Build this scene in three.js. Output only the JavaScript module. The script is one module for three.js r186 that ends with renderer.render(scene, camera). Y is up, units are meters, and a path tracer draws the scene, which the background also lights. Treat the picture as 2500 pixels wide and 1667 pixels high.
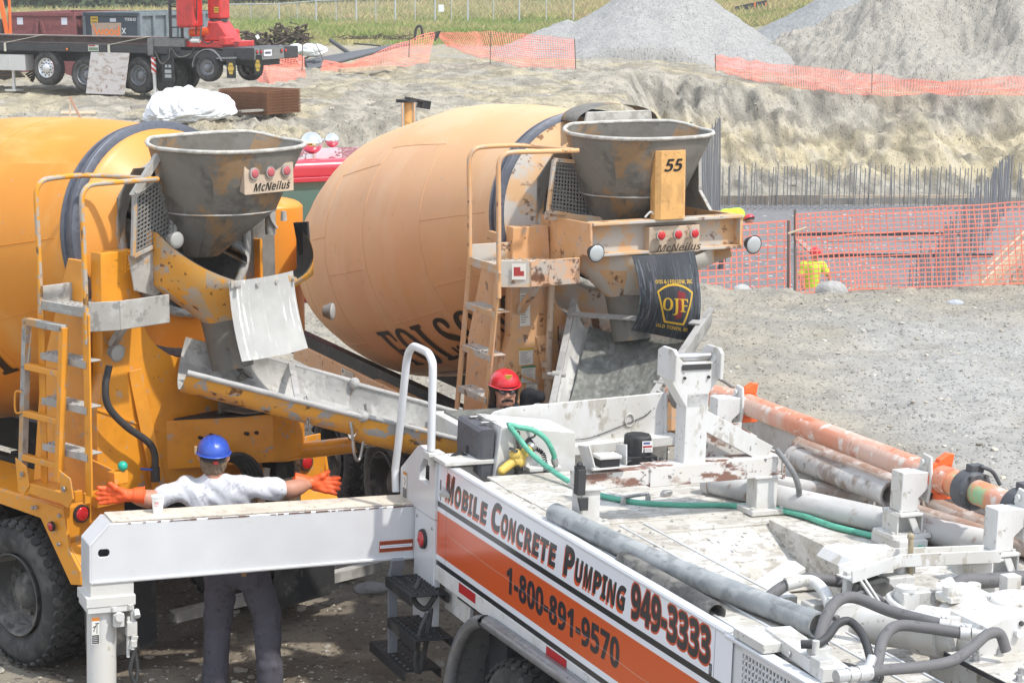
import * as THREE from 'three';
import { MarchingCubes } from 'three/addons/objects/MarchingCubes.js';
import { mergeGeometries } from 'three/addons/utils/BufferGeometryUtils.js';
import { RoundedBoxGeometry } from 'three/addons/geometries/RoundedBoxGeometry.js';

// ---------------------------------------------------------------- camera, sky, sun, exposure
const scene = new THREE.Scene();
const camera = new THREE.PerspectiveCamera(18.93, 1024 / 682, 0.5, 2000);
camera.position.set(0, 4.85, 0);
camera.rotation.x = -10.13 * Math.PI / 180;
const renderer = new THREE.WebGLRenderer({ antialias: true });
renderer.setSize(1024, 682);
renderer.toneMapping = THREE.LinearToneMapping;
renderer.toneMappingExposure = 1.1;
renderer.shadowMap.enabled = true;
const SUN = new THREE.Vector3(0.46, 0.82, 0.30).normalize();
{ // hazy bright summer sky
  const w = 256, h = 128, a = new Float32Array(w * h * 4);
  for (let j = 0; j < h; j++) for (let i = 0; i < w; i++) {
    const el = (j + .5) / h * Math.PI - Math.PI / 2, az = (i + .5) / w * Math.PI * 2 - Math.PI;
    const d = new THREE.Vector3(Math.cos(el) * Math.cos(az), Math.sin(el), Math.cos(el) * Math.sin(az));
    const t = Math.pow(Math.max(0, Math.sin(el)), .55), g = Math.max(0, d.dot(SUN));
    const k = 1 + .9 * Math.pow(g, 6);
    const o = (j * w + i) * 4;
    const c = el < 0 ? [.66, .64, .58] : [(1.28 - .50 * t) * k, (1.31 - .40 * t) * k, (1.36 - .24 * t) * k];
    a[o] = c[0]; a[o + 1] = c[1]; a[o + 2] = c[2]; a[o + 3] = 1;
  }
  const t = new THREE.DataTexture(a, w, h, THREE.RGBAFormat, THREE.FloatType);
  t.mapping = THREE.EquirectangularReflectionMapping; t.magFilter = t.minFilter = THREE.LinearFilter; t.needsUpdate = true;
  scene.background = t; scene.environment = t;
}
const sun = new THREE.DirectionalLight(new THREE.Color(1, .95, .875), 3.6);
sun.position.copy(SUN).multiplyScalar(120).add(new THREE.Vector3(0, 0, -40)); sun.target.position.set(0, 0, -40);
sun.castShadow = true; sun.shadow.radius = 3; sun.shadow.mapSize.set(4096, 4096);
Object.assign(sun.shadow.camera, { left: -70, right: 70, top: 70, bottom: -70, near: 1, far: 300 });
scene.add(sun, sun.target);
scene.fog = new THREE.FogExp2(0xf2f1ee, .0007); // thin summer haze over the far end of the site

// ---------------------------------------------------------------- helpers
function rngOf(s) { return () => { s |= 0; s = s + 0x6D2B79F5 | 0; let t = Math.imul(s ^ s >>> 15, 1 | s); t = t + Math.imul(t ^ t >>> 7, 61 | t) ^ t; return ((t ^ t >>> 14) >>> 0) / 4294967296; }; }
const rnd = rngOf(77), rr = (a, b) => a + (b - a) * rnd();
const V = (x, y, z) => new THREE.Vector3(x, y, z), R = d => d * Math.PI / 180;
const clamp = (x, a = 0, b = 1) => Math.min(b, Math.max(a, x)), ss = (a, b, x) => { const t = clamp((x - a) / (b - a)); return t * t * (3 - 2 * t); };
const mix = (a, b, t) => a + (b - a) * t;
const hsh = (x, y, s) => { let h = Math.imul(x, 374761393) + Math.imul(y, 668265263) + Math.imul(s, 2246822519); h = Math.imul(h ^ h >>> 13, 1274126177); return ((h ^ h >>> 16) >>> 0) / 4294967296; };
function vn(x, y, p, s) { // value noise, period p (0 = none)
  const xi = Math.floor(x), yi = Math.floor(y), fx = x - xi, fy = y - yi, u = fx * fx * (3 - 2 * fx), v = fy * fy * (3 - 2 * fy);
  const w = n => p ? ((n % p) + p) % p : n;
  const a = hsh(w(xi), w(yi), s), b = hsh(w(xi + 1), w(yi), s), c = hsh(w(xi), w(yi + 1), s), d = hsh(w(xi + 1), w(yi + 1), s);
  return a + (b - a) * u + (c - a) * v + (a - b - c + d) * u * v;
}
function fbm(x, y, p, s, o = 4) { let r = 0, a = .5, n = 0; for (let i = 0; i < o; i++) { r += a * vn(x, y, p, s + i * 17); n += a; x *= 2; y *= 2; p *= 2; a *= .5; } return r / n; }
const lin = c => c <= .04045 ? c / 12.92 : Math.pow((c + .055) / 1.055, 2.4), sr = c => c <= .0031308 ? c * 12.92 : 1.055 * Math.pow(c, 1 / 2.4) - .055;
function dataTex(n, fn, srgb) { // tileable texture, fn(u, v) -> linear [r, g, b] or a grey value
  const a = new Uint8Array(n * n * 4);
  for (let j = 0; j < n; j++) for (let i = 0; i < n; i++) {
    let c = fn(i / n, j / n); if (!Array.isArray(c)) c = [c, c, c];
    const o = (j * n + i) * 4; for (let k = 0; k < 3; k++) a[o + k] = 255 * clamp(srgb ? sr(clamp(c[k])) : c[k]); a[o + 3] = 255;
  }
  const t = new THREE.DataTexture(a, n, n, THREE.RGBAFormat);
  t.wrapS = t.wrapT = THREE.RepeatWrapping; t.magFilter = THREE.LinearFilter; t.minFilter = THREE.LinearMipmapLinearFilter; t.generateMipmaps = true;
  if (srgb) t.colorSpace = THREE.SRGBColorSpace; t.needsUpdate = true; return t;
}
// a worn surface: base colour, then layers [colour, cells per tile, threshold, softness, strength, stretch y]
const wear = []; // small pieces share a few grey wear patterns, tinted by their own colour
function worn(base, layers, o = {}) {
  if (o.n && o.n < 512 && !o.own) {
    const k = (o.seed || 1) % 4; wear[k] ||= dataTex(512, (u, v) => { const q = vn2(u, v, 6, [6, 6, 3, 14][k], 300 + k), w = vn2(u, v, 22, 22, 310 + k); let t = .80 + .16 * fbm(u * 10, v * 10, 10, 320 + k, 4); t = mix(t, .52, ss(.47, .68, q) * .55); t = mix(t, 1, ss(.6, .7, w) * .6); return mix(t, .4, ss(.66, .7, vn2(u, v, 40, 40, 330 + k)) * .6); }, true);
    wear[k].repeat.set(1 / 1.3, 1 / 1.3); const m = new THREE.MeshPhysicalMaterial({ map: wear[k], color: new THREE.Color().setRGB(...base.map((c, j) => Math.min(1, 1.12 * mix(c, layers[0] ? layers[0][0][j] : c, .22)))), roughness: o.rough ?? .6, metalness: o.metal || 0 }); if (o.coat) { m.clearcoat = o.coat; m.clearcoatRoughness = .25; } return m;
  }
  const n = o.n || 512, sd = o.seed || 1, size = o.size || 1.6;
  const map = dataTex(n, (u, v) => {
    const g = .92 + .16 * fbm(u * 8, v * 8, 8, sd, 4) ; let c = base.map(x => x * g);
    layers.forEach((L, i) => {
      const [col, f, t, w, k, st = 1] = L, py = Math.max(1, Math.round(f * st));
      const q = vn2(u, v, f, py, sd + 31 * (i + 1)); const m = ss(t - w, t + w, q) * k; c = c.map((x, j) => mix(x, col[j], m));
    });
    return c;
  }, true);
  map.repeat.set(1 / size, 1 / size);
  const m = new THREE.MeshPhysicalMaterial({ map, roughness: o.rough ?? .6, metalness: o.metal || 0 });
  if (o.coat) { m.clearcoat = o.coat; m.clearcoatRoughness = .25; }
  if (o.bump) {
    const b = dataTex(256, (u, v) => fbm(u * (o.bf || 24), v * (o.bf || 24), o.bf || 24, sd + 5, 4)); b.repeat.set(1 / size, 1 / size); m.bumpMap = b; m.bumpScale = o.bump;
  }
  return m;
}
function vn2(u, v, fx, fy, s) { // anisotropic tileable fbm
  let r = 0, a = .5, n = 0; for (let i = 0; i < 6; i++) {
    const x = u * fx, y = v * fy, xi = Math.floor(x), yi = Math.floor(y), p = x - xi, q = y - yi, U = p * p * (3 - 2 * p), W = q * q * (3 - 2 * q), X = (xi + 1) % fx, Y = (yi + 1) % fy;
    const A = hsh(xi, yi, s + i), B = hsh(X, yi, s + i), C = hsh(xi, Y, s + i), D = hsh(X, Y, s + i);
    r += a * (A + (B - A) * U + (C - A) * W + (A - B - C + D) * U * W); n += a; a *= .64; fx *= 2; fy *= 2;
  } return r / n;
}
const plain = (c, rough = .6, metal = 0, x = {}) => new THREE.MeshPhysicalMaterial(Object.assign({ color: new THREE.Color().setRGB(...c), roughness: rough, metalness: metal }, x));
function canvasTex(w, h, draw) { const c = document.createElement('canvas'); c.width = w; c.height = h; const g = c.getContext('2d'); draw(g, w, h); const t = new THREE.CanvasTexture(c); t.colorSpace = THREE.SRGBColorSpace; t.wrapS = t.wrapT = THREE.RepeatWrapping; t.anisotropy = 8; return t; }

const names = {};
function nm(n) { const k = names[n] = (names[n] ?? -1) + 1; return k ? n + '_' + String(k).padStart(3, '0') : n; }
function tag(o, label, category, group) { o.userData.label = label; o.userData.category = category; if (group) o.userData.group = group; return o; }
function thing(name, label, category, pos = [0, 0, 0], turn = 0, group) { const o = new THREE.Group(); o.name = nm(name); o.position.set(...pos); o.rotation.y = turn; scene.add(o); return tag(o, label, category, group); }
function struct(o, name) { o.name = name; o.userData.kind = 'structure'; scene.add(o); o.castShadow = o.receiveShadow = true; return o; }

const M4 = () => new THREE.Matrix4(), E = (rx, ry, rz) => new THREE.Euler(R(rx || 0), R(ry || 0), R(rz || 0));
class MB {
  constructor() { this.g = []; }
  add(g, keep) { let q = g.index ? g.toNonIndexed() : g; if (!keep) q.deleteAttribute('uv'); for (const k of Object.keys(q.attributes)) if (!['position', 'normal', 'uv'].includes(k)) q.deleteAttribute(k); q.morphAttributes = {}; this.g.push(q); return this; }
  at(g, x, y, z, rx, ry, rz) { g.applyMatrix4(M4().compose(V(x, y, z), new THREE.Quaternion().setFromEuler(E(rx, ry, rz)), V(1, 1, 1))); return this.add(g); }
  box(x, y, z, w, h, d, rx, ry, rz, b = .006) { const r = Math.min(b, w * .45, h * .45, d * .45); return this.at(r > .0005 ? new RoundedBoxGeometry(w, h, d, 1, r) : new THREE.BoxGeometry(w, h, d), x, y, z, rx, ry, rz); }
  bar(a, b, w, h, up = V(0, 1, 0), e = .004) { // box beam from a to b, w across, h along up
    a = V(...[].concat(a.isVector3 ? a.toArray() : a)); b = V(...(b.isVector3 ? b.toArray() : b));
    const d = b.clone().sub(a), L = d.length(), f = d.clone().normalize(); let s = new THREE.Vector3().crossVectors(up, f); if (s.lengthSq() < 1e-6) s.set(1, 0, 0); s.normalize(); const u = new THREE.Vector3().crossVectors(f, s);
    const g = new RoundedBoxGeometry(w, h, L, 1, Math.min(e, w * .4, h * .4)); g.applyMatrix4(M4().makeBasis(s, u, f).setPosition(a.clone().add(b).multiplyScalar(.5))); return this.add(g);
  }
  cyl(a, b, r, r2 = r, seg = 16, open = false) {
    a = V(...(a.isVector3 ? a.toArray() : a)); b = V(...(b.isVector3 ? b.toArray() : b)); const d = b.clone().sub(a), L = d.length();
    const g = new THREE.CylinderGeometry(r2, r, L, seg, 1, open); g.applyQuaternion(new THREE.Quaternion().setFromUnitVectors(V(0, 1, 0), d.normalize())); g.translate((a.x + b.x) / 2, (a.y + b.y) / 2, (a.z + b.z) / 2); return this.add(g);
  }
  tube(pts, r, n = 0, rs = 8, closed = false, ten = .5) { const c = new THREE.CatmullRomCurve3(pts.map(p => p.isVector3 ? p : V(...p)), closed, 'catmullrom', ten); this.add(new THREE.TubeGeometry(c, n || pts.length * 8, r, rs, closed)); if (!closed) for (const k of [0, 1]) { const p = c.getPoint(k), t = c.getTangent(k).multiplyScalar(k ? .002 : -.002); this.cyl(p.clone().sub(t), p.clone().add(t), r, r, rs); } return this; }
  poly(pts, depth, plane, off, bev = .004) { // outline in plane 'xy' | 'zy' | 'xz', thickness depth from off
    const s = new THREE.Shape(pts.map(p => new THREE.Vector2(p[0], p[1]))); if (pts.holes) for (const h of pts.holes) s.holes.push(new THREE.Path(h.map(p => new THREE.Vector2(p[0], p[1]))));
    const g = new THREE.ExtrudeGeometry(s, { depth: Math.max(.001, depth - 2 * bev), bevelEnabled: bev > 0, bevelSize: bev, bevelThickness: bev, bevelOffset: -bev, bevelSegments: 1, curveSegments: 10, steps: 1 }); g.translate(0, 0, bev);
    if (plane === 'zy') g.applyMatrix4(M4().set(0, 0, 1, off, 0, 1, 0, 0, 1, 0, 0, 0, 0, 0, 0, 1)), flip(g);
    else if (plane === 'xz') g.applyMatrix4(M4().set(1, 0, 0, 0, 0, 0, 1, off, 0, 1, 0, 0, 0, 0, 0, 1)), flip(g);
    else g.translate(0, 0, off);
    return this.add(g);
  }
  sph(x, y, z, r, sx = 1, sy = 1, sz = 1, n = 16) { const g = new THREE.SphereGeometry(r, n, Math.round(n * .7)); g.scale(sx, sy, sz); return this.at(g, x, y, z); }
  bolt(x, y, z, ax, r = .014, h = .012) { const d = { x: [h, 0, 0], y: [0, h, 0], z: [0, 0, h], '-x': [-h, 0, 0] }[ax]; return this.cyl([x, y, z], [x + d[0], y + d[1], z + d[2]], r, r, 6); }
  geo() { const a = this.g.map(g => { if (this.keep) return g; g.deleteAttribute('uv'); return g; }); const m = a.length > 1 ? mergeGeometries(a) : a[0]; if (!this.keep) triUV(m); return m; }
  build(name, mat, parent, label) { const m = new THREE.Mesh(this.geo(), mat); m.castShadow = m.receiveShadow = true; m.name = parent && parent !== scene ? name : nm(name); (parent || scene).add(m); if (label) m.userData.label = label; if (/bolts|nuts|fitting|valve_stack|weld_seams/.test(name)) m.userData.kind = 'stuff'; return m; }
}
function flip(g) { const p = g.attributes.position; for (let i = 0; i < p.count; i += 3) { const t = [p.getX(i), p.getY(i), p.getZ(i)]; p.setXYZ(i, p.getX(i + 1), p.getY(i + 1), p.getZ(i + 1)); p.setXYZ(i + 1, ...t); } g.computeVertexNormals(); }
function triUV(g) { // uv in metres, by the main direction of each face
  const p = g.attributes.position, n = p.count, uv = new Float32Array(n * 2), a = V(), b = V(), c = V();
  for (let i = 0; i < n; i += 3) {
    a.fromBufferAttribute(p, i); b.fromBufferAttribute(p, i + 1); c.fromBufferAttribute(p, i + 2);
    const N = b.clone().sub(a).cross(c.clone().sub(a)), X = Math.abs(N.x), Y = Math.abs(N.y), Z = Math.abs(N.z);
    for (let k = 0; k < 3; k++) { const q = [a, b, c][k], o = (i + k) * 2; if (X >= Y && X >= Z) { uv[o] = q.z + .37; uv[o + 1] = q.y; } else if (Y >= Z) { uv[o] = q.x + .11; uv[o + 1] = q.z; } else { uv[o] = q.x; uv[o + 1] = q.y + .23; } }
  }
  g.setAttribute('uv', new THREE.BufferAttribute(uv, 2));
}
// flat print: a quad with its own picture, corners a (top left), b (top right), c (bottom right), d (bottom left)
function decal(name, tex, a, b, c, d, parent, off = .003, o = {}) {
  const A = V(...a), B = V(...b), C = V(...c), D = V(...d), n = B.clone().sub(A).cross(D.clone().sub(A)).normalize().multiplyScalar(-off);
  const g = new THREE.BufferGeometry(); const P = [D, C, B, A].map(p => p.clone().add(n)); const N = n.clone().normalize();
  g.setAttribute('position', new THREE.Float32BufferAttribute(P.flatMap(p => p.toArray()), 3)); g.setAttribute('normal', new THREE.Float32BufferAttribute([0, 0, 0, 0].flatMap(() => N.toArray()), 3));
  g.setAttribute('uv', new THREE.Float32BufferAttribute([0, 0, 1, 0, 1, 1, 0, 1], 2)); g.setIndex([0, 1, 2, 0, 2, 3]);
  const m = new THREE.Mesh(g, new THREE.MeshPhysicalMaterial(Object.assign({ map: tex, roughness: .5, side: THREE.DoubleSide }, o))); m.name = name; m.receiveShadow = true; parent.add(m); return m;
}
// ---------------------------------------------------------------- ground, banks and pit
const pitLeft = d => 1.7 + (d - 45) * .095 + .5 * (fbm(d * .4, 3, 0, 9, 3) - .5);
function pitDrop(x, d) { const n = .9 * (fbm(x * .5, d * .5, 0, 41, 3) - .5); return Math.max(0, Math.min((d - 34.9 + n * .5) * 1.8, (x - pitLeft(d)) * 1.5, (74.2 - d + n * 1.6) * .64)); }
function H0(x, d) {
  let h = .85 * ss(50.3, 54.4, d + 1.6 * (fbm(x * .25, 5, 0, 7, 3) - .5)) + .45 * ss(54, 62, d) + .2 * ss(62, 80, d);
  const left = 1 - ss(4, 14, x - (d - 80) * .12);
  h += left * (.12 * ss(84, 110, d) + .35 * ss(125, 190, d)) - (1 - left) * .80 * ss(64, 72, d) * (1 - ss(100, 115, d)) + (1 - left) * .9 * ss(104, 140, d);
  h -= .46 * ss(1.5, 4, x) * ss(29, 35, d) * (1 - ss(45, 50, d));
  h += .15 * Math.exp(-Math.pow((d - 32.6 - .8 * (fbm(x * .3, 1, 0, 3, 3) - .5)) / .9, 2)) * ss(2.4, 4.5, x) * (.35 + 1.3 * fbm(x * .9, d * .5, 0, 15, 3));
  h += .06 * Math.exp(-Math.pow((d - 74.6) / 1.6, 2)) * ss(6, 9, x) * (fbm(x * .7, d * .5, 0, 16, 3));
  h += .35 * Math.exp(-Math.pow((d - 70) / 3.2, 2)) * ss(-3, 0, x) * (1 - ss(6, 8, x)) * fbm(x * .6, d * .4, 0, 18, 3);
  h -= .12 * (1 - ss(15.5, 18.5, d));
  return h;
}
function H(x, d) {
  let h = H0(x, d); const D = pitDrop(x, d), h1 = Math.max(-2.95, h - D), cut = ss(0, .3, D) * (1 - ss(2.6, 3.6, D));
  const slope = Math.max(cut, ss(49.5, 51, d) * (1 - ss(55, 58, d)) * (x < 8 ? 1 : 0));
  const far = ss(28, 36, d) * (1 - ss(78, 86, d)), mid = ss(17, 24, d);
  h = h1 + (fbm(x * .55, d * .55, 0, 21, 4) - .5) * (.05 + .16 * mid + .22 * far + .3 * slope) + (fbm(x * 2.3, d * 2.3, 0, 22, 3) - .5) * (.03 + .09 * mid + .1 * far + .36 * slope);
  h += (fbm(x * 7, d * 7, 0, 23, 3) - .5) * (.012 + .05 * mid + .06 * far + .15 * slope);
  const yard = ss(2, 4, x) * ss(15.5, 18, d) * (1 - ss(29, 32, d)); if (yard > 0) h += yard * (.09 * (fbm(x * .55 + d * .1, d * 3.4, 0, 24, 3) - .5) + .035 * ss(.55, .7, fbm(x * .25, d * .25, 0, 26, 2)) * Math.sin((d + x * .35) * 21));
  if (cut > 0 && d > 60) h -= .13 * cut * ss(.5, .75, .5 + .5 * Math.sin(x * 9.5 + 2.2 * fbm(x * .8, d * .5, 0, 51, 2) + (d - 70) * .5)) * ss(.4, .6, fbm(x * .35, d * .4, 0, 52, 2)) ; // bucket teeth marks
  return h;
}
const P3 = (x, d, dy = 0) => V(x, H(x, d) + dy, -d);
{
  const xs = [], ds = [];
  for (let x = -34; x <= 40; x += x > -8 && x < 22 ? .085 : .15) xs.push(x);
  for (let k = 1, x = 40; x < 900; k++) { x += .4 * Math.pow(1.22, k); xs.push(x); xs.unshift(-34 - (x - 40)); }
  for (let d = 2; d < 12; d += .4) ds.push(d);
  for (let d = 12; d < 84; d += .034 + d * .0016) ds.push(d);
  for (let d = 84; d < 140; d += .4) ds.push(d);
  for (let d = 140; d < 205; d += 2) ds.push(d);
  for (let k = 1, d = 205; d < 1400; k++) { ds.push(d); d += Math.pow(1.25, k); }
  ds.unshift(-20, -200);
  const nx = xs.length, nd = ds.length, pos = new Float32Array(nx * nd * 3), col = new Float32Array(nx * nd * 3), uv = new Float32Array(nx * nd * 2), idx = [];
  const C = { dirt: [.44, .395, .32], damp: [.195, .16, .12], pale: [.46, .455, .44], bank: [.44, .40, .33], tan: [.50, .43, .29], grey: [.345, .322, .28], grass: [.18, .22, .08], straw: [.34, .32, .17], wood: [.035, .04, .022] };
  const mx = (a, b, t) => a.map((v, i) => mix(v, b[i], t));
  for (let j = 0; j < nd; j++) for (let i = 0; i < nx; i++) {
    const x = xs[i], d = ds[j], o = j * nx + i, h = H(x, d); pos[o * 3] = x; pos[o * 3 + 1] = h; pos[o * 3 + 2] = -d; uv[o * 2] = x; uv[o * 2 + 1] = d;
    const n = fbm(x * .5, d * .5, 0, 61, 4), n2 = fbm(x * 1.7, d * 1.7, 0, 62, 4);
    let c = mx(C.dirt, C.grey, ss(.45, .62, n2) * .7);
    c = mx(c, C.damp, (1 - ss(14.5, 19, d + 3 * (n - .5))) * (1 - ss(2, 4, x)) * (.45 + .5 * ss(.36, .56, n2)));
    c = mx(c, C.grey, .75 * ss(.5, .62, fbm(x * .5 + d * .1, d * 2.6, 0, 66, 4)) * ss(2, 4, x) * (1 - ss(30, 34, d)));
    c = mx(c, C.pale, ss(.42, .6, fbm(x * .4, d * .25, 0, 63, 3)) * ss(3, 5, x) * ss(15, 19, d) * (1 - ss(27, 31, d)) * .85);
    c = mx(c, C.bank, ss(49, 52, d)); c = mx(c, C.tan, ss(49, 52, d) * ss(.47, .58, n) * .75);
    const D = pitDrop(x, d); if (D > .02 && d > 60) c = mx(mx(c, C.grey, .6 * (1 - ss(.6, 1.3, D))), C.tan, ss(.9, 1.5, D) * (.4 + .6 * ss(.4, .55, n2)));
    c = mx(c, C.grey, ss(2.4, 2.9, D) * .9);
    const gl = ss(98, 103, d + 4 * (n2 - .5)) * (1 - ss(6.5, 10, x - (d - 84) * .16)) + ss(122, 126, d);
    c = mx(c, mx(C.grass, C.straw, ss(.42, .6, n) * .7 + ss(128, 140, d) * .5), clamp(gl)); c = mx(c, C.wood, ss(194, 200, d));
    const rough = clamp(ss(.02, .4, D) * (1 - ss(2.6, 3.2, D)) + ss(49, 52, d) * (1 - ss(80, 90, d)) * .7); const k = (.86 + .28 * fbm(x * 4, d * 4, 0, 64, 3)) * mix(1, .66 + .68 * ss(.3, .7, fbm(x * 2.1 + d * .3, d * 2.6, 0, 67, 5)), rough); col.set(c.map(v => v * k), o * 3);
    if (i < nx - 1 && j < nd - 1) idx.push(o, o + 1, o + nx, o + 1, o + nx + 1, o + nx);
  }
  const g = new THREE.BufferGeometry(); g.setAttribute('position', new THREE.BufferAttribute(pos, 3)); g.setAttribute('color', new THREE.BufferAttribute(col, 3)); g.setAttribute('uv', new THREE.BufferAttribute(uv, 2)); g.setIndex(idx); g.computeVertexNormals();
  // gravelly detail: small stones of uneven size and tone
  const cellsOf = (u, v, f, s) => { const x = u * f, y = v * f, xi = Math.floor(x), yi = Math.floor(y); let b = 9, id = 0; for (let a = -1; a < 2; a++) for (let c = -1; c < 2; c++) { const X = xi + a, Y = yi + c, wx = (X + f) % f, wy = (Y + f) % f, q = Math.hypot(X + hsh(wx, wy, s) - x, Y + hsh(wx, wy, s + 1) - y) / (.35 + .75 * hsh(wx, wy, s + 2)); if (q < b) { b = q; id = hsh(wx, wy, s + 3); } } return [b, id]; };
  const N = 768, stone = new Float32Array(N * N), tone = new Float32Array(N * N);
  for (let j = 0; j < N; j++) for (let i = 0; i < N; i++) { const u = i / N, v = j / N; const [a, p] = cellsOf(u, v, 34, 5), [b, q] = cellsOf(u, v, 90, 8); let t = .78 + .34 * fbm(u * 12, v * 12, 12, 4, 5), hgt = .35 * fbm(u * 24, v * 24, 24, 4, 4); if (p > .55 && a < .42) { t = .62 + .75 * hsh(Math.round(p * 9999), 1, 2); hgt = .5 + .5 * (1 - a / .42); } else if (q > .4 && b < .4) { t *= .75 + .6 * hsh(Math.round(q * 9999), 1, 2); hgt += .25 * (1 - b / .4); } tone[j * N + i] = t; stone[j * N + i] = hgt; }
  const at = (A, u, v) => A[Math.min(N - 1, Math.floor(v * N)) * N + Math.min(N - 1, Math.floor(u * N))];
  const map = dataTex(N, (u, v) => { const t = .74 * at(tone, u, v); return [t, t * .99, t * .96]; }, true), bmp = dataTex(N, (u, v) => at(stone, u, v)); for (const t of [map, bmp]) t.repeat.set(1 / 2.3, 1 / 2.3);
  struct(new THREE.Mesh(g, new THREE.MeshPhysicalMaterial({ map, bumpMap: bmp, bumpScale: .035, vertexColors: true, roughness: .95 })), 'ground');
  g.userData.map = map; scene.userData.gravel = [map, bmp];
}
// loose stones too many to count
const stoneGeos = [0, 1, 2].map(k => { const g = new THREE.IcosahedronGeometry(1, 1).toNonIndexed(); const p = g.attributes.position; for (let i = 0; i < p.count; i++) { const v = V().fromBufferAttribute(p, i), n = .72 + .5 * hsh(Math.round(v.x * 50), Math.round(v.y * 50) + Math.round(v.z * 50) * 131, k + 3); p.setXYZ(i, v.x * n, v.y * n * .62, v.z * n * (.8 + .2 * k)); } g.computeVertexNormals(); return g; });
function scatter(name, label, count, place, mat, cols) {
  const grp = new THREE.Group(); grp.name = name; tag(grp, label, 'stones'); grp.userData.kind = 'stuff'; scene.add(grp);
  stoneGeos.forEach((g, k) => { const m = new THREE.InstancedMesh(g, mat, count / 3 | 0), q = new THREE.Quaternion(), c = new THREE.Color(); m.name = 'stone_scatter'; m.userData.kind = 'stuff'; m.castShadow = m.receiveShadow = true; for (let i = 0; i < m.count; i++) { const [x, d, s] = place(); q.setFromEuler(new THREE.Euler(rr(-.3, .3), rr(0, 6.3), rr(-.3, .3))); m.setMatrixAt(i, M4().compose(V(x, H(x, d) + s * .12, -d), q, V(s, s * rr(.7, 1.1), s * rr(.7, 1.2)))); const t = cols[Math.floor(rnd() * cols.length)], k2 = rr(.75, 1.25); m.setColorAt(i, c.setRGB(t[0] * k2, t[1] * k2, t[2] * k2)); } grp.add(m); });
}
const stoneMat = plain([1, 1, 1], .9);
const stoneCols = [[.40, .37, .31], [.33, .31, .27], [.46, .43, .38], [.29, .26, .22], [.43, .39, .31]];
scatter('loose_stones', 'small grey stones and clods strewn over the dirt of the site', 15000, () => { for (;;) { const d = 13 + 62 * Math.pow(rnd(), 1.35), x = rr(-.27, .27) * d + rr(-.4, .4); if (x > -12) return [x, d, Math.min(.09, .007 + .0034 / Math.pow(rnd() + .03, .8)) * (.55 + d * .011)]; } }, stoneMat, stoneCols);

// ---------------------------------------------------------------- heaps of gravel and soil
function heap(name, label, cx, cd, rx, rz, hh, opt) {
  const n = 150, m = 40, P = [], uv = [], idx = [], base = H(cx, cd);
  const hf = (x, z) => { let t = Math.hypot(x / rx, z / rz); let v = Math.max(0, 1 - t); v = Math.min(v, opt.cap ?? 1) * hh; for (const [bx, bz, br, bh] of opt.bumps || []) v = Math.max(v, bh * Math.max(0, 1 - Math.hypot(x - bx, z - bz) / br)); for (const [bx, bz, br, bh] of opt.pits || []) v -= bh * ss(0, 1, 1 - Math.hypot(x - bx, (z - bz) * .7) / br); return v + (fbm(x * opt.f + 50, z * opt.f + 50, 0, 71, 5) - .5) * opt.a + (fbm(x * 4 + 9, z * 4 + 5, 0, 72, 4) - .5) * opt.b; };
  const NX = opt.nx || 150, NZ = opt.nz || 110, ex = rx * 1.12, ez = rz * 1.12;
  for (let j = 0; j <= NZ; j++) for (let i = 0; i <= NX; i++) { const x = mix(-ex, ex, i / NX), z = mix(-ez, ez, j / NZ), e = Math.max(Math.abs(x) / ex, Math.abs(z) / ez); P.push(cx + x, H0(cx + x, cd - z) + hf(x, z) * (1 - ss(.93, 1, e)) - .25 - .6 * ss(.9, 1, e), -cd + z); uv.push(x, z); if (i < NX && j < NZ) { const o = j * (NX + 1) + i; idx.push(o, o + NX + 1, o + 1, o + 1, o + NX + 1, o + NX + 2); } }
  const g = new THREE.BufferGeometry(); g.setAttribute('position', new THREE.Float32BufferAttribute(P, 3)); g.setAttribute('uv', new THREE.Float32BufferAttribute(uv, 2)); g.setIndex(idx); g.computeVertexNormals();
  const [map, bmp] = scene.userData.gravel; const me = new THREE.Mesh(g, new THREE.MeshPhysicalMaterial({ map, bumpMap: bmp, bumpScale: .05, color: new THREE.Color().setRGB(...opt.c), roughness: .95 })); me.name = nm(name); me.castShadow = me.receiveShadow = true; scene.add(me); tag(me, label, name.includes('soil') ? 'soil mound' : 'gravel pile');
}
heap('gravel_pile', 'large heap of fine grey gravel behind the orange net, with a second hump', 6.6, 90, 7.2, 6.5, 3.9, { f: .32, a: .9, b: .14, cap: .86, c: [.48, .475, .465], bumps: [[-4.2, .8, 4.4, 1.9], [-1.4, 4.0, 4.6, 1.9], [2.6, 2.6, 4.4, 2.0]] });
heap('gravel_pile', 'small grey gravel heap farther off, half hidden by the soil mound', 17.6, 112, 5.5, 5, 2.9, { f: .4, a: .4, b: .12, c: [.40, .41, .42] });
heap('soil_mound', 'tall rough soil mound with a dug hollow at the right edge', 20.2, 88, 10.4, 9, 7.2, { f: .45, a: 1.5, b: .55, c: [.50, .465, .41], nx: 230, nz: 170, pits: [[-1.8, 4.2, 3.0, 1.9], [3.2, 4.4, 3.6, 1.5]], bumps: [[-3.2, 5.6, 5.2, 2.0]] });

const treeLine = x => 156 + 36 * ss(-34, -4, x);
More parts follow.
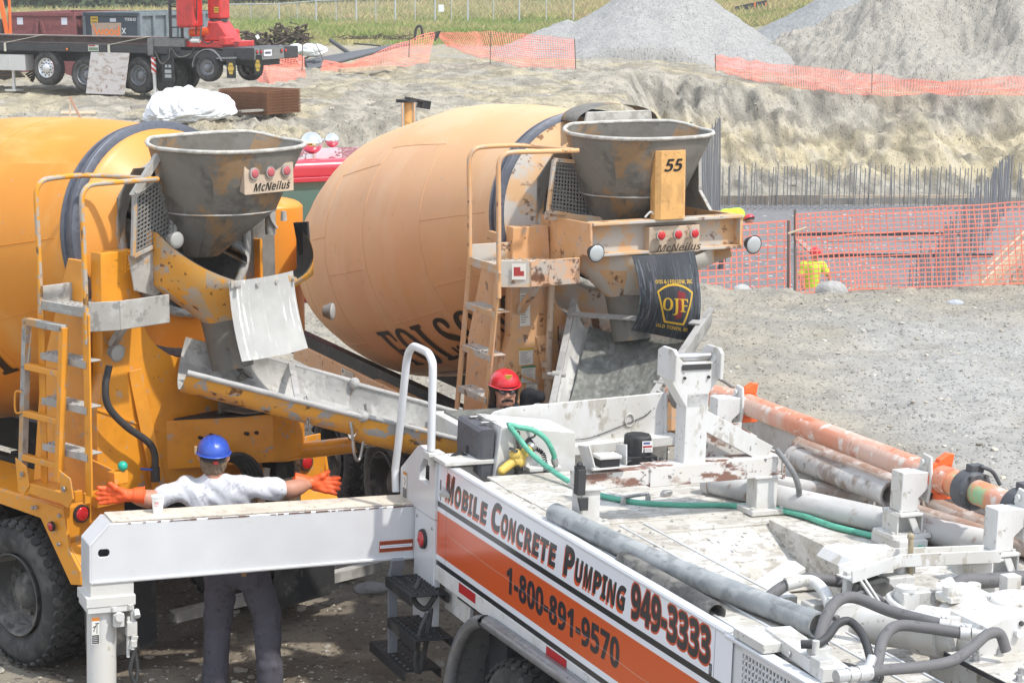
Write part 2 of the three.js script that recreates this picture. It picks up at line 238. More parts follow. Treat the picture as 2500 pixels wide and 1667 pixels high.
// ---------------------------------------------------------------- grass and woodland behind the site
{
  const blades = []; for (let i = 0; i < 7; i++) { const a = rr(0, 6.28), l = rr(.55, 1), w = .011, lx = rr(-.3, .3), lz = rr(-.3, .3), x = rr(-.12, .12), z = rr(-.12, .12), cx = Math.cos(a) * w, cz = Math.sin(a) * w; blades.push(x - cx, 0, z - cz, x + cx, 0, z + cz, x + lx * .4, l * .6, z + lz * .4, x + cx, 0, z + cz, x + lx * .4 + cx, l * .6, z + lz * .4 + cz, x + lx, l, z + lz, x + cx, 0, z + cz, x + lx, l, z + lz, x + lx * .4, l * .6, z + lz * .4); }
  const g = new THREE.BufferGeometry(); g.setAttribute('position', new THREE.Float32BufferAttribute(blades, 3)); g.computeVertexNormals();
  const mat = new THREE.MeshPhysicalMaterial({ color: 0xffffff, roughness: .9, side: THREE.DoubleSide });
  const N = 42000, m = new THREE.InstancedMesh(g, mat, N), c = new THREE.Color(), q = new THREE.Quaternion();
  for (let i = 0; i < N; i++) { let x, d; for (;;) { d = 98 + 98 * Math.pow(rnd(), 1.25); x = rr(-.27, .27) * d; if (x - (d - 84) * .16 < 7 + rr(-2, 1) && (d > 104 || rnd() < .3) || d > 124) break; } const s = rr(.35, .75) * (d > 136 ? 1.5 : 1) * (d < 104 ? .6 : 1); q.setFromEuler(new THREE.Euler(0, rr(0, 6.3), 0)); m.setMatrixAt(i, M4().compose(P3(x, d, -.03), q, V(s * 2.6, s, s * 2.6))); const st = clamp(ss(.4, .62, fbm(x * .4, d * .4, 0, 61, 3)) * .7 + (d > 136 ? .5 : 0) + rr(-.2, .25)); const k = rr(.75, 1.2); m.setColorAt(i, c.setRGB(mix(.27, .58, st) * k, mix(.36, .47, st) * k, mix(.09, .24, st) * k)); }
  m.name = 'tall_grass'; tag(m, 'tall green and straw coloured grass on the slope along the wire fence', 'grass'); m.userData.kind = 'stuff'; m.castShadow = m.receiveShadow = true; scene.add(m);
  // leaf cluster for crowns and undergrowth
  const lf = []; for (let i = 0; i < 26; i++) { const p = V(rr(-1, 1), rr(-1, 1), rr(-1, 1)).multiplyScalar(.55), a = V(rr(-1, 1), rr(-1, 1), rr(-1, 1)).normalize(), b = V(rr(-1, 1), rr(-1, 1), rr(-1, 1)).cross(a).normalize(); const s = rr(.1, .2); const A = p.clone().addScaledVector(a, s), B = p.clone().addScaledVector(b, s * .6), C = p.clone().addScaledVector(a, -s), D = p.clone().addScaledVector(b, -s * .6); lf.push(...[A, B, C, A, C, D].flatMap(v => v.toArray())); }
  const lg = new THREE.BufferGeometry(); lg.setAttribute('position', new THREE.Float32BufferAttribute(lf, 3)); lg.computeVertexNormals();
  const leafMat = new THREE.MeshPhysicalMaterial({ color: 0xffffff, roughness: .85, side: THREE.DoubleSide });
  const U = 5200, u = new THREE.InstancedMesh(lg, leafMat, U);
  for (let i = 0; i < U; i++) { const x = rr(-60, 66), d = treeLine(x) + rr(-2, 26), s = rr(1.2, 2.4); u.setMatrixAt(i, M4().compose(P3(x, d, Math.pow(rnd(), 1.5) * (1.6 + Math.max(0, d - treeLine(x)) * .3)), q.setFromEuler(new THREE.Euler(rr(0, 6), rr(0, 6), 0)), V(s, s * .8, s))); const k = rr(.6, 1.3); u.setColorAt(i, c.setRGB(.05 * k, .075 * k, .03 * k)); }
  u.name = 'undergrowth'; tag(u, 'dark bushes and undergrowth at the edge of the wood', 'undergrowth'); u.userData.kind = 'stuff'; u.castShadow = u.receiveShadow = true; scene.add(u);
  const crownMat = new THREE.MeshPhysicalMaterial({ color: new THREE.Color().setRGB(.06, .095, .032), roughness: .85, side: THREE.DoubleSide });
  const bark = [worn([.30, .28, .25], [[[.12, .11, .1], 6, .5, .1, .8, .3]], { n: 128, rough: .9, seed: 12 }), worn([.12, .105, .09], [[[.05, .045, .04], 6, .5, .1, .8, .3]], { n: 128, rough: .9, seed: 13 })];
  const protos = [0, 1, 2].map(k => {
    const t = new THREE.Group(), b = new MB(), hgt = 13 + k * 2, lean = rr(-.6, .6), path = [V(0, -.4, 0), V(lean * .2, 3, .1), V(lean * .6, 7, rr(-.4, .4)), V(lean, hgt, 0)];
    const c0 = new THREE.CatmullRomCurve3(path); for (let i = 0; i < 7; i++) b.cyl(c0.getPoint(i / 7), c0.getPoint((i + 1) / 7), .2 * (1 - i / 8.5), .2 * (1 - (i + 1) / 8.5), 9);
    const tips = []; for (let i = 0; i < 13; i++) { const p = c0.getPoint(.3 + .68 * i / 13), a = i * 2.4, L = rr(1.5, 3) * (1.15 - i / 16), e = p.clone().add(V(Math.cos(a) * L, L * .45, Math.sin(a) * L)); b.cyl(p, e, .055, .015, 5); tips.push(e, p.clone().lerp(e, .65)); }
    t.add(b.build('trunk', bark[k % 2], t)); const cb = new MB(); for (let i = 0; i < 190; i++) { const e = tips[i % tips.length], s = rr(.8, 1.6); cb.add(lg.clone().applyMatrix4(M4().compose(e.clone().add(V(rr(-1, 1), rr(-.7, .9), rr(-1, 1))), q.setFromEuler(new THREE.Euler(rr(0, 6), rr(0, 6), 0)), V(s, s, s)))); } cb.build('crown', crownMat, t); return t;
  });
  const px = [40, 68, 92, 112, 150, 178, 205, 228, 262, 300, 332, 395, 460, 520, 575, 640, 720, 830, 940, 1080];
  px.forEach((x, i) => { const d = treeLine((x - 1250) * 165 / 5000) + 1 + (i * 7 % 15), o = protos[i % 3].clone(); o.name = nm('tree'); o.position.copy(P3((x - 1250) * d / 5000, d, -.1)); o.rotation.y = i * 1.7; const s = .8 + .35 * hsh(i, 3, 4); o.scale.set(s, s, s); scene.add(o); tag(o, 'slim trunked tree in the wood along the top edge, above the grass slope', 'tree', 'trees of the wood beyond the wire fence'); });
}
// ---------------------------------------------------------------- materials shared by the machines
const rustC = [.12, .045, .018], splat = [.38, .365, .33], dark = [.025, .025, .026], primer = [.30, .31, .32];
const M = {
  yel: worn([.76, .31, .022], [[[.60, .24, .02], 5, .55, .12, .6], [splat, 26, .70, .04, .55], [primer, 14, .74, .02, .8], [dark, 40, .80, .03, .7]], { rough: .38, coat: .35, seed: 3 }),
  yelClean: worn([.72, .28, .03], [[[.64, .26, .02], 4, .5, .2, .5], [[.62, .42, .2], 7, .66, .1, .3, .4]], { rough: .5, coat: .1, seed: 4, size: 2.4 }),
  yelDrum: worn([.74, .28, .025], [[[.62, .23, .02], 3, .5, .25, .6], [[.74, .44, .15], 9, .58, .14, .45, .3], [splat, 40, .78, .03, .4], [dark, 60, .84, .02, .6]], { rough: .55, seed: 5, size: 3 }),
  tan: worn([.68, .395, .185], [[[.58, .30, .13], 5, .5, .15, .6], [[.62, .40, .26], 8, .58, .1, .5], [rustC, 22, .70, .035, .8], [splat, 30, .68, .04, .5]], { rough: .5, coat: .15, seed: 6 }),
  tanDrum: worn([.69, .405, .22], [[[.70, .40, .17], 3, .5, .25, .6], [[.72, .5, .31], 9, .55, .14, .45, .3], [[.50, .27, .12], 30, .74, .05, .4], [splat, 44, .78, .03, .45]], { rough: .6, seed: 7, size: 3 }),
  tanRust: worn([.58, .33, .19], [[splat, 12, .5, .12, .8], [rustC, 16, .54, .05, .95, .6], [[.06, .03, .02], 30, .68, .05, .8]], { rough: .75, seed: 8 }),
  hopper: worn([.155, .145, .125], [[[.22, .205, .18], 8, .5, .2, .7], [[.36, .19, .06], 6, .62, .06, .6], [[.07, .065, .06], 10, .62, .1, .6]], { rough: .7, seed: 9, bump: .004 }),
  rim: worn([.52, .5, .45], [[[.3, .28, .25], 20, .55, .1, .7], [[.5, .26, .06], 14, .7, .04, .6]], { rough: .8, seed: 10 }),
  grey: worn([.34, .325, .295], [[[.46, .45, .42], 9, .55, .12, .7], [[.52, .27, .07], 8, .66, .04, .75], [[.16, .15, .14], 20, .66, .06, .6]], { rough: .75, seed: 11, bump: .003 }),
  crete: worn([.42, .41, .385], [[[.27, .26, .245], 8, .5, .16, .7], [[.55, .54, .5], 12, .62, .08, .6, .4], [[.18, .175, .16], 30, .68, .06, .5]], { rough: .9, seed: 14, bump: .006 }),
  wet: worn([.145, .148, .13], [[[.22, .22, .2], 40, .52, .1, .7], [[.11, .11, .1], 24, .58, .08, .7]], { rough: .55, seed: 15, bump: .02, bf: 40 }),
  chute: worn([.68, .31, .035], [[primer, 16, .60, .025, .95], [[.50, .26, .1], 8, .58, .1, .5], [rustC, 12, .68, .03, .9], [dark, 28, .73, .03, .8]], { rough: .55, seed: 16 }),
  rubber: worn([.028, .028, .029], [[[.10, .097, .09], 7, .56, .12, .6], [[.2, .19, .17], 24, .72, .06, .5]], { rough: .85, seed: 17, bump: .003 }),
  tyre: worn([.045, .044, .043], [[[.13, .125, .118], 5, .5, .16, .75], [[.02, .02, .02], 12, .6, .1, .6]], { rough: .9, seed: 18 }),
  tread: worn([.04, .039, .038], [[[.10, .096, .088], 6, .52, .14, .8]], { rough: .92, seed: 19 }),
  dusty: worn([.07, .068, .065], [[[.24, .225, .2], 6, .54, .12, .7], [dark, 10, .6, .1, .7]], { rough: .85, seed: 20 }),
  black: worn([.018, .018, .02], [[[.09, .085, .08], 8, .62, .12, .6]], { rough: .6, seed: 21 }),
  steel: worn([.45, .45, .45], [[[.25, .24, .23], 12, .55, .1, .6], [splat, 20, .68, .06, .6]], { rough: .42, metal: .75, seed: 22 }),
  chrome: plain([.85, .86, .87], .12, 1), red: plain([.50, .012, .016], .22, 0, { clearcoat: .8 }), lensRim: plain([.03, .03, .03], .6),
  glass: plain([.42, .44, .44], .18, 0, { clearcoat: 1 }), hole: plain([.05, .05, .05], .9),  // near-black colour that paints the shade of openings on solid parts
};
const printed = (w, h, bg, f) => canvasTex(w, h, (g, W, Hh) => { g.fillStyle = bg; g.fillRect(0, 0, W, Hh); f(g, W, Hh); });
function fitText(g, s, x, y, w, h, font, col, skew = 0) { g.save(); g.font = font.replace('$', '100px'); const m = g.measureText(s); g.translate(x, y); g.transform(1, 0, skew, 1, 0, 0); g.scale(w / m.width, h / 72); g.fillStyle = col; g.fillText(s, 0, 0); g.restore(); }

// a truck wheel: tyre with blocks, dished rim; axle along x, outer face towards -x (out = -1) or +x
function wheel(parent, x, y, z, o = {}) {
  const r = o.r || .53, w = o.w || .28, out = o.out || -1, k = r / .53, g = new THREE.Group(); g.name = 'wheel'; g.position.set(x, y, z); parent.add(g);
  const lathe = (pts, seg = 44) => { const q = new THREE.LatheGeometry(pts.map(p => new THREE.Vector2(p[0], p[1])), seg); q.rotateZ(out < 0 ? Math.PI / 2 : -Math.PI / 2); return q; };
  // profile along the axle (second value: + towards the outer face)
  new MB().add(lathe([[.30 * k, -w / 2 + .04], [.36 * k, -w / 2], [.45 * k, -w / 2 + .005], [.505 * k, -w / 2 + .03], [.515 * k, 0], [.505 * k, w / 2 - .03], [.45 * k, w / 2 - .003], [.40 * k, w / 2 + .006], [.36 * k, w / 2], [.30 * k, w / 2 - .03], [.285 * k, w / 2 - .05]])).build('tyre', o.tm || M.tyre, g);
  const tb = new MB(), nb = 34; for (let row = -2; row <= 2; row++) for (let i = 0; i < nb; i++) { const a = (i + (row & 1 ? .5 : 0)) / nb * Math.PI * 2, q = new THREE.CylinderGeometry(.036 * k, .041 * k, .02 * k, 6, 1); q.scale(row === 2 || row === -2 ? .85 : 1, 1, 1); q.rotateY(Math.PI / 6); if (Math.abs(row) === 2) q.rotateZ(row > 0 ? -.35 : .35); q.translate(row * w * .205, .518 * k - (Math.abs(row) === 2 ? .012 : 0), 0); q.rotateX(a); tb.add(q); }
  const t = tb.build('tread', o.trm || M.tread, g); t.userData.kind = 'stuff';
  const d = o.dish ?? .13; new MB().add(lathe([[.292 * k, w / 2 - .012], [.296 * k, w / 2 + .004], [.284 * k, w / 2 + .004], [.272 * k, w / 2 - .03], [.262 * k, w / 2 - d], [.21 * k, w / 2 - d - .012], [.13 * k, w / 2 - d + .012], [.125 * k, w / 2 - d + .06], [.08 * k, w / 2 - d + .085], [0, w / 2 - d + .09]], 32)).build('rim', o.rm || M.dusty, g);
  const bn = new MB(); for (let i = 0; i < 10; i++) { const a = i / 10 * 6.283; bn.cyl([out * (w / 2 - d - .005), Math.cos(a) * .165 * k, Math.sin(a) * .165 * k], [out * (w / 2 - d + .035), Math.cos(a) * .165 * k, Math.sin(a) * .165 * k], .016, .016, 6); }
  if (o.holes) for (let i = 0; i < 10; i++) { const a = (i + .5) / 10 * 6.283; bn.cyl([out * (w / 2 - d - .012), Math.cos(a) * .232 * k, Math.sin(a) * .232 * k], [out * (w / 2 - d + .004), Math.cos(a) * .232 * k, Math.sin(a) * .232 * k], .024, .024, 10); }
  bn.build('wheel_nuts', o.holes ? M.black : M.dusty, g);
  return g;
}
function lampOn(parent, name, x, y, z, r, ax = V(0, 0, 1), mat = M.red, rim = M.lensRim) { // lamp with a raised rim
  const a = V(x, y, z), b = a.clone().addScaledVector(ax, .02), g = new THREE.Group(); g.name = name; parent.add(g);
  new MB().cyl(a, b, r, r * .96, 24).build('lamp_rim', rim, g); const q = new THREE.SphereGeometry(r * .78, 20, 10, 0, 6.2832, 0, Math.PI / 2); q.scale(1, .35, 1); q.applyQuaternion(new THREE.Quaternion().setFromUnitVectors(V(0, 1, 0), ax.clone().normalize())); q.translate(b.x, b.y, b.z); new MB().add(q).build('lens', mat, g); return g;
}
// sheet loft between rings of points, double sided with thickness
function loft(rings, t = .012, closed = true) {
  const mb = new MB(); const P = [], n = rings[0].length, mk = (off) => { const pos = [], idx = []; rings.forEach(r => { const c = r.reduce((a, p) => a.add(p), V()).multiplyScalar(1 / n); r.forEach(p => { const q = p.clone().sub(c); q.y = 0; q.normalize(); pos.push(p.x - q.x * off, p.y, p.z - q.z * off); }); }); for (let j = 0; j < rings.length - 1; j++) for (let i = 0; i < (closed ? n : n - 1); i++) { const a = j * n + i, b = j * n + (i + 1) % n, c = a + n, d = b + n; idx.push(a, b, c, b, d, c); } const g = new THREE.BufferGeometry(); g.setAttribute('position', new THREE.Float32BufferAttribute(pos, 3)); g.setIndex(idx); g.computeVertexNormals(); return g; };
  mb.add(mk(0)); const inner = mk(t); inner.index.array.reverse(); inner.computeVertexNormals(); mb.add(inner); return mb;
}
// open trough swept from a to b: half-round section, width w, depth h; returns shell and inside separately
function troughGeo(a, b, w, h, t, twist = 0, w2 = w) {
  const f = b.clone().sub(a).normalize(), s = V(0, 1, 0).cross(f).normalize().negate(), u = s.clone().cross(f).normalize(); if (u.y < 0) u.negate(); if (twist) { const k = s.z > 0 ? -twist : twist, s0 = s.clone(); s.multiplyScalar(Math.cos(k)).addScaledVector(u, Math.sin(k)); u.multiplyScalar(Math.cos(k)).addScaledVector(s0, -Math.sin(k)); }
  const n = 18, sec = (W, Hh, k) => [...Array(n + 1)].map((_, i) => { const q = Math.PI * (i / n), cx = -Math.cos(q), sy = Math.sin(q); return [cx * W / 2, -Math.pow(sy, .8) * Hh + 0]; });
  const sheet = (k) => { const pos = [], idx = []; for (let j = 0; j <= 10; j++) { const W = mix(w, w2, j / 10) - 2 * k, p = a.clone().lerp(b, j / 10); sec(W, h - k, k).forEach(([x, y]) => { const q = p.clone().addScaledVector(s, x).addScaledVector(u, y); pos.push(q.x, q.y, q.z); }); if (j < 10) for (let i = 0; i < n; i++) { const o = j * (n + 1) + i; k ? idx.push(o, o + 1, o + n + 1, o + 1, o + n + 2, o + n + 1) : idx.push(o, o + n + 1, o + 1, o + 1, o + n + 1, o + n + 2); } } const g = new THREE.BufferGeometry(); g.setAttribute('position', new THREE.Float32BufferAttribute(pos, 3)); g.setIndex(idx); g.computeVertexNormals(); return g; };
  return { outer: sheet(0), inner: sheet(t), f, s, u };
}

const DRUM = [[.14, .56], [.15, .60], [.25, .76], [.28, .82], [.28, .862], [.44, .895], [.44, .87], [1.15, 1.02], [2.05, 1.165], [2.5, 1.2], [3.5, 1.2], [3.9, 1.185], [4.6, 1.03], [5.4, .80], [5.8, .55], [5.92, .02]];
const PROF = []; DRUM.forEach((p, i) => { PROF.push(new THREE.Vector2(p[1], p[0])); const q = DRUM[i + 1]; if (q && q[0] - p[0] > .3 && p[0] > .43) { const a = i === 6 ? p : DRUM[i - 1], b = DRUM[Math.min(DRUM.length - 1, i + 2)], h = q[0] - p[0], m0 = i === 6 ? (q[1] - p[1]) / h : (q[1] - a[1]) / (q[0] - a[0]), m1 = (b[1] - p[1]) / (b[0] - p[0]); for (let k = 1; k < 5; k++) { const u = k / 5; PROF.push(new THREE.Vector2((2 * u ** 3 - 3 * u * u + 1) * p[1] + (u ** 3 - 2 * u * u + u) * h * m0 + (-2 * u ** 3 + 3 * u * u) * q[1] + (u ** 3 - u * u) * h * m1, mix(p[0], q[0], u))); } } });
const drumR = s => { for (let i = 1; i < PROF.length; i++) if (s <= PROF[i].y && PROF[i].y > PROF[i - 1].y) return mix(PROF[i - 1].x, PROF[i].x, (s - PROF[i - 1].y) / (PROF[i].y - PROF[i - 1].y)); return .1; };
const DA = V(0, 3.0, .0), DF = V(0, -.2, -1).normalize(), DU = V(0, 1, -.2).normalize();
const drumP = (s, a, off = 0) => { const r = drumR(s) + off; return DA.clone().addScaledVector(DF, s).addScaledVector(V(1, 0, 0), Math.cos(a) * r).addScaledVector(DU, Math.sin(a) * r); };
function drumPatch(s0, s1, a0, a1, off, ns = 24, na = 16) { const pos = [], uv = [], idx = []; for (let j = 0; j <= na; j++) for (let i = 0; i <= ns; i++) { const p = drumP(mix(s0, s1, i / ns), mix(a0, a1, j / na), off); pos.push(p.x, p.y, p.z); uv.push(i / ns, 1 - j / na); if (i < ns && j < na) { const o = j * (ns + 1) + i; idx.push(o, o + ns + 1, o + 1, o + 1, o + ns + 1, o + ns + 2); } } const g = new THREE.BufferGeometry(); g.setAttribute('position', new THREE.Float32BufferAttribute(pos, 3)); g.setAttribute('uv', new THREE.Float32BufferAttribute(uv, 2)); g.setIndex(idx); g.computeVertexNormals(); return g; }

function mixer(o) {
  const two = o.two, t = thing('mixer_truck', o.label, 'mixer truck', o.pos, R(o.turn)); const P = o.paint, D = o.drum;
  // drum ------------------------------------------------
  const drum = new MB();
  { const pts = PROF;
    const place = g => { g.applyMatrix4(M4().makeBasis(V(1, 0, 0), DF, V(1, 0, 0).cross(DF)).setPosition(DA)); return g; };
    const main = pts.filter(p => p.y >= .44 && p.x < 2).slice(1), cone = pts.filter(p => p.y <= .28);
    const dm = drum.add(place(new THREE.LatheGeometry(main, 96))).build('drum', D, t);
    new MB().add(place(new THREE.LatheGeometry(cone, 72))).build('drum_cone', two ? M.tanPlat : M.yelClean, t);
    new MB().add(place(new THREE.LatheGeometry([[.80, .695], [.868, .70], [.874, .715], [.874, .75], [.86, .755], [.86, .80], [.874, .805], [.874, .85], [.868, .862], [.80, .865]].map(p => new THREE.Vector2(p[0], p[1] - .42)), 96))).build('roller_track', M.steel2, t);
    const seams = new MB(), ring = s => seams.add(place(new THREE.TorusGeometry(drumR(s) + .001, .0026, 6, 90).rotateX(Math.PI / 2).translate(0, s, 0))), line = (s0, s1, a) => { const c = []; for (let k = 0; k <= 6; k++) c.push(drumP(mix(s0, s1, k / 6), a, .001)); seams.tube(c, .0026, 16, 5); };
    [1.42, 2.42, 3.4, 4.4].forEach(ring); line(.5, 1.42, 3.02); line(.5, 1.42, 3.55); line(1.42, 2.42, 2.35); line(1.42, 2.42, 3.75); line(2.42, 3.4, 3.3); line(2.42, 3.4, 2.5); line(3.4, 4.4, 3.0); line(3.4, 4.4, 3.9); line(1.42, 2.42, 1.4); line(2.42, 3.4, 1.7);
    seams.build('weld_seams', D, dm);
    const txt = canvasTex(1024, 256, (g, w, h) => { g.clearRect(0, 0, w, h); const y = two ? 150 : 235; fitText(g, 'FOLSOM', 10, y, 1000, 130, 'bold $ serif', '#181614', -.12); g.fillStyle = '#8c1f22'; g.fillRect(0, two ? 205 : 30, w, two ? 22 : 32); });
    const lm = new THREE.Mesh(drumPatch(two ? 3.0 : 3.9, two ? .58 : 1.4, R(two ? 214 : 188), R(two ? 262 : 232), .006, 40, 24), new THREE.MeshPhysicalMaterial({ map: txt, transparent: true, alphaTest: .3, roughness: .5, side: THREE.DoubleSide })); lm.name = 'drum_lettering'; dm.add(lm);
    // mouth with mixing fins
    new MB().add(place(new THREE.CylinderGeometry(.56, .56, .6, 40, 1, true).translate(0, .44, 0))).add(place(new THREE.CircleGeometry(.56, 40).rotateX(Math.PI / 2).translate(0, .73, 0))).build('drum_mouth', M.hole2, t);
    const fin = new MB(); for (const a0 of [-.5, 2.4]) { const pos = [], idx = []; for (let i = 0; i <= 20; i++) { const a = a0 + i * .085; for (const r of [.26, .56]) { const p = DA.clone().addScaledVector(DF, .08 + i * .014).addScaledVector(V(1, 0, 0), Math.cos(a) * r).addScaledVector(DU, Math.sin(a) * r); pos.push(p.x, p.y, p.z); } if (i < 20) { const q = i * 2; idx.push(q, q + 1, q + 2, q + 1, q + 3, q + 2, q, q + 2, q + 1, q + 1, q + 2, q + 3); } } const g = new THREE.BufferGeometry(); g.setAttribute('position', new THREE.Float32BufferAttribute(pos, 3)); g.setIndex(idx); g.computeVertexNormals(); fin.add(g); }
    fin.add(place(new THREE.TorusGeometry(.57, .035, 8, 48).rotateX(Math.PI / 2).translate(0, .13, 0))); fin.build('mixing_fins', M.grey, t);
  }
  // hopper ------------------------------------------------
  const n = 48, hx = two ? .06 : .04, rimY = 3.67;
  const rim = [...Array(n)].map((_, i) => { const a = i / n * Math.PI * 2, c = Math.cos(a), s = Math.sin(a), k = s > 0 ? .54 : .32; return V(hx + Math.sign(c) * Math.pow(Math.abs(c), .9) * .57, rimY + (s < 0 ? .05 * Math.min(1, -s * 1.5) : -.02 * s), .26 + Math.sign(s) * Math.pow(Math.abs(s), .72) * k); });
  const circ = (y, cx, cz, r) => [...Array(n)].map((_, i) => { const a = i / n * Math.PI * 2; return V(cx + Math.cos(a) * r, y, cz + Math.sin(a) * r); });
  const r1 = circ(3.2, hx - .03, .27, .40); const hb = loft([rim, rim.map((p, i) => p.clone().lerp(r1[i], .5)), r1, circ(2.87, hx - .13, .18, .12)]); const hop = hb.build('hopper', M.hopper, t);
  new MB().tube(rim, .016, 150, 6, true, .5).build('hopper_rim', M.rim, hop);
  new MB().tube(r1.map(p => { const q = p.clone(); return q; }), .007, 120, 5, true).build('weld_seam', M.grey, hop);
  if (two) { const b = new MB(); b.poly([[-.20, 3.66], [.42, 3.64], [.40, 3.80], [-.17, 3.80]], .03, 'xy', -.14).build('splash_plate', M.rim, hop); const a = new MB(); a.add(new THREE.CylinderGeometry(.36, .36, .3, 24, 1, true, Math.PI * .5, Math.PI).rotateX(Math.PI / 2).scale(1, .36, 1).translate(.12, 3.72, -.3)); a.build('splash_hood', M.hopper, hop); }
  // sign with three red lamps
  const sg = two ? [.14, 2.88, .74] : [.07, 3.45, .72]; const sb = new MB();
  if (two) sb.box(sg[0], sg[1], sg[2] - .04, .44, .21, .1); else sb.poly([[sg[2] + .03, 3.55], [sg[2] + .03, 3.35], [.42, 3.46], [.42, 3.55]], .45, 'zy', sg[0] - .225);
  const sign = sb.build('lamp_box', two ? M.tanPale : M.tanPale, t), sz = two ? .79 : sg[2] + .03;
  decal('maker_lettering', printed(512, 128, 'rgba(0,0,0,0)', (g, w, h) => fitText(g, 'McNeilus', 8, 104, 490, 86, 'bold italic $ sans-serif', two ? '#4a3a2c' : '#26241f', -.1)), [sg[0] - (two ? .19 : .16), sg[1] - .015, sz], [sg[0] + (two ? .21 : .19), sg[1] - .015, sz], [sg[0] + (two ? .21 : .19), sg[1] - .098, sz], [sg[0] - (two ? .19 : .16), sg[1] - .098, sz], sign, .003, { transparent: true, alphaTest: .4 });
  for (let i = -1; i < 2; i++) lampOn(sign, 'marker_lamp', sg[0] + .145 * i, sg[1] + .045, sz, .042, V(0, 0, 1), two ? M.red : M.redDust, M.grey);
  // pedestal ---------------------------------------------
  const ped = new MB(), notch = []; for (let i = 0; i <= 14; i++) { const a = Math.PI + i / 14 * Math.PI; notch.push([.05 + Math.cos(a) * .62, 2.5 + Math.sin(a) * .43]); }
  const outl = [[-1.0, 1.15], [-.98, 1.85], [-.92, 2.1], [-.90, 2.95], [-.60, 2.95], ...notch, [.56, 2.62], [.60, 2.5], [.66, 1.85], [.68, 1.15]];
  ped.poly(outl, .12, 'xy', -.04); for (const s of [-1, 1]) ped.poly([[-.75, 1.15], [-.04, 1.15], [-.04, 2.9], [-.2, 2.9], [-.6, 2.0]], .03, 'zy', s < 0 ? -.98 : .63);
  ped.bar([-.66, 2.1, .1], [-.5, 1.1, .16], .02, .1); ped.bar([-.98, 1.86, .085], [-.45, 1.62, .085], .01, .02);
  const pd = ped.build('pedestal', P, t);
  { const hp = [[-.60, 2.4], [.84, 2.4], [.84, 2.95], [.6, 3.5], [-.45, 3.5], [-.60, 3.3]]; hp.holes = [[...Array(24)].map((_, i) => [Math.cos(-i / 24 * 6.283) * .57, 2.98 + Math.sin(-i / 24 * 6.283) * .57])]; new MB().poly(hp, .02, 'xy', -.13).build('mouth_plate', M.hopper, pd); }
  if (two) new MB().poly([[-.52, 1.1], [.62, 1.1], [.62, 2.12], [.3, 2.22], [-.3, 2.22], [-.52, 2.16]], .03, 'xy', .085).build('rusted_plate', M.tanRust, pd, 'plate with paint flaking off in rust');
  const lg = new MB(); lg.poly([[-.38, .08], [.48, .08], ...[...Array(9)].map((_, i) => { const a = -Math.PI / 2 + i / 8 * Math.PI; return [.52 + Math.cos(a) * .19, .27 + Math.sin(a) * .19]; }), [.3, .46]], .36, 'xz', 1.32); lg.cyl([.5, 1.30, .27], [.5, 1.32, .27], .2, .2, 28); const ledge = lg.build('chute_pivot', P, t);
  new MB().poly([[-.33, .1], [.5, .1], [.66, .27], [.5, .44], [.1, .4]], .012, 'xz', 1.682).build('grease_plate', M.black, ledge); const bl = new MB(); for (const [x, y] of [[-.22, 1.56], [-.14, 1.57], [.12, 1.55], [.19, 1.55]]) bl.cyl([x, y, .2 + (x + .38) * .32], [x, y, .23 + (x + .38) * .32], .014, .014, 8); bl.build('bolts', M.black, ledge);
  // access platform and ladder -----------------------------
  const dz = two ? .2 : 0, dy = two ? .1 : 0, LX = -1.25; const pl = new MB();
  pl.box(-.95, 2.59 + dy, .1 + dz, .62, .03, .54).box(-.95, 2.66 + dy, -.17 + dz, .62, .15, .014).box(-1.25, 2.615 + dy, .1 + dz, .016, .06, .54); pl.bar([-1.25, 2.58 + dy, .38 + dz], [-1.05, 2.58 + dy, .48 + dz], .014, .2).box(-.84, 2.58 + dy, .48 + dz, .42, .2, .014); pl.bar([-.9, 2.5 + dy, .35 + dz], [-.85, 2.3, .1], .05, .05);
  const plat = pl.build('platform', two ? M.tanPlat : M.grey, t); if (two) new MB().box(-.84, 2.58 + dy, .492 + dz, .4, .19, .008).build('rusted_panel', M.tanRust, plat);
  const gr = new MB(); for (let i = 0; i < 9; i++) for (let j = 0; j < 8; j++) gr.cyl([-1.2 + i * .06, 2.605 + dy, -.12 + j * .06 + dz], [-1.2 + i * .06, 2.612 + dy, -.12 + j * .06 + dz], .013, .013, 6); gr.build('grip_tread', M.grey, plat).userData.kind = 'stuff';
  const zA = -.15 + dz, zB = .38 + dz, tr = .019, ry = 3.47 + dy;
  new MB().tube([[LX, 2.55 + dy, zA], [LX, 3.1 + dy, zA], [LX, ry - .08, zA], [LX + .07, ry, zA], [-.85, ry, zA - .08], [-.68, ry - .01, zA - .02], [-.58, ry - .01, zB - .12]], tr, 60, 10, false, .3).build('handrail', two ? M.tan : M.railY, t);
  new MB().tube([[LX, 2.40 + dy, zB], [LX, 3.1 + dy, zB], [LX, ry - .08, zB], [LX + .07, ry, zB], [-.9, ry, zB - .02], [-.56, ry - .01, zB - .08]], tr, 60, 10, false, .3).build('handrail', two ? M.tan : M.railY, t);
  const yb = two ? .9 : 1.33, tilt = two ? -.42 : -.06; const zt = (z, y) => z + (2.6 - y) * tilt * .55;
  const ld = new THREE.Group(); ld.name = 'ladder'; t.add(ld);
  for (const z of [zA, zB]) new MB().bar([LX, yb, zt(z, yb)], [LX, 2.6 + dy, zt(z, 2.6)], .07, .016, V(1, 0, 0)).build('stile', two ? M.tan : M.yel, ld);
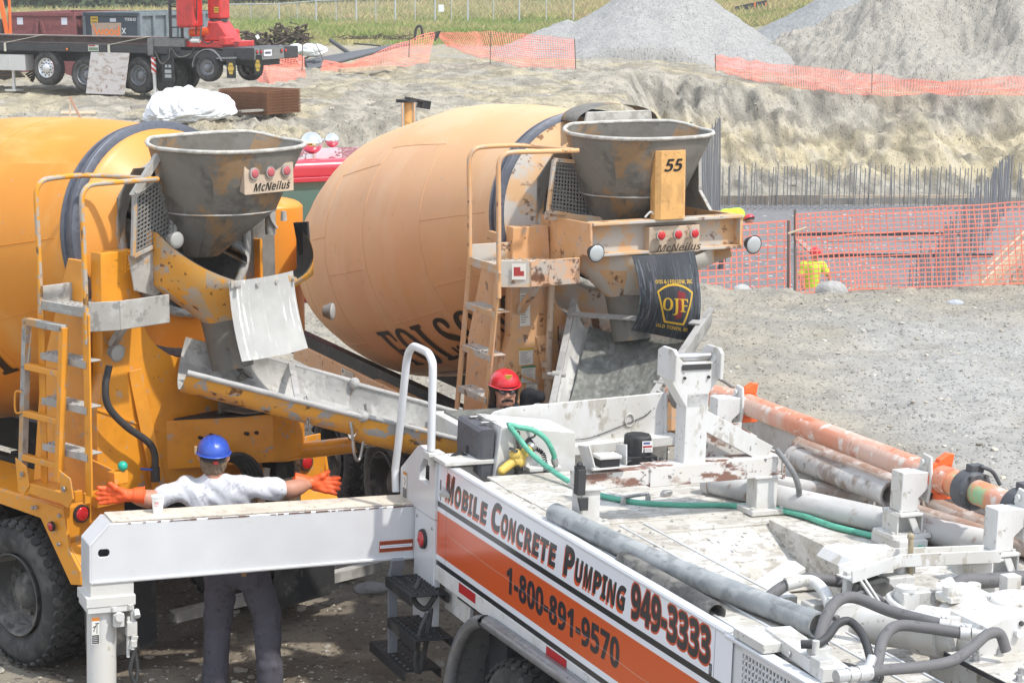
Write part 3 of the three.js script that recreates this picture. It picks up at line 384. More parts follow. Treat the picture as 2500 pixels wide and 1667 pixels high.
  for (const y of two ? [2.38, 2.04, 1.70, 1.36] : [2.27, 1.95, 1.62]) { const s = new MB(), a = zt(zA, y), b = zt(zB, y); s.box(LX + .05, y, (a + b) / 2, .13, .012, b - a).box(LX - .012, y - .02, (a + b) / 2, .008, .05, b - a); for (let i = 0; i < 8; i++) s.cyl([LX + .01, y, a + .05 + i * .058], [LX + .01, y + .014, a + .05 + i * .058], .012, .008, 6); s.build('step', two ? M.tanPlat : M.grey, ld); }
  if (!two) { // folded lower section
    const f = new THREE.Group(); f.name = 'folding_ladder'; t.add(f); const x = LX - .06, q = y => (2.49 - y) * -.12; for (const z of [-.24, .2]) new MB().bar([x, 1.40, z + q(1.4)], [x, 2.5, z + q(2.5)], .05, .05, V(1, 0, 0)).build('stile', z < 0 ? M.grey : M.yel, f); new MB().box(x, 2.49, -.02, .05, .05, .46).build('rung', M.grey, f); for (const y of [2.17, 1.83, 1.51]) new MB().box(x, y, -.02 + q(y), .05, .045, .42).build('rung', M.yel, f);
    new MB().tube([[x - .02, 1.98, -.3], [x - .05, 1.98, -.34], [x - .05, 1.84, -.35], [x - .02, 1.84, -.31]], .008, 20, 6).build('grab_handle', M.yel, f);
    const b = new MB(); for (const z of [-.33, .2]) b.poly([[z - .07, 1.5], [z + .06, 1.46], [z + .09, 1.32], [z + .02, 1.24], [z - .05, 1.26]], .012, 'zy', LX - .1); b.box(LX - .02, 1.30, -.06, .14, .08, .5).box(-1.1, 1.3, .27, .3, .08, .03).poly([[.05, 1.5], [.36, 1.46], [.34, 1.3], [.12, 1.27]], .02, 'zy', -1.02); b.build('ladder_foot', M.yel, t); const bo = new MB(); bo.bolt(LX - .11, 1.38, .2, '-x', .02).bolt(LX - .11, 1.40, -.30, '-x', .02); bo.build('bolts', M.steel, t);
    const cb = new MB().box(-1.0, 1.42, .33, .12, .09, .08); cb.build('valve_box', M.yel, t); new MB().sph(-.98, 1.50, .36, .035).cyl([-.98, 1.44, .36], [-.98, 1.5, .36], .01).build('valve_knob', plain([.02, .42, .30], .35), t); new MB().bar([-.75, 1.42, .25], [-.68, 1.41, .3], .02, .015).build('tap_handle', plain([.02, .07, .3], .4), t);
  }
  // mesh guard beside the hopper
  const q = two ? [[-.62, 3.47], [-.29, 3.43], [-.26, 3.0], [-.67, 3.08]] : [[-.70, 3.36], [-.28, 3.54], [-.35, 3.02], [-.73, 2.93]]; const gp = (u, v) => { const a = [0, 1].map(k => mix(mix(q[0][k], q[1][k], u), mix(q[3][k], q[2][k], u), v)); return V(a[0], a[1], .22 + (two ? -.05 : -.06) * u); };
  const gm = new MB(), nu = two ? 13 : 12, nv = two ? 14 : 15; for (let i = 0; i <= nu; i++) gm.bar(gp(i / nu, 0), gp(i / nu, 1), .011, .006, V(0, 0, 1), .001); for (let j = 0; j <= nv; j++) gm.bar(gp(0, j / nv).add(V(0, 0, .004)), gp(1, j / nv).add(V(0, 0, .004)), .011, .006, V(0, 0, 1), .001);
  const gd = gm.build('mesh_guard', M.meshGrey, t); gd.userData.kind = 'stuff'; const gf = new MB(); for (const [a, b] of [[[0, 0], [1, 0]], [[1, 0], [1, 1]], [[0, 1], [1, 1]], [[0, 0], [0, 1]]]) gf.bar(gp(...a), gp(...b), .03, .03, V(0, 0, 1)); if (!two) gf.tube([gp(1.04, -.05).add(V(0, 0, .03)), gp(1.05, .5).add(V(0, 0, .03)), gp(1.02, 1.02).add(V(0, 0, .03))], .016, 12, 8).poly([[-.74, 2.93], [-.35, 3.02], [-.36, 2.70], [-.52, 2.62], [-.70, 2.68]], .014, 'xy', .17).bar([-.50, 3.62, .24], [-.70, 3.34, .2], .05, .05).bar([-.46, 3.56, .18], [-.2, 3.56, .3], .05, .012); else gf.bar([-.66, 3.04, .14], [-.2, 2.99, .3], .04, .06); gf.build('guard_frame', two ? M.tanPlat : M.grey, t);
  // collector and flap ------------------------------------
  const cn = 40, ring = (y, cx, cz, r, lift) => [...Array(cn + 1)].map((_, i) => { const a = -.12 * Math.PI + i / cn * Math.PI * 1.12, s = Math.sin(a); return V(cx - Math.cos(a) * r, y + lift * (1 - Math.max(0, s)) * (a > 1.57 ? .92 : 1) , cz + s * r * .85); });
  const top = two ? ring(2.74, .1, .32, .58, .2) : ring(2.70, .1, .26, .64, .38); const neck = ring(2.42, -.08, .40, .17, 0); const mid = top.map((p, i) => V(p.x, Math.min(p.y - .03, two ? 2.66 : 2.70), p.z)), cm = loft([top, mid, mid.map((p, i) => p.clone().lerp(neck[i], .5)), neck], .012, false), inn = new MB(); inn.g = [cm.g.pop()]; const col = cm.build('discharge_chute', two ? M.tanPlat : M.chuteTop, t); inn.build('chute_lining', M.lining, col);
  new MB().cyl([-.08, 2.44, .40], [-.06, 2.08, .46], .17, .15, 24, true).build('chute_neck', M.hopper, col);
  const fs = two ? { w: .56, x: -.02, z0: .86, y0: 2.80, y1: 2.2, m: M.flapB } : { w: .57, x: -.08, z0: .81, y0: 2.77, y1: 2.22, m: M.flapG }; const fg = new THREE.PlaneGeometry(1, 1, 16, 20), fp = fg.attributes.position, fuv = fg.attributes.uv;
  for (let i = 0; i < fp.count; i++) { const u = fp.getX(i) + .5, v = .5 - fp.getY(i), b = two ? .10 * Math.sin(v * 2.6) + .05 * Math.sin(u * 3.1 + .4) - .26 * v * v * (1 - u) + .04 * Math.sin(u * 9 + v * 2) * v : .05 * Math.sin(u * 2.8) + .10 * v * v; fp.setXYZ(i, fs.x + (u - .5) * fs.w * (two ? 1 - .12 * v : 1 + .04 * v) + (two ? .06 * v : .03 * v), mix(fs.y0, fs.y1, v) - (two ? .1 * v * u : -.02 * u), fs.z0 + b); } fg.computeVertexNormals(); const fm = new THREE.Mesh(fg, fs.m); fm.name = 'rubber_flap'; t.add(fm);
  if (!two) { const b = new MB(); for (let i = 0; i < 4; i++) b.cyl([-.32 + i * .17, 2.735, .83], [-.32 + i * .17, 2.735, .87], .015, .015, 8); b.bar([-.36, 2.75, .825], [.20, 2.74, .835], .012, .05); b.build('flap_bolts', M.grey, fm);
    const rb = new MB(); rb.poly([[.24, 3.04], [.40, 3.06], [.42, 2.84], [.30, 2.80]], .02, 'zy', .72); rb.build('side_flap', M.rubber, t); const wp = new MB(); wp.cyl([.62, 2.95, .1], [.62, 3.36, .1], .04, .04, 14).cyl([.7, 3.05, .16], [.7, 3.12, .16], .025, .02, 12).tube([[.58, 3.35, .12], [.57, 3.2, .15], [.59, 3.08, .14], [.63, 3.0, .16]], .012, 20, 6); wp.build('water_pipe', M.grey, t); }
  // work lamps
  const workLamp = (x, y, z, ax, r = .07, m = M.glass) => { const g = new THREE.Group(); g.name = 'work_lamp'; t.add(g); const a = V(x, y, z); new MB().cyl(a.clone().addScaledVector(ax, -.07), a, r * .6, r, 22).build('lamp_housing', two ? M.black : M.dusty2, g); const q = new THREE.SphereGeometry(r * .9, 20, 8, 0, 6.283, 0, 1.57); q.scale(1, .25, 1); q.applyQuaternion(new THREE.Quaternion().setFromUnitVectors(V(0, 1, 0), ax)); q.translate(a.x, a.y, a.z); new MB().add(q).build('lens', m, g); };
  const back = V(.1, -.1, 1).normalize();
  if (two) { workLamp(-.55, 2.82, .80, back); workLamp(.85, 2.80, .74, back, .075); } else { workLamp(-.90, 2.27, .24, back, .065, M.dustGlass); workLamp(-.50, 3.04, .42, V(0, 0, 1), .06, M.dustGlass); workLamp(1.12, 2.32, .22, V(.5, 0, .8).normalize(), .07, M.dustGlass);
    new MB().tube([[-.95, 2.18, .2], [-1.0, 2.05, .22], [-.98, 1.9, .22], [-.84, 1.74, .22], [-.66, 1.6, .22], [-.6, 1.5, .22], [-.6, 1.36, .22]], .026, 50, 10).tube([[-.6, 1.4, .22], [-.6, 1.3, .22]], .034, 4, 12).build('hydraulic_hose', M.hoseBlk, t); const hz = new MB(); for (let i = 0; i < 5; i++) { const c = []; for (let k = 0; k <= 14; k++) { const a = .3 + k / 14 * 3.5; c.push([-.12 + Math.cos(a) * (.19 + i * .022), 1.16 + Math.sin(a) * (.24 + i * .014), .42 + i * .022]); } hz.tube(c, .016, 40, 8); } hz.build('coiled_hose', M.hoseBlk, t); }
  // chassis, fenders, wheels ------------------------------
  const ch = new MB(); for (const x of [-.43, .43]) ch.bar([x, .98, .1], [x, .98, -7], .09, .28); ch.box(0, 1.0, .05, .9, .25, .1).box(0, .62, -.62, 1.5, .2, .2).box(0, .62, -1.95, 1.5, .2, .2).box(0, 1.02, -1.3, .7, .2, 1.4); ch.build('chassis', M.black, t);
  const fn = new MB(), fY = two ? 1.16 : 1.18; for (const s of [-1, 1]) { const fx = s > 0 && two ? .80 : .98, fw = s > 0 && two ? .3 : .5, x0 = s < 0 ? -1.24 : fx + fw / 2 - .03; fn.poly([[-3.2, fY], [.0, fY], [.05, fY - .28], [.18, fY - .42], [.18, fY - .52], [.06, fY - .54], [-.28, fY - .12], [-1.0, fY - .1], [-3.2, fY - .1]], .03, 'zy', x0); fn.box(s * fx, fY, -1.6, fw, .02, 3.2).box(s * (fx - .01), fY - .15, .0, fw, .3, .02).box(s * (fx - .01), fY - .33, .095, fw, .02, .21, 45).box(s * (fx - .01), fY - .47, .17, fw, .1, .02); }
  if (!two) fn.box(.85, fY + .07, .02, .6, .16, .02); const fd = fn.build('fender', P, t);
  for (const s of [-1, 1]) lampOn(fd, 'tail_lamp', s * (s < 0 ? 1.10 : two ? .8 : 1.0), fY - .06, .012, .066); lampOn(fd, 'side_marker', -1.262, fY - .14, -.10, .036, V(-1, 0, 0)); const fb = new MB(); for (const [z, y] of [[-.3, fY - .04], [-.02, fY - .05], [-.04, fY - .26], [-.34, fY - .05]]) fb.bolt(-1.255, y, z, '-x', .016); fb.build('bolts', M.steel, fd);
  for (const s of [-1, 1]) { const c = s > 0 && two ? .68 : s * .87, w = s > 0 && two ? .24 : .31; new MB().poly([[c - w, fY - .52], [c + w, fY - .52], [c + w, .1], [c + w - .05, .05], [c - w + .05, .05], [c - w, .1]], .014, 'xy', .12).build('mud_flap', M.rubber, t); }
  const wl = o.wheels; for (const z of wl) for (const [x, out] of [[-1.13, -1], [-.79, -1], [.76, 1], [1.10, 1]]) { if (x > 0 && two) continue; wheel(t, x, o.wy || .53, z, { r: o.wr, out, dish: Math.abs(x) > 1 ? .16 : .02 }); }
  return t;
}
M.steel2 = worn([.07, .075, .09], [[[.3, .32, .38], 3, .5, .2, .7, .2], [[.4, .39, .36], 20, .68, .05, .6]], { rough: .4, metal: .4, seed: 23, n: 256 });
M.hole2 = worn([.24, .23, .21], [[[.3, .29, .27], 8, .55, .1, .6]], { rough: .9, seed: 24, n: 128 });
M.tanPale = worn([.55, .42, .30], [[[.4, .33, .26], 8, .55, .12, .6], [rustC, 20, .72, .04, .7]], { rough: .6, seed: 25, own: 1, n: 256 });
M.tanPlat = worn([.60, .37, .19], [[[.47, .455, .42], 7, .47, .1, .9], [rustC, 18, .68, .04, .8]], { rough: .75, seed: 26 });
M.railY = worn([.70, .30, .022], [[splat, 10, .52, .06, .9, 2], [[.05, .05, .05], 16, .68, .04, .8]], { rough: .5, seed: 27, own: 1, n: 256 });
M.meshGrey = plain([.20, .19, .175], .8); M.redDust = plain([.45, .10, .11], .45); M.dustGlass = plain([.35, .345, .32], .5); M.dusty2 = worn([.2, .19, .175], [[[.35, .34, .31], 8, .5, .15, .7]], { rough: .8, seed: 28, n: 128 }); M.hoseBlk = worn([.022, .023, .026], [[[.12, .115, .11], 14, .62, .08, .5]], { rough: .6, seed: 29, n: 256 });
M.chuteTop = worn([.70, .32, .04], [[splat, 7, .57, .07, .9], [[.56, .34, .12], 6, .5, .14, .5], [rustC, 22, .72, .03, .9], [dark, 18, .78, .02, .8]], { rough: .5, seed: 30, size: 1.1 });
M.flapG = new THREE.MeshPhysicalMaterial({ roughness: .85, side: THREE.DoubleSide, map: dataTex(256, (u, v) => { const a = .38 + .12 * fbm(u * 6, v * 6, 6, 5, 4), st = ss(.6, .72, vn2(u, v, 30, 2, 8)) * (u < .3 || u > .72 ? 1 : .25); return [mix(a, .82, st), mix(a * .985, .80, st), mix(a * .93, .74, st)]; }, true) });
M.flapB = new THREE.MeshPhysicalMaterial({ roughness: .6, side: THREE.DoubleSide, map: canvasTex(512, 512, (g, w, h) => {
  g.fillStyle = '#2b2e33'; g.fillRect(0, 0, w, h); const r = rngOf(5); for (let i = 0; i < 420; i++) { const x = r() * w, e = Math.abs(x / w - .5) * 2; g.fillStyle = `rgba(${150 + r() * 60 | 0},${155 + r() * 60 | 0},${165 + r() * 55 | 0},${(.05 + .28 * e * r()).toFixed(3)})`; g.fillRect(x, r() * h, 2 + r() * 7, 20 + r() * 150); }
  g.save(); g.translate(280, 285); g.strokeStyle = '#c9a02c'; g.lineWidth = 13; g.lineJoin = 'round'; g.beginPath(); g.moveTo(-140, -60); g.quadraticCurveTo(0, -150, 140, -60); g.lineTo(60, 130); g.lineTo(-60, 130); g.closePath(); g.stroke(); g.fillStyle = '#7c2328'; g.beginPath(); g.moveTo(20, -70); g.lineTo(80, -60); g.lineTo(40, 90); g.lineTo(0, 110); g.fill(); g.fillStyle = '#c9a02c'; g.font = 'bold 110px serif'; g.textAlign = 'center'; g.fillText('OJF', 0, 55); g.font = 'bold 30px sans-serif'; g.fillText('OTIS & J FOLSOM, INC', 0, -112); g.fillText('OLD TOWN, ME', 0, 172); g.restore();
}) });
M.lining = worn([.10, .095, .085], [[[.2, .19, .17], 8, .54, .12, .7]], { seed: 36, n: 256, rough: .8 });
M.rimGrey = worn([.42, .41, .39], [[[.28, .26, .24], 14, .55, .1, .7, .4], [[.55, .27, .06], 9, .7, .04, .6]], { rough: .7, seed: 31, n: 256 });
M.bracket = worn([.13, .12, .105], [[[.3, .27, .23], 6, .5, .16, .7], [[.5, .22, .02], 7, .62, .04, .8]], { rough: .75, seed: 32, n: 256 });
M.creteLt = worn([.60, .59, .56], [[[.42, .41, .39], 6, .55, .14, .7], [[.30, .3, .28], 26, .66, .06, .6]], { rough: .9, seed: 33 }); M.tanPost = worn([.70, .38, .12], [[[.62, .36, .16], 5, .55, .15, .5], [splat, 30, .76, .03, .4]], { rough: .45, seed: 34, n: 256, coat: .2 });
M.cabRed = plain([.50, .02, .045], .3, 0, { clearcoat: .8 }); M.cabGlass = plain([.10, .19, .16], .05, 0, { clearcoat: 1 });
const mixerA = mixer({ label: 'bright yellow mixer truck at the left with its chute swung out towards the pump', pos: [-2.3, 0, -14.8], turn: 47, paint: M.yel, drum: M.yelDrum, wheels: [-.62, -2.0], wy: .43, wr: .55 });
const mixerB = mixer({ two: true, label: 'faded tan mixer truck numbered 55, behind the red helmeted worker', pos: [.79, 0, -16.04], turn: 25, paint: M.tan, drum: M.tanDrum, wheels: [-.55, -1.8, -3.1] });
// ---------------------------------------------------------------- parts of one mixer only
{ // yellow mixer: swung chute on its bracket, lift cylinder
  const t = mixerA, S = V(-.46, 2.23, .44), Ee = V(1.20, 1.60, 1.60);
  const mk = (a, b, w, h, w2, name, mo, mi) => { const q = troughGeo(a, b, w, h, .012, R(9), w2); const m = new MB().add(q.outer).build(name, mo, t); new MB().add(q.inner).build('chute_lining', mi, m); return [q, m]; };
  const mid = S.clone().lerp(Ee, .60); const [q1, c1] = mk(S, mid, .78, .24, .72, 'main_chute', M.chute, M.crete), [q2, c2] = mk(mid.clone().addScaledVector(q1.u, -.02), Ee,   .68, .27, .60, 'extension_chute', M.chute, M.crete);
  const e = new MB(); for (const s of [-1, 1]) e.cyl(S.clone().addScaledVector(q1.s, s * .395).addScaledVector(q1.f, s < 0 ? .5 : 0), mid.clone().addScaledVector(q1.s, s * .365), .021, .021, 10); const cb = S.clone().lerp(mid, .62); e.bar(cb.clone().addScaledVector(q1.s, -.37).addScaledVector(q1.u, .01), cb.clone().addScaledVector(q1.s, .37).addScaledVector(q1.u, .01), .05, .012, q1.u); e.build('rim_rod', M.rimGrey, c1);
  const e2 = new MB(); for (const s of [-1, 1]) e2.cyl(mid.clone().addScaledVector(q1.s, s * .335), Ee.clone().addScaledVector(q1.s, s * .30), .018, .018, 10).sph(...mid.clone().addScaledVector(q1.s, s * .345).toArray(), .042).bar(Ee.clone().addScaledVector(q1.s, s * .23).addScaledVector(q1.f, -.05), Ee.clone().addScaledVector(q1.s, s * .24).addScaledVector(q1.f, -.05).addScaledVector(q1.u, .06), .03, .03, q1.f); e2.build('rim_rod', M.rimGrey, c2);
  const near = p => p.addScaledVector(q1.s, q1.s.z > 0 ? .29 : -.29); const sgn = q1.s.z > 0 ? 1 : -1;
  const h1 = mid.clone().addScaledVector(q1.f, -.12).addScaledVector(q1.s, sgn * .3); new MB().tube([h1, h1.clone().add(V(.0, -.12, .05)), h1.clone().add(V(.05, -.32, .02)), h1.clone().add(V(.14, -.38, -.02)), h1.clone().add(V(.17, -.1, .02)), h1.clone().add(V(.16, .02, .02))], .011, 40, 7).build('carry_handle', M.steel, c1);
  const h2 = mid.clone().lerp(Ee, .42).addScaledVector(q1.s, sgn * .27); new MB().tube([h2, h2.clone().add(V(.0, -.03, .07)), h2.clone().add(V(.14, -.06, .06)), h2.clone().add(V(.14, -.05, 0))], .009, 24, 7).build('carry_handle', M.railY, c2);
  const chn = new MB(), c0 = S.clone().lerp(mid, .66).addScaledVector(q1.s, sgn * .30); for (let i = 0; i < 7; i++) { const g = new THREE.TorusGeometry(.014, .0045, 6, 12); g.scale(1, 1.5, 1); if (i & 1) g.rotateY(Math.PI / 2); g.translate(c0.x + .004 * i, c0.y - .03 * i, c0.z + .02); chn.add(g); } chn.build('chain', M.steel, c1);
  // bracket under the chute
  const br = new MB(); br.poly([[-.02, 1.70], [.46, 1.70], [.40, 1.98], [.26, 2.10], [.06, 2.05], [-.02, 1.9]], .02, 'xy', .22); br.bar([.0, 2.06, .46], [.46, 1.72, .34], .06, .02); br.poly([[.0, .2], [.48, .2], [.5, .42], [.3, .52], [.05, .46]], .016, 'xz', 1.715); br.bar([.44, 1.70, .24], [.30, 2.08, .24], .03, .1); br.bar([.02, 2.02, .44], [.46, 1.74, .42], .012, .09); const bk = br.build('chute_bracket', M.bracket, t); new MB().cyl([.24, 1.93, .235], [.24, 1.93, .246], .07, .07, 20).build('painted_hole_shade', M.hole, bk);  // last disc: dark paint for the shade inside a hole, plate is solid
  new MB().tube([[-.12, 1.9, .12], [0, 1.86, .3], [.08, 1.8, .42]], .01, 12, 6).build('lock_lever', M.rimGrey, t); new MB().tube([[.46, 1.86, .1], [.8, 1.87, .18], [.86, 1.83, .2], [.5, 1.79, .12]], .012, 24, 6).build('lock_lever', M.rimGrey, t);
  const a = V(.58, 1.32, .30), b = V(1.0, 1.48, 1.12); const cyl = new MB().cyl(a.clone().lerp(b, .04), a.clone().lerp(b, .64), .062, .062, 20).build('lift_cylinder', M.yel, t); new MB().cyl(a.clone().lerp(b, .64), a.clone().lerp(b, .86), .036, .036, 16).build('piston_rod', M.chrome, cyl); new MB().cyl(a.clone().lerp(b, .82), b, .045, .045, 14).sph(...b.toArray(), .06).build('rod_end', M.black, cyl); new MB().cyl(a.clone().lerp(b, .61), a.clone().lerp(b, .655), .066, .066, 18).build('rod_gland', M.black, cyl);
  new MB().box(.50, 1.22, .27, .17, .16, .17).sph(.5, 1.12, .27, .06).cyl([.52, 1.3, .3], [.62, 1.34, .34], .03, .03, 10).build('pivot_hub', M.black, t); new MB().tube([[.58, 1.30, .32], [.60, 1.2, .36], [.57, 1.08, .38], [.46, .95, .38], [.42, .8, .36]], .014, 30, 8).build('cylinder_hose', worn([.24, .2, .15], [[[.12, .1, .08], 8, .5, .1, .6]], { n: 128, seed: 41 }), t);
  const lp = new MB(); lp.cyl([.36, 1.24, .3], [.22, .78, .34], .035, .035, 12); lp.bar([.35, 1.2, .2], [.35, .75, .2], .14, .03); lp.bar([-.1, 1.05, .3], [.34, 1.3, .26], .04, .04); lp.build('brace', M.tanPlat, t); new MB().poly([[.38, .9], [.66, .9], [.66, 1.28], [.50, 1.28]], .016, 'xy', .33).build('gusset', P_(.66), t);
  function P_() { return M.tanPlat; }
}
{ // tan mixer: number post, cross beam, side plates, chute, cab
  const t = mixerB;
  const post = new MB().poly([[-.045, .70], [.215, .70], [.215, .77], [.185, .80], [-.01, .80], [-.045, .77]], .52, 'xz', 3.04).build('number_post', M.tanPost, t);
  decal('number_plate', printed(256, 160, 'rgba(0,0,0,0)', (g, w, h) => fitText(g, '55', 10, 146, 236, 130, 'bold italic $ sans-serif', '#15130f', -.05)), [.0, 3.51, .801], [.168, 3.51, .801], [.168, 3.395, .801], [.0, 3.395, .801], post, .003, { transparent: true, alphaTest: .4 });
  const b = new MB(); b.box(.09, 2.91, .66, 1.26, .23, .012).box(.09, 3.03, .71, 1.30, .025, .12).box(.09, 2.795, .70, 1.30, .025, .10).box(.72, 2.91, .70, .014, .23, .11); b.build('cross_beam', M.tanPlat, t);
  for (const x of [-.58, .72]) new MB().poly([[-.20, 2.52], [-.02, 2.46], [.2, 2.58], [.62, 2.79], [.75, 2.79], [.75, 3.04], [-.10, 3.02], [-.20, 2.98]], .022, 'zy', x).build('side_plate', M.tan, t);
  new MB().bar([.70, 2.78, .62], [.35, 2.55, .2], .02, .16).build('side_brace', M.tanPlat, t); const rb = new MB(); rb.poly([[.2, 3.6], [.36, 3.56], [.38, 3.2], [.55, 3.06], [.1, 3.05]], .03, 'zy', .56); rb.build('side_flap', M.grey, t); new MB().tube([[-.10, 3.06, .72], [-.06, 3.10, .74], [-.02, 3.055, .74], [.0, 3.1, .73], [.03, 3.06, .75], [.05, 3.05, .72]], .008, 30, 6).build('rag_tie', plain([.7, .7, .68], .8), t);
  const S = V(.0, 2.36, .50), Ee = V(-.86, 1.62, 1.28), q = troughGeo(S, Ee, 1.12, .44, .014, 0, .64), c = new MB().add(q.outer).build('main_chute', M.crete, t); new MB().add(q.inner).build('chute_lining', M.creteLt, c);
  const q2 = troughGeo(S.clone().lerp(Ee, .05).addScaledVector(q.u, -.20), Ee.clone().addScaledVector(q.u, -.16), .66, .18, .05, 0, .44); const wet = []; { const top = new MB(); const n = 30, mm = 16, pos = [], idx = []; for (let j = 0; j <= n; j++) for (let i = 0; i <= mm; i++) { const u = i / mm - .5, tt = j / n, w = mix(.86, .52, tt), p = S.clone().lerp(Ee, .08 + .92 * tt).addScaledVector(q.s, u * w).addScaledVector(q.u, -.25 + .35 * u * u * (1 - .3 * tt) + .03 * (fbm(i * .5, j * .5, 0, 5, 3) - .5)); pos.push(p.x, p.y, p.z); if (j < n && i < mm) { const o = j * (mm + 1) + i; idx.push(o, o + 1, o + mm + 1, o + 1, o + mm + 2, o + mm + 1); } } const g = new THREE.BufferGeometry(); g.setAttribute('position', new THREE.Float32BufferAttribute(pos, 3)); g.setIndex(idx); g.computeVertexNormals(); top.add(g); top.build('wet_concrete', M.wet, c).material.side = THREE.DoubleSide; }
  const e = new MB(); for (const s of [-1, 1]) e.bar(S.clone().addScaledVector(q.s, s * .56), Ee.clone().addScaledVector(q.s, s * .31), .05, .03, q.u); const cp = S.clone().lerp(Ee, .14); e.bar(cp.clone().addScaledVector(q.s, -.53).addScaledVector(q.u, .02), cp.clone().addScaledVector(q.s, .53).addScaledVector(q.u, .02), .045, .02, q.u); e.build('rim_bar', M.rimGrey, c);
  const bo = new MB(); for (const s of [-1, 1]) { const p = S.clone().lerp(Ee, .62).addScaledVector(q.s, s * .42); bo.cyl(p.clone().addScaledVector(q.s, -.07), p.clone().addScaledVector(q.s, .07), .016, .016, 10).cyl(p.clone().addScaledVector(q.s, -.03), p.clone().addScaledVector(q.s, .03), .028, .028, 8); } bo.build('hinge_bolts', M.grey, c);
  const hl = S.clone().lerp(Ee, .86), sg = q.s.x < 0 ? 1 : -1, L = hl.clone().addScaledVector(q.s, sg * .36); new MB().tube([L, L.clone().add(V(-.14, .02, .02)), L.clone().add(V(-.2, -.06, .04)), L.clone().add(V(-.1, -.12, .06)), L.clone().add(V(.0, -.1, .05))], .01, 30, 7).build('carry_handle', M.steel, c);
  new MB().cyl([-.60, 2.5, .14], [-.68, 1.2, .2], .028, .028, 12).cyl([-.65, 1.86, .16], [-.65, 1.9, .16], .045, .045, 10).bar([-.70, 1.8, .18], [-.56, 1.78, .22], .03, .05).build('water_pipe', M.tanPale, t);
  for (const [x, y, w, h, s] of [[-.80, 2.33, .09, .30, 3], [-.79, 1.94, .12, .13, 4], [-.77, 1.80, .12, .13, 5], [-.74, 1.66, .10, .14, 6]]) { const r = rngOf(s); decal('warning_label', printed(96, 192, '#d9d6cc', (g, W, Hh) => { g.fillStyle = s === 4 ? '#c9a632' : s === 5 ? '#4f7f5c' : '#b9b5aa'; g.fillRect(0, 0, W, 26); g.fillStyle = '#8b8880'; for (let i = 0; i < 12; i++) g.fillRect(8, 38 + i * 12, 40 + r() * 40, 5); }), [x - w / 2, y + h / 2, .082], [x + w / 2, y + h / 2, .082], [x + w / 2, y - h / 2, .082], [x - w / 2, y - h / 2, .082], t); }
  decal('warning_label', printed(64, 64, '#cfc8bd', (g) => { g.fillStyle = '#9c3330'; g.fillRect(8, 14, 30, 36); g.fillRect(30, 30, 24, 20); }), [-1.17, 2.76, .635], [-1.07, 2.76, .672], [-1.07, 2.64, .672], [-1.17, 2.64, .635], t, .012);
  // skirt along the left side and its plates
  const sk = new MB(); sk.box(-1.2, 1.3, -2.3, .03, .17, 3.9); const skm = sk.build('side_skirt', M.tan, t);
  decal('maker_lettering', printed(512, 128, '#d9d7d0', (g) => { fitText(g, 'McNeilus', 24, 96, 464, 70, 'bold italic $ sans-serif', '#26241f', -.1); g.fillStyle = '#26241f'; g.fillRect(20, 106, 470, 7); }), [-1.217, 1.37, -1.5], [-1.217, 1.37, -1.05], [-1.217, 1.26, -1.05], [-1.217, 1.26, -1.5], skm, .004);
  decal('warning_label', printed(128, 64, '#cfccc2', (g) => { g.fillStyle = '#555'; g.beginPath(); g.arc(16, 20, 10, 0, 7); g.fill(); for (let i = 0; i < 4; i++) g.fillRect(36, 12 + i * 12, 80, 3); }), [-1.217, 1.37, -2.9], [-1.217, 1.37, -2.6], [-1.217, 1.28, -2.6], [-1.217, 1.28, -2.9], skm, .004);
  // red cab in front of the drum
  const cab = new THREE.Group(); cab.name = 'cab'; t.add(cab); const red = M.cabRed; const cb = new MB();
  cb.box(.0, 2.78, -7.3, 2.3, .26, 1.5, 0, 0, 0, .1).box(0, 1.8, -7.3, 2.3, .9, 1.5, 0, 0, 0, .08); for (const x of [-1.1, 1.1]) for (const z of [-6.6, -8.0]) cb.box(x, 2.45, z, .1, .55, .1); cb.box(0, 2.7, -6.53, 2.26, .05, .03).build('cab_shell', red, cab); new MB().box(0, 2.44, -6.58, 2.1, .5, .02).box(-1.12, 2.44, -7.3, .02, .46, 1.3).box(1.12, 2.44, -7.3, .02, .46, 1.3).box(0, 2.44, -8.03, 2.1, .5, .02).build('cab_window', M.cabGlass, cab); new MB().box(.1, 2.2, -6.9, 1.4, .5, .2).build('cab_seat', M.black, cab);
  new MB().cyl([-.86, 1.2, -5.95], [-.86, 2.5, -5.95], .34, .34, 28).sph(-.86, 2.5, -5.95, .34, 1, .3, 1).build('water_tank', M.yelClean, t); new MB().sph(-.06, 3.06, -6.9, .12, 1, 1, 1.1).cyl([.0, 3.05, -6.98], [.28, 3.03, -7.5], .055, .03, 14).sph(.36, 3.04, -7.4, .08).cyl([.0, 2.9, -7], [.0, 3.0, -7], .03).build('roof_horn', M.chrome, cab);
  const ex = new MB().cyl([.90, 1.5, -6.5], [.90, 3.5, -6.5], .06, .06, 20).build('exhaust_stack', M.tanPost, t); new MB().cyl([.90, 3.5, -6.5], [.90, 3.53, -6.5], .12, .12, 20).box(1.02, 3.52, -6.5, .24, .025, .16, 0, 0, -12).box(1.10, 3.47, -6.5, .10, .09, .16, 0, 0, -10).build('rain_cap', M.black, ex); new MB().cyl([.83, 3.1, -6.45], [.83, 3.5, -6.45], .02, .02, 10).cyl([.97, 3.1, -6.45], [.97, 3.5, -6.45], .02, .02, 10).build('stack_guard', M.chrome, ex);
}
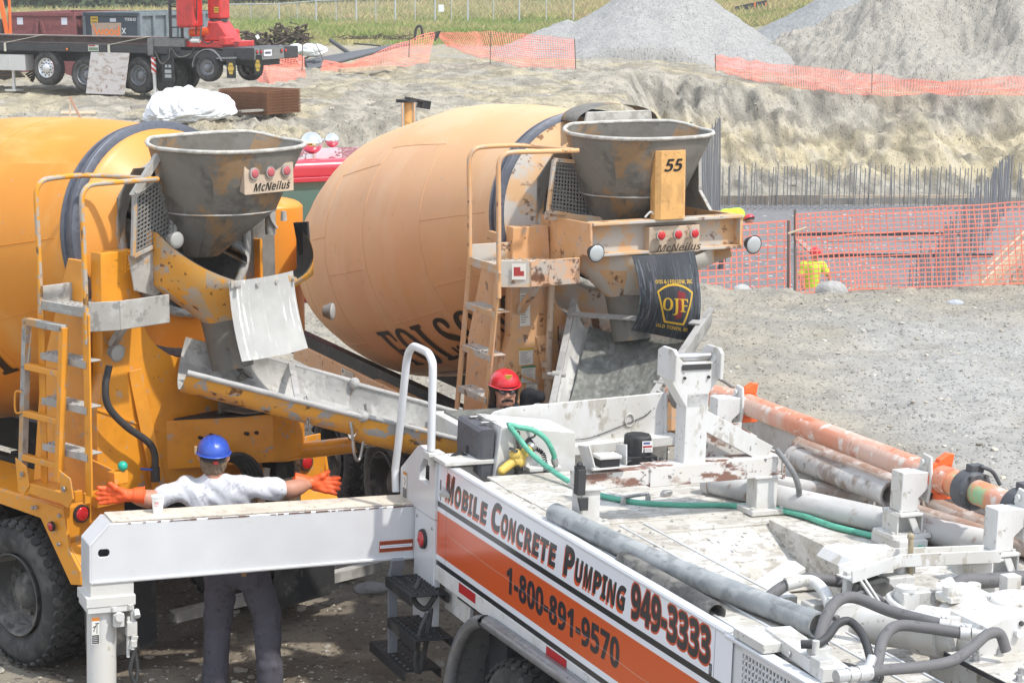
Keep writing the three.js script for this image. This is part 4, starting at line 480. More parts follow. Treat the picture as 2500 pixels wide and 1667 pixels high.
// ---------------------------------------------------------------- white concrete pump truck
const W = {
  white: worn([.66, .67, .685], [[[.58, .58, .575], 4, .55, .2, .5], [[.5, .47, .42], 40, .80, .02, .6]], { rough: .3, coat: .3, seed: 51 }),
  dirty: worn([.63, .625, .605], [[[.50, .48, .435], 7, .54, .14, .7], [[.40, .37, .32], 24, .70, .05, .6], [[.14, .13, .12], 60, .80, .02, .7]], { rough: .6, seed: 52 }),
  deck: worn([.53, .505, .455], [[[.43, .40, .345], 5, .50, .12, .85, 2], [[.62, .60, .57], 9, .58, .08, .7], [[.30, .27, .23], 20, .60, .06, .7, 2], [[.2, .18, .16], 50, .70, .03, .7]], { rough: .75, seed: 53, bump: .012 }),
  wood: worn([.66, .59, .49], [[[.50, .42, .33], 3, .52, .12, .8, 8], [[.76, .73, .67], 6, .6, .1, .7]], { rough: .8, seed: 54, n: 256 }),
  rustW: worn([.62, .60, .57], [[[.17, .06, .03], 9, .54, .05, .9, 2], [[.62, .58, .52], 20, .6, .08, .6], [[.07, .06, .06], 36, .70, .03, .8]], { rough: .7, seed: 55 }),
  orange: worn([.62, .25, .15], [[[.62, .46, .38], 5, .48, .14, .8, .4], [[.70, .66, .6], 18, .62, .06, .8], [[.45, .1, .03], 12, .68, .06, .6]], { rough: .55, seed: 56 }),
  orangeG: worn([.64, .26, .13], [[[.25, .5, .27], 5, .60, .05, .9, .5], [[.55, .44, .38], 14, .6, .08, .6]], { rough: .6, seed: 57, own: 1, n: 256 }),
  pipe: worn([.42, .40, .375], [[[.58, .56, .53], 5, .52, .14, .8], [[.24, .17, .13], 9, .58, .08, .8, .5], [[.15, .13, .12], 24, .70, .05, .7]], { rough: .8, seed: 58 }),
  pipeW: worn([.54, .53, .515], [[[.44, .42, .4], 6, .54, .14, .7], [[.27, .17, .12], 9, .62, .06, .8, .5]], { rough: .75, seed: 59 }),
  pipeR: worn([.44, .38, .33], [[[.30, .16, .10], 7, .50, .12, .8, .6], [[.60, .56, .52], 10, .6, .08, .7]], { rough: .85, seed: 60 }),
  hose: worn([.085, .083, .088], [[[.30, .285, .275], 6, .56, .14, .6], [[.04, .04, .045], 14, .6, .1, .6]], { rough: .7, seed: 61, n: 256 }),
  suction: worn([.25, .265, .27], [[[.40, .41, .40], 6, .54, .14, .7], [[.13, .135, .14], 14, .62, .1, .6]], { rough: .65, seed: 62 }),
  green: worn([.06, .40, .27], [[[.30, .45, .37], 10, .60, .1, .6]], { rough: .5, seed: 63, n: 256 }),
  yellow: worn([.72, .50, .10], [[[.4, .3, .1], 10, .66, .06, .6]], { rough: .5, seed: 64, n: 128 }), orangePl: plain([.85, .14, .03], .45),
};
W.grime = worn([.62, .615, .60], [[[.52, .50, .45], 5, .54, .14, .7, .4], [[.36, .32, .26], 18, .66, .05, .7, .5], [[.15, .13, .11], 44, .74, .025, .7]], { rough: .5, seed: 81, coat: .1 }); W.dirtyLeg = worn([.62, .62, .605], [[[.66, .64, .58], 6, .55, .15, .6], [[.42, .36, .24], 30, .74, .03, .7], [[.12, .11, .1], 50, .82, .015, .8]], { rough: .45, seed: 72, coat: .2 }); W.fit = worn([.62, .62, .61], [[[.35, .34, .33], 14, .56, .1, .7]], { rough: .45, metal: .35, seed: 73, n: 256 }); W.fitD = worn([.6, .595, .57], [[[.28, .27, .24], 10, .54, .1, .8], [[.08, .075, .07], 20, .68, .06, .7]], { rough: .6, seed: 74, n: 256 }); W.brass = worn([.42, .34, .22], [[[.2, .16, .1], 20, .5, .1, .7]], { n: 128, seed: 75 });
W.rustCoup = worn([.16, .15, .14], [[[.4, .37, .33], 8, .54, .1, .7], [[.5, .12, .04], 5, .64, .04, .8]], { seed: 76, n: 256, rough: .7 }); M.couplBlk = worn([.03, .033, .04], [[[.25, .25, .26], 14, .66, .06, .6]], { seed: 77, n: 256, rough: .55 }); M.doorBlk = worn([.055, .058, .07], [[[.19, .19, .2], 8, .58, .1, .6], [[.3, .3, .3], 30, .74, .04, .5]], { seed: 78, n: 256, rough: .55 }); M.rusty = plain([.16, .075, .04], .9); M.stepSteel = plain([.19, .2, .22], .6); M.blueBlack = worn([.016, .019, .028], [[[.09, .085, .08], 8, .62, .1, .6]], { seed: 79, n: 256, rough: .55 }); M.fender = worn([.34, .345, .36], [[[.2, .2, .21], 5, .55, .15, .6], [[.5, .49, .46], 20, .7, .05, .5]], { seed: 80, n: 256, rough: .35, metal: .55 }); M.chainBlk = plain([.12, .115, .11], .6, .3);
const pump = thing('concrete_pump_truck', 'white concrete pump truck with orange lettered side panel and an outrigger beam stretched out', 'pump truck', [-.545, 0, -13.5]);
pump.rotation.order = 'YXZ'; pump.rotation.set(0, R(23.2), R(-2));
{
  const T = pump, p = new MB();
  p.box(.012, 1.245, 1.985, .024, .71, 3.97); const panel = p.build('side_panel', W.white, T);
  const tex = canvasTex(2048, 424, (g, w, h) => {
    const X = z => z / 4.06 * w, Y = y => (1.615 - y) / .835 * h; g.fillStyle = '#e6e8ee'; g.fillRect(0, 0, w, h);
    g.fillStyle = '#b8420f'; g.fillStyle = '#d2561c'; g.fillRect(0, Y(1.265), w, Y(.965) - Y(1.265)); g.fillStyle = '#1d1f22'; g.fillRect(0, Y(1.337), w, Y(1.300) - Y(1.337)); g.fillRect(0, Y(.925), w, Y(.888) - Y(.925));
    const brush = (s, z0, z1, y0, y1) => { const r = rngOf(s.length * 7), ws = [...s].map((c, i) => c === ' ' ? .55 : /[I]/.test(c) ? .55 : i === 0 || s[i - 1] === ' ' ? 1.35 : 1), tot = ws.reduce((a, b) => a + b); let z = z0; [...s].forEach((c, i) => { const cw = (z1 - z0) * ws[i] / tot, big = i === 0 || s[i - 1] === ' '; if (c !== ' ') for (const [dx, dy, col] of [[-7, 9, '#d9541a'], [0, 0, '#26272b']]) { const hh = (y0 - y1) * (big ? 1 : .76) * h / .835; g.save(); g.translate(X(z + cw * .02) + dx, Y(y1) + dy + (r() - .5) * 4); g.font = 'bold 100px sans-serif'; const m = g.measureText(c); g.transform(1, 0, -.16, 1, 0, 0); g.scale(X(cw) * .97 / m.width, hh / 73); g.fillStyle = col; g.fillText(c, 0, 0); g.lineWidth = 5; g.strokeStyle = col; g.strokeText(c, 0, 0); g.restore(); } z += cw; }); };
    brush('MOBILE', .12, .86, 1.565, 1.385); brush('CONCRETE', .92, 1.93, 1.565, 1.385); brush('PUMPING', 2.02, 2.86, 1.565, 1.385);
    const num = (s, z0, z1, y0, y1, edge) => { g.save(); g.font = 'bold 100px sans-serif'; const m = g.measureText(s); g.translate(X(z0), Y(y1)); g.scale((X(z1) - X(z0)) / m.width, (Y(y1) - Y(y0)) / 72); g.lineJoin = 'round'; if (edge) { g.lineWidth = 13; g.strokeStyle = '#c8481a'; g.strokeText(s, 0, 0); } g.fillStyle = '#26242a'; g.fillText(s, 0, 0); g.lineWidth = 4; g.strokeStyle = '#26242a'; g.strokeText(s, 0, 0); g.restore(); };
    num('949-3333', 2.93, 3.84, 1.575, 1.385, true); num('1-800-891-9570', 1.2, 2.82, 1.205, 1.04, false);
    g.strokeStyle = 'rgba(60,60,70,.8)'; g.lineWidth = 2; for (const z of [.16, 3.88]) { g.beginPath(); g.moveTo(X(z), 0); g.lineTo(X(z), h); g.stroke(); } g.strokeStyle = 'rgba(190,185,190,.75)'; g.lineWidth = 2; g.beginPath(); g.moveTo(X(.2), Y(1.15)); for (let i = 0; i <= 30; i++) g.lineTo(X(.2 + i * .12), Y(1.14 - .0025 * i) + (hsh(i, 2, 3) - .5) * 5); g.stroke();
    g.fillStyle = '#222'; g.fillRect(X(.03), Y(1.49), 12, 40); g.fillRect(X(.04), Y(1.42), 8, 36); g.fillStyle = '#555'; for (let i = 0; i < 5; i++) g.fillRect(X(.2), Y(1.56) + i * 6, 20, 3);
    g.fillStyle = '#33343a'; g.fillRect(X(3.83), Y(1.40), 16, 36); g.fillStyle = '#777a85'; g.fillRect(X(3.835), Y(1.39), 8, 22);
  });
  decal('lettering', tex, [0, 1.615, 0], [0, 1.615, 4.06], [0, .78, 4.06], [0, .78, 0], panel, .002, { roughness: .28, clearcoat: .5, clearcoatRoughness: .15 });
  new MB().box(.03, 1.60, 1.985, .075, .02, 3.97).build('panel_cap', W.white, T);
  const st = new MB(); st.box(.012, .835, 2.2, .04, .11, 4.4); const strip = st.build('rub_rail', W.dirty, T); for (const z of [.44, 1.86, 3.3]) decal('reflector', printed(64, 24, '#b01218', () => { }), [-.008, .885, z], [-.008, .885, z + .29], [-.008, .82, z + .29], [-.008, .82, z], strip, .003);
  new MB().poly([[0, .9], [.5, .9], [.46, .58], [.02, .58]], .03, 'zy', .06).build('skirt', W.dirty, T);
  // front corner plate with its hand hole, lower box with a red lamp
  const fp = [[-.68, 1.20], [0, 1.20], [0, 1.60], [-.05, 1.64], [-.30, 1.66], [-.36, 1.64], [-.68, 1.42]]; fp.holes = [[[-.31, 1.42], [-.12, 1.42], [-.12, 1.55], [-.16, 1.585], [-.24, 1.58], [-.31, 1.50]]]; const fq = new MB().poly(fp, .05, 'zy', -.025).build('front_plate', W.white, T);
  new MB().poly([[-.385, .42], [-.0, .42], [-.0, 1.195], [-.385, 1.195]], .05, 'zy', -.02).poly([[-.385, .42], [0, .42], [.02, .38], [-.36, .32]], .04, 'zy', -.01).build('front_box', W.white, T); lampOn(fq, 'marker_lamp', -.022, 1.02, -.2, .07, V(-1, 0, 0), M.red, M.lensRim); const bo = new MB(); for (const [z, y] of [[-.05, 1.13], [-.05, .52], [-.34, 1.15], [-.34, .6]]) bo.bolt(-.02, y, z, '-x', .011, .006); bo.build('bolts', M.steel, T);
  decal('warning_label', printed(64, 128, '#dedcd6', (g) => { g.fillStyle = '#c8842e'; g.fillRect(2, 2, 60, 14); g.strokeStyle = '#222'; g.lineWidth = 5; g.beginPath(); g.moveTo(20, 28); g.lineTo(40, 44); g.lineTo(26, 66); g.stroke(); g.fillStyle = '#222'; g.fillRect(4, 80, 56, 46); g.fillStyle = '#ddd'; for (let i = 0; i < 4; i++) g.fillRect(8, 86 + i * 10, 46, 3); }), [-.026, 1.41, -.62], [-.026, 1.41, -.54], [-.026, 1.22, -.54], [-.026, 1.22, -.62], T);
  new MB().tube([[-.05, 1.24, -.70], [-.05, 1.40, -.72], [-.05, 1.6, -.67], [-.05, 2.18, -.55], [-.05, 2.28, -.50], [-.05, 2.335, -.40], [-.05, 2.335, -.14], [-.05, 2.28, -.045], [-.05, 2.15, -.035], [-.05, 1.68, -.03]], .028, 90, 12, false, .25).build('handrail', W.white, T); new MB().box(-.03, 1.66, -.03, .12, .03, .12).cyl([-.04, 1.58, -.03], [-.04, 1.66, -.03], .03, .03, 10).build('rail_bracket', W.dirty, T);
  // outrigger
  const ob = [[-2.28, .835], [.04, .83], [.04, 1.205], [-2.155, 1.225], [-2.28, 1.085]]; ob.holes = [[...Array(14)].map((_, i) => { const a = -i / 14 * 6.283, c = Math.cos(a); return [-2.195 + Math.sign(c) * .018 + c * .02, 1.03 + Math.sin(a) * .026]; })]; const beam = new MB().poly(ob, .012, 'xy', -.425); beam.poly(ob.slice(0, 5), .012, 'xy', -.68).box(-1.1, .83, -.545, 2.36, .02, .285).box(-1.05, 1.21, -.545, 2.2, .014, .26, 0, 0, -.5).box(-2.285, .96, -.545, .014, .26, .27).bar([-2.285, 1.085, -.545], [-2.155, 1.225, -.545], .27, .014, V(1, -1, 0)); beam.box(-1.1, .835, -.405, 2.34, .02, .012); const ol = beam.build('outrigger_beam', W.white, T);
  new MB().box(-1.04, 1.226, -.545, 2.2, .016, .25, 0, 0, -.5).build('wooden_top', W.wood, ol); const ch = new MB(); for (let i = 0; i < 46; i++) { const x = -2.12 + i * .047 + hsh(i, 1, 1) * .02; if (hsh(i, 7, 1) < .35) continue; ch.box(x, 1.222 - (x + 2.15) * .009, -.412, .02 + .07 * hsh(i, 2, 1), .003 + .007 * hsh(i, 3, 1), .005, 0, 0, 0, 0); } ch.build('bare_edge', M.rusty, ol).userData.kind = 'stuff';
  decal('hazard_label', canvasTex(256, 80, (g, w, h) => { g.fillStyle = '#c4531d'; g.fillRect(0, 0, w, h); g.fillStyle = '#2a1512'; for (let i = -3; i < 22; i++) { g.beginPath(); g.moveTo(i * 16, 4); g.lineTo(i * 16 + 8, 4); g.lineTo(i * 16 + 30, h - 4); g.lineTo(i * 16 + 22, h - 4); g.fill(); } g.fillStyle = '#e9e9ee'; g.fillRect(6, 30, w - 12, 22); g.fillStyle = '#5a64a0'; for (let i = 0; i < 28; i++) g.fillRect(14 + i * 8, 38, 5, 5); g.strokeStyle = '#c4531d'; g.lineWidth = 5; g.strokeRect(2, 2, w - 4, h - 4); }), [-.27, .965, -.412], [-.02, .965, -.412], [-.02, .885, -.412], [-.27, .885, -.412], ol);
  const lg = new MB(); lg.box(-2.14, .76, -.545, .29, .16, .27).box(-2.15, .70, -.545, .33, .07, .30).box(-2.15, .648, -.545, .31, .05, .29); lg.cyl([-2.185, .62, -.53], [-2.185, -.3, -.53], .098, .098, 28).box(-2.1, .57, -.40, .07, .09, .05).cyl([-2.1, .60, -.39], [-2.1, .60, -.35], .03, .03, 14); const leg = lg.build('outrigger_leg', W.dirtyLeg, T); new MB().cyl([-2.185, -.05, -.53], [-2.185, -.16, -.53], .22, .24, 24).build('outrigger_foot', M.black, leg);
  const vf = new MB(); vf.box(-2.01, .5, -.42, .07, .1, .06).cyl([-2.0, .62, -.42], [-2.0, .55, -.42], .018, .018, 8).cyl([-2.03, .58, -.42], [-2.03, .3, -.42], .012, .012, 8).cyl([-1.99, .45, -.4], [-2.01, .36, -.4], .024, .02, 10).box(-2.0, .4, -.4, .04, .05, .05).bolt(-2.13, .63, -.4, 'y', .02, .03).bolt(-2.02, .64, -.4, 'y', .02, .03).cyl([-1.98, .62, -.41], [-1.98, .59, -.37], .022, .022, 8); vf.build('leg_valve', W.dirty, leg); new MB().tube([[-1.99, .35, -.4], [-2.02, .22, -.4], [-1.99, .12, -.4], [-1.97, .2, -.41], [-1.985, .34, -.42]], .014, 30, 8).build('leg_hose', M.hoseBlk, leg);
  decal('warning_label', printed(64, 160, '#dddcd6', (g) => { g.fillStyle = '#c87a2e'; g.fillRect(0, 0, 64, 20); g.strokeStyle = '#222'; g.lineWidth = 6; g.beginPath(); g.moveTo(8, 60); g.lineTo(34, 50); g.lineTo(14, 84); g.moveTo(44, 34); g.lineTo(44, 96); g.moveTo(30, 36); g.lineTo(60, 36); g.stroke(); g.fillStyle = '#222'; g.fillRect(4, 104, 56, 52); g.fillStyle = '#ccc'; for (let i = 0; i < 4; i++) g.fillRect(10, 112 + i * 11, 40, 4); }), [-2.275, .595, -.425], [-2.225, .595, -.425], [-2.225, .41, -.425], [-2.275, .41, -.425], leg, .012);
  // steps under the front corner
  const sf = new MB(); sf.bar([-.17, .86, -.30], [-.17, .62, -.40], .03, .09, V(1, 0, 0)).bar([-.17, .70, -.40], [-.17, .08, -.36], .014, .07, V(1, 0, 0)).bar([-.17, .55, -.44], [-.17, .3, -.33], .014, .012, V(1, 0, 0)); sf.build('step_hanger', M.stepSteel, T); for (const [y, z, w] of [[.72, -.1, .52], [.44, -.02, .56], [.16, -.3, .72]]) { const s = new MB(); s.box(-.10, y, z, .26, .012, w).box(-.235, y - .03, z, .012, .07, w).box(.03, y - .03, z, .012, .07, w); for (let i = 0; i < 9; i++) for (let j = 0; j < 3; j++) s.cyl([-.19 + j * .08, y + .004, z - w / 2 + .05 + i * (w - .1) / 8], [-.19 + j * .08, y + .018, z - w / 2 + .05 + i * (w - .1) / 8], .02, .014, 6); s.build('step', M.black, T); }
  new MB().tube([[-.12, .60, .16], [-.17, .5, .18], [-.2, .3, .17], [-.17, .18, .15], [-.13, .28, .13], [-.1, .5, .14], [-.08, .62, .12]], .018, 40, 8, false).tube([[-.1, .78, -.05], [-.16, .66, 0], [-.1, .6, .06], [-.04, .7, .1]], .02, 24, 8).build('air_hose', M.hoseBlk, T);
  // chassis, wheel and fender
  const ch2 = new MB(); ch2.box(.55, .82, 2.5, .16, .3, 6).box(1.75, .82, 2.5, .16, .3, 6).box(.25, .45, .5, .12, .75, .1).box(.3, .8, .42, .5, .16, .3).box(.35, .45, .75, .4, .3, .3).box(1.1, 1.1, 2.6, 1.9, .1, 5.4).box(1.2, .25, 1.5, 2, .16, .16); ch2.build('chassis', M.blueBlack, T);
  const arc = (k) => { const a = []; for (let i = 0; i <= 12; i++) { const q = i / 12 * 1.5708; a.push([1.08 - Math.cos(q) * (.74 - k) , -.1 + Math.sin(q) * (.92 - k)]); } a.push([3.7, .86 - k]); return a; }; new MB().poly([...arc(0), ...arc(.03).reverse()], .5, 'zy', -.05, .01).tube(arc(.035).map(([z, y]) => [-.045, y, z]), .045, 60, 10, false, .2).build('fender', M.fender, T); wheel(T, .14, .08, 1.36, { r: .54, out: -1, w: .3 }); wheel(T, .14, .08, 2.6, { r: .54, out: -1, w: .3 });
  // deck
  const dk = new MB(); dk.box(.36, 1.545, 3.25, .56, .06, 5.5).build('deck_plate', W.deck, T); new MB().box(1.55, 1.545, 1.24, 1.82, .06, 1.5).build('deck_plate', W.deck, T); new MB().box(1.95, 1.545, 4, 1.05, .06, 4).build('deck_plate', W.deck, T); new MB().box(1.42, 1.45, 4, .03, .3, 4).box(.655, 1.42, 4.1, .03, .26, 3.6).box(1.03, 1.30, 4, .8, .03, 4).build('well', W.deck, T); new MB().bar([1.03, 1.555, 1.98], [1.03, 1.33, 2.62], .76, .012).build('sloping_sheet', W.deck, T);
  for (let i = 0; i < 9; i++) { const z = .48 + i * .15, y = 1.577; new MB().box(1.12 + .03 * hsh(i, 1, 1), y, z, 1.9, .012 + .006 * hsh(i, 2, 2), .143, 0, (hsh(i, 3, 3) - .5) * .4, (hsh(i, 4, 3) - .5) * .3).build('deck_plank', W.deck, T); }
  for (const x of [.13, .305, .48, .645]) new MB().box(x + .02 * 0, 1.578, 3.9, .014, .012, 4.2).build('deck_strip', W.white, T); const dirt = new MB(); const r9 = rngOf(9); for (let i = 0; i < 150; i++) { const s = .004 + .012 * r9() * r9(); dirt.sph(.15 + r9() * 1.25, 1.584, .55 + r9() * 1.9, s, 1, .5, 1.6 * r9() + .6, 5); } const dd = dirt.build('deck_crumbs', M.crete, T); dd.userData.kind = 'stuff';
  new MB().box(1.2, 1.36, .1, 2.2, .04, 1.0).build('lower_deck', W.deck, T); new MB().box(1.2, 1.46, .47, 2.2, .16, .03).build('deck_step', W.dirty, T); const hd = new MB(); hd.tube([[.72, 1.58, 1.36], [.72, 1.63, 1.36], [.92, 1.63, 1.31], [.92, 1.58, 1.31]], .012, 24, 7, false, .2); hd.box(.72, 1.6, 1.36, .03, .05, .03).box(.92, 1.6, 1.31, .03, .05, .03); hd.build('deck_handle', M.steel, T); new MB().box(1.1, 1.6, 1.22, .05, .04, .04).cyl([1.06, 1.6, 1.24], [1.14, 1.6, 1.2], .018).build('hatch_latch', M.steel, T);
  // right hand rail
  new MB().box(2.52, 1.62, 3, .05, .3, 7).box(2.52, 1.78, 3, .09, .03, 7).build('side_rail', W.dirty, T); new MB().poly([[1.65, 1.58], [2.25, 1.58], [2.3, 1.72], [2.05, 1.86], [1.9, 1.86], [1.7, 1.72]], .02, 'xy', .28).build('splash_plate', W.rustW, T);
  // hopper guard plate, cabinet and pedestal at the front
  const tr = [[.38, 1.55], [.40, 1.80], [.5, 1.88], [.62, 1.905], [1.82, 1.955], [1.845, 1.93], [1.835, 1.62], [.5, 1.52]]; new MB().poly(tr, .02, 'xy', -.26).build('hopper_guard', W.grime, T); const hg = new MB(); hg.box(1.2, 1.595, -.20, 1.42, .07, .12, 0, 0, 2.2).box(1.84, 1.78, -.3, .02, .34, .16).bar([.4, 1.55, -.24], [.06, 1.40, .25], .03, .3, V(1, 0, 0)); hg.build('guard_foot', W.grime, T); new MB().tube([...Array(17)].map((_, i) => [1.55 + Math.cos(i / 16 * 6.283) * .035, 1.77 + Math.sin(i / 16 * 6.283) * .045, -.232]), .006, 40, 6).build('lifting_ring', W.grime, T); new MB().tube([[1.72, 1.83, -.235], [1.66, 1.79, -.23], [1.45, 1.72, -.23], [1.25, 1.66, -.23], [1.1, 1.65, -.23], [.9, 1.66, -.23]], .0035, 40, 5).build('loose_wire', M.black, T);
  const hb = new MB(); hb.box(1.15, 1.45, -.75, 1.5, .5, .9).build('pump_hopper', W.dirty, T); new MB().box(1.15, 1.705, -.75, 1.36, .02, .76).build('wet_concrete', M.wet, T);
  const cab = new MB().poly([[.30, 1.54], [.90, 1.51], [.89, 1.815], [.34, 1.885]], .46, 'xy', -.20).build('cabinet', W.dirty, T); cab.geometry.translate(0, 0, 0); const dr = new MB().poly([[-.20, 1.57], [.22, 1.53], [.22, 1.86], [-.20, 1.875]], .12, 'zy', .20, .02).build('cabinet_door', M.doorBlk, cab); const dh = new MB(); dh.tube([[.2, 1.60, -.14], [.14, 1.58, -.12], [.14, 1.56, .04], [.2, 1.57, .06]], .02, 30, 8, false, .3).box(.196, 1.68, .01, .01, .06, .03); dh.build('door_handle', M.black, dr); const hn = new MB(); for (const z of [-.1, .1]) hn.box(.31, 1.885, z, .12, .012, .03).cyl([.32, 1.89, z - .03], [.32, 1.89, z + .03], .01, .01, 8); hn.build('hinge', M.steel, cab);
  const pd = new MB(); pd.poly([[.02, 1.45], [.72, 1.45], [.72, 1.62], [.05, 1.66]], .03, 'xy', .02).box(.40, 1.515, -.03, .75, .15, .3).box(.62, 1.45, .2, .12, .26, .1).box(.64, 1.59, .24, .24, .03, .2).box(.2, 1.64, .1, .5, .03, .26); pd.build('cabinet_stand', W.dirty, T); const dc = new MB(); dc.cyl([.12, 1.585, .055], [.12, 1.585, .075], .075, .075, 24).build('round_cover', W.dirty, T); new MB().cyl([.12, 1.585, .05], [.12, 1.585, .065], .095, .095, 24).build('cover_seal', M.black, T);
  // coiled cable
  const cc = []; const path = new THREE.CatmullRomCurve3([V(.56, 1.74, .28), V(.62, 1.70, .32), V(.64, 1.60, .34), V(.63, 1.52, .38), V(.56, 1.475, .42), V(.47, 1.49, .42), V(.43, 1.57, .40), V(.42, 1.64, .36)]); for (let i = 0; i <= 560; i++) { const t = i / 560, q = path.getPoint(t), f = path.getTangent(t), s = V(0, 0, 1).cross(f).normalize(), u = f.clone().cross(s), a = i / 560 * 46 * 6.283; cc.push(q.addScaledVector(s, Math.cos(a) * .014).addScaledVector(u, Math.sin(a) * .014)); } new MB().add(new THREE.TubeGeometry(new THREE.CatmullRomCurve3(cc), 900, .0042, 4)).build('coiled_cable', M.black, T);
  new MB().tube([[.40, 1.66, .3], [.45, 1.60, .32], [.42, 1.55, .36]], .03, 16, 10).build('cable_plug', M.black, T); new MB().cyl([.56, 1.74, .27], [.52, 1.78, .28], .03, .035, 12).build('cable_plug', M.black, T); new MB().tube([[.30, 1.56, .34], [.36, 1.53, .36], [.41, 1.50, .37]], .004, 12, 5).build('thin_cable', M.black, T); const hk = new MB(); for (let i = 0; i < 6; i++) { const g = new THREE.TorusGeometry(.014, .004, 5, 10); g.scale(1, 1.4, 1); if (i & 1) g.rotateY(1.57); g.translate(.455 + .002 * i, 1.83 - i * .026, .275); hk.add(g); } hk.tube([[.52, 1.86, .26], [.56, 1.87, .29], [.57, 1.82, .30], [.545, 1.8, .28]], .007, 20, 6); hk.build('hook_chain', M.chainBlk, T);
  // black grease pump behind the cross beam
  const gp = new MB(); gp.cyl([1.40, 1.62, .2], [1.40, 1.75, .2], .105, .10, 8).cyl([1.40, 1.75, .2], [1.40, 1.765, .2], .10, .085, 8).box(1.36, 1.58, .22, .3, .09, .16).tube([[1.46, 1.6, .3], [1.5, 1.57, .34], [1.54, 1.6, .3]], .016, 14, 7).tube([[1.3, 1.6, .3], [1.22, 1.57, .3], [1.18, 1.54, .25]], .016, 14, 7); const gpm = gp.build('grease_pump', M.black, T); decal('rating_plate', printed(96, 96, '#d7d5d3', (g) => { g.fillStyle = '#a02026'; g.fillRect(6, 40, 84, 16); g.fillStyle = '#3a4a86'; g.fillRect(10, 10, 60, 18); g.fillStyle = '#888'; for (let i = 0; i < 3; i++) g.fillRect(8, 66 + i * 9, 76, 4); }), [1.385, 1.735, .297], [1.465, 1.735, .30], [1.465, 1.655, .30], [1.385, 1.655, .297], gpm, .004);
  // cross beam, its posts, the forked column
  const cb = new MB(); cb.box(.44, 1.865, 1.74, .5, .10, .13, 0, 0, 1); const xb = cb.build('cross_beam', W.rustW, T); new MB().box(1.13, 1.875, 1.74, .93, .125, .155, 0, 0, 1).box(1.60, 1.88, 1.74, .02, .16, .18, 0, 0, 1).build('beam_sleeve', W.rustW, T); for (const [x, w] of [[.275, .13], [1.5, .15]]) { const q = new MB(); q.box(x, 1.71, 1.74, w, .25, .13).box(x, 1.597, 1.74, w + .1, .035, .22); for (const s of [-1, 1]) q.bolt(x + s * (w / 2 + .03), 1.614, 1.82, 'y', .016, .016); q.box(x, 1.82, 1.74, w + .05, .02, .17); q.build('beam_post', W.dirty, T); } const lh = new MB(); lh.box(.20, 1.87, 1.80, .055, .16, .06).cyl([.2, 1.96, 1.79], [.2, 1.93, 1.79], .035, .03, 12).sph(.2, 1.97, 1.79, .02).poly([[.17, 1.78], [.24, 1.78], [.24, 1.70], [.19, 1.70]], .02, 'xy', 1.83); lh.build('latch', M.hoseBlk, T);
  const cl = new MB(); cl.box(.985, 2.15, 1.72, .155, .44, .13).poly([[.79, 2.60], [.84, 2.60], [.88, 2.56], [1.08, 2.56], [1.10, 2.60], [1.13, 2.60], [1.13, 2.46], [1.06, 2.36], [1.06, 2.28], [.91, 2.28], [.87, 2.34], [.79, 2.46]], .13, 'xy', 1.655); const col = cl.build('forked_column', W.grime, T); for (const x of [.805, 1.115]) new MB().poly([[1.60, 2.46], [1.84, 2.46], [1.84, 2.62], [1.80, 2.65], [1.66, 2.65], [1.60, 2.62]], .025, 'zy', x - .012).build('fork_cheek', W.grime, col); const rl = new MB(); rl.cyl([.83, 2.585, 1.72], [1.09, 2.585, 1.72], .028, .028, 14).build('fork_roller', M.steel, col); new MB().box(.965, 2.535, 1.792, .2, .035, .006).build('painted_gap_shade', M.hole, col); const cbo = new MB(); for (const x of [.885, 1.05]) cbo.cyl([x, 2.47, 1.786], [x, 2.47, 1.80], .009, .009, 8); cbo.build('bolts', M.black, col);  // dark strip on the fork face paints the shade of a gap
  new MB().bar([1.04, 2.20, 1.73], [1.52, 1.95, 1.73], .08, .12).build('brace', W.grime, T); new MB().box(1.22, 2.0, 1.6, .38, .26, .012).build('gusset', W.rustW, T);
  const bt = new MB(); bt.poly([[.26, 1.94], [.50, 1.945], [.50, 1.955], [.26, 1.95]], .16, 'xy', 1.68, .001).bar([.27, 1.95, 1.78], [.235, 2.08, 1.76], .16, .01, V(1, 0, 0)).bar([.495, 1.95, 1.76], [.50, 2.07, 1.74], .14, .01, V(1, 0, 0)); const trm = bt.build('tray_bracket', W.dirty, T); new MB().box(.385, 1.975, 1.78, .13, .05, .1).build('battery', M.black, trm); new MB().box(.385, 2.012, 1.78, .15, .022, .115).build('battery_lid', W.dirty, trm);
  const rp = []; for (let i = 0; i <= 20; i++) { const t = i / 20; rp.push([1.545 + .17 * t, 1.99 - .42 * t + .03 * Math.sin(t * 3), 1.82 + .12 * Math.sin(t * 3.1)]); } new MB().tube(rp, .019, 60, 9).build('rope', worn([.1, .1, .105], [[[.5, .5, .48], 60, .62, .05, .9]], { n: 256, seed: 71 }), T);
  // delivery line on its brackets
  const pz = (z) => [2.12 - (z - .1) * .0, 1.985, z]; const dl = new MB(); dl.cyl(pz(.30), pz(2.86), .076, .076, 28).cyl(pz(.28), pz(.42), .086, .086, 28).cyl(pz(2.76), pz(2.88), .084, .084, 28); const del = dl.build('delivery_pipe', W.orange, T); new MB().cyl(pz(2.86), pz(3.3), .074, .074, 28).build('delivery_pipe', W.orangeG, T); new MB().cyl(pz(3.28), pz(3.9), .074, .074, 24).build('delivery_pipe', W.orange, T);
  new MB().tube([[1.90, 1.95, -.28], [1.98, 1.97, -.14], [2.06, 1.98, .06], [2.12, 1.985, .3]], .078, 30, 22).build('pipe_bend', W.orange, T);
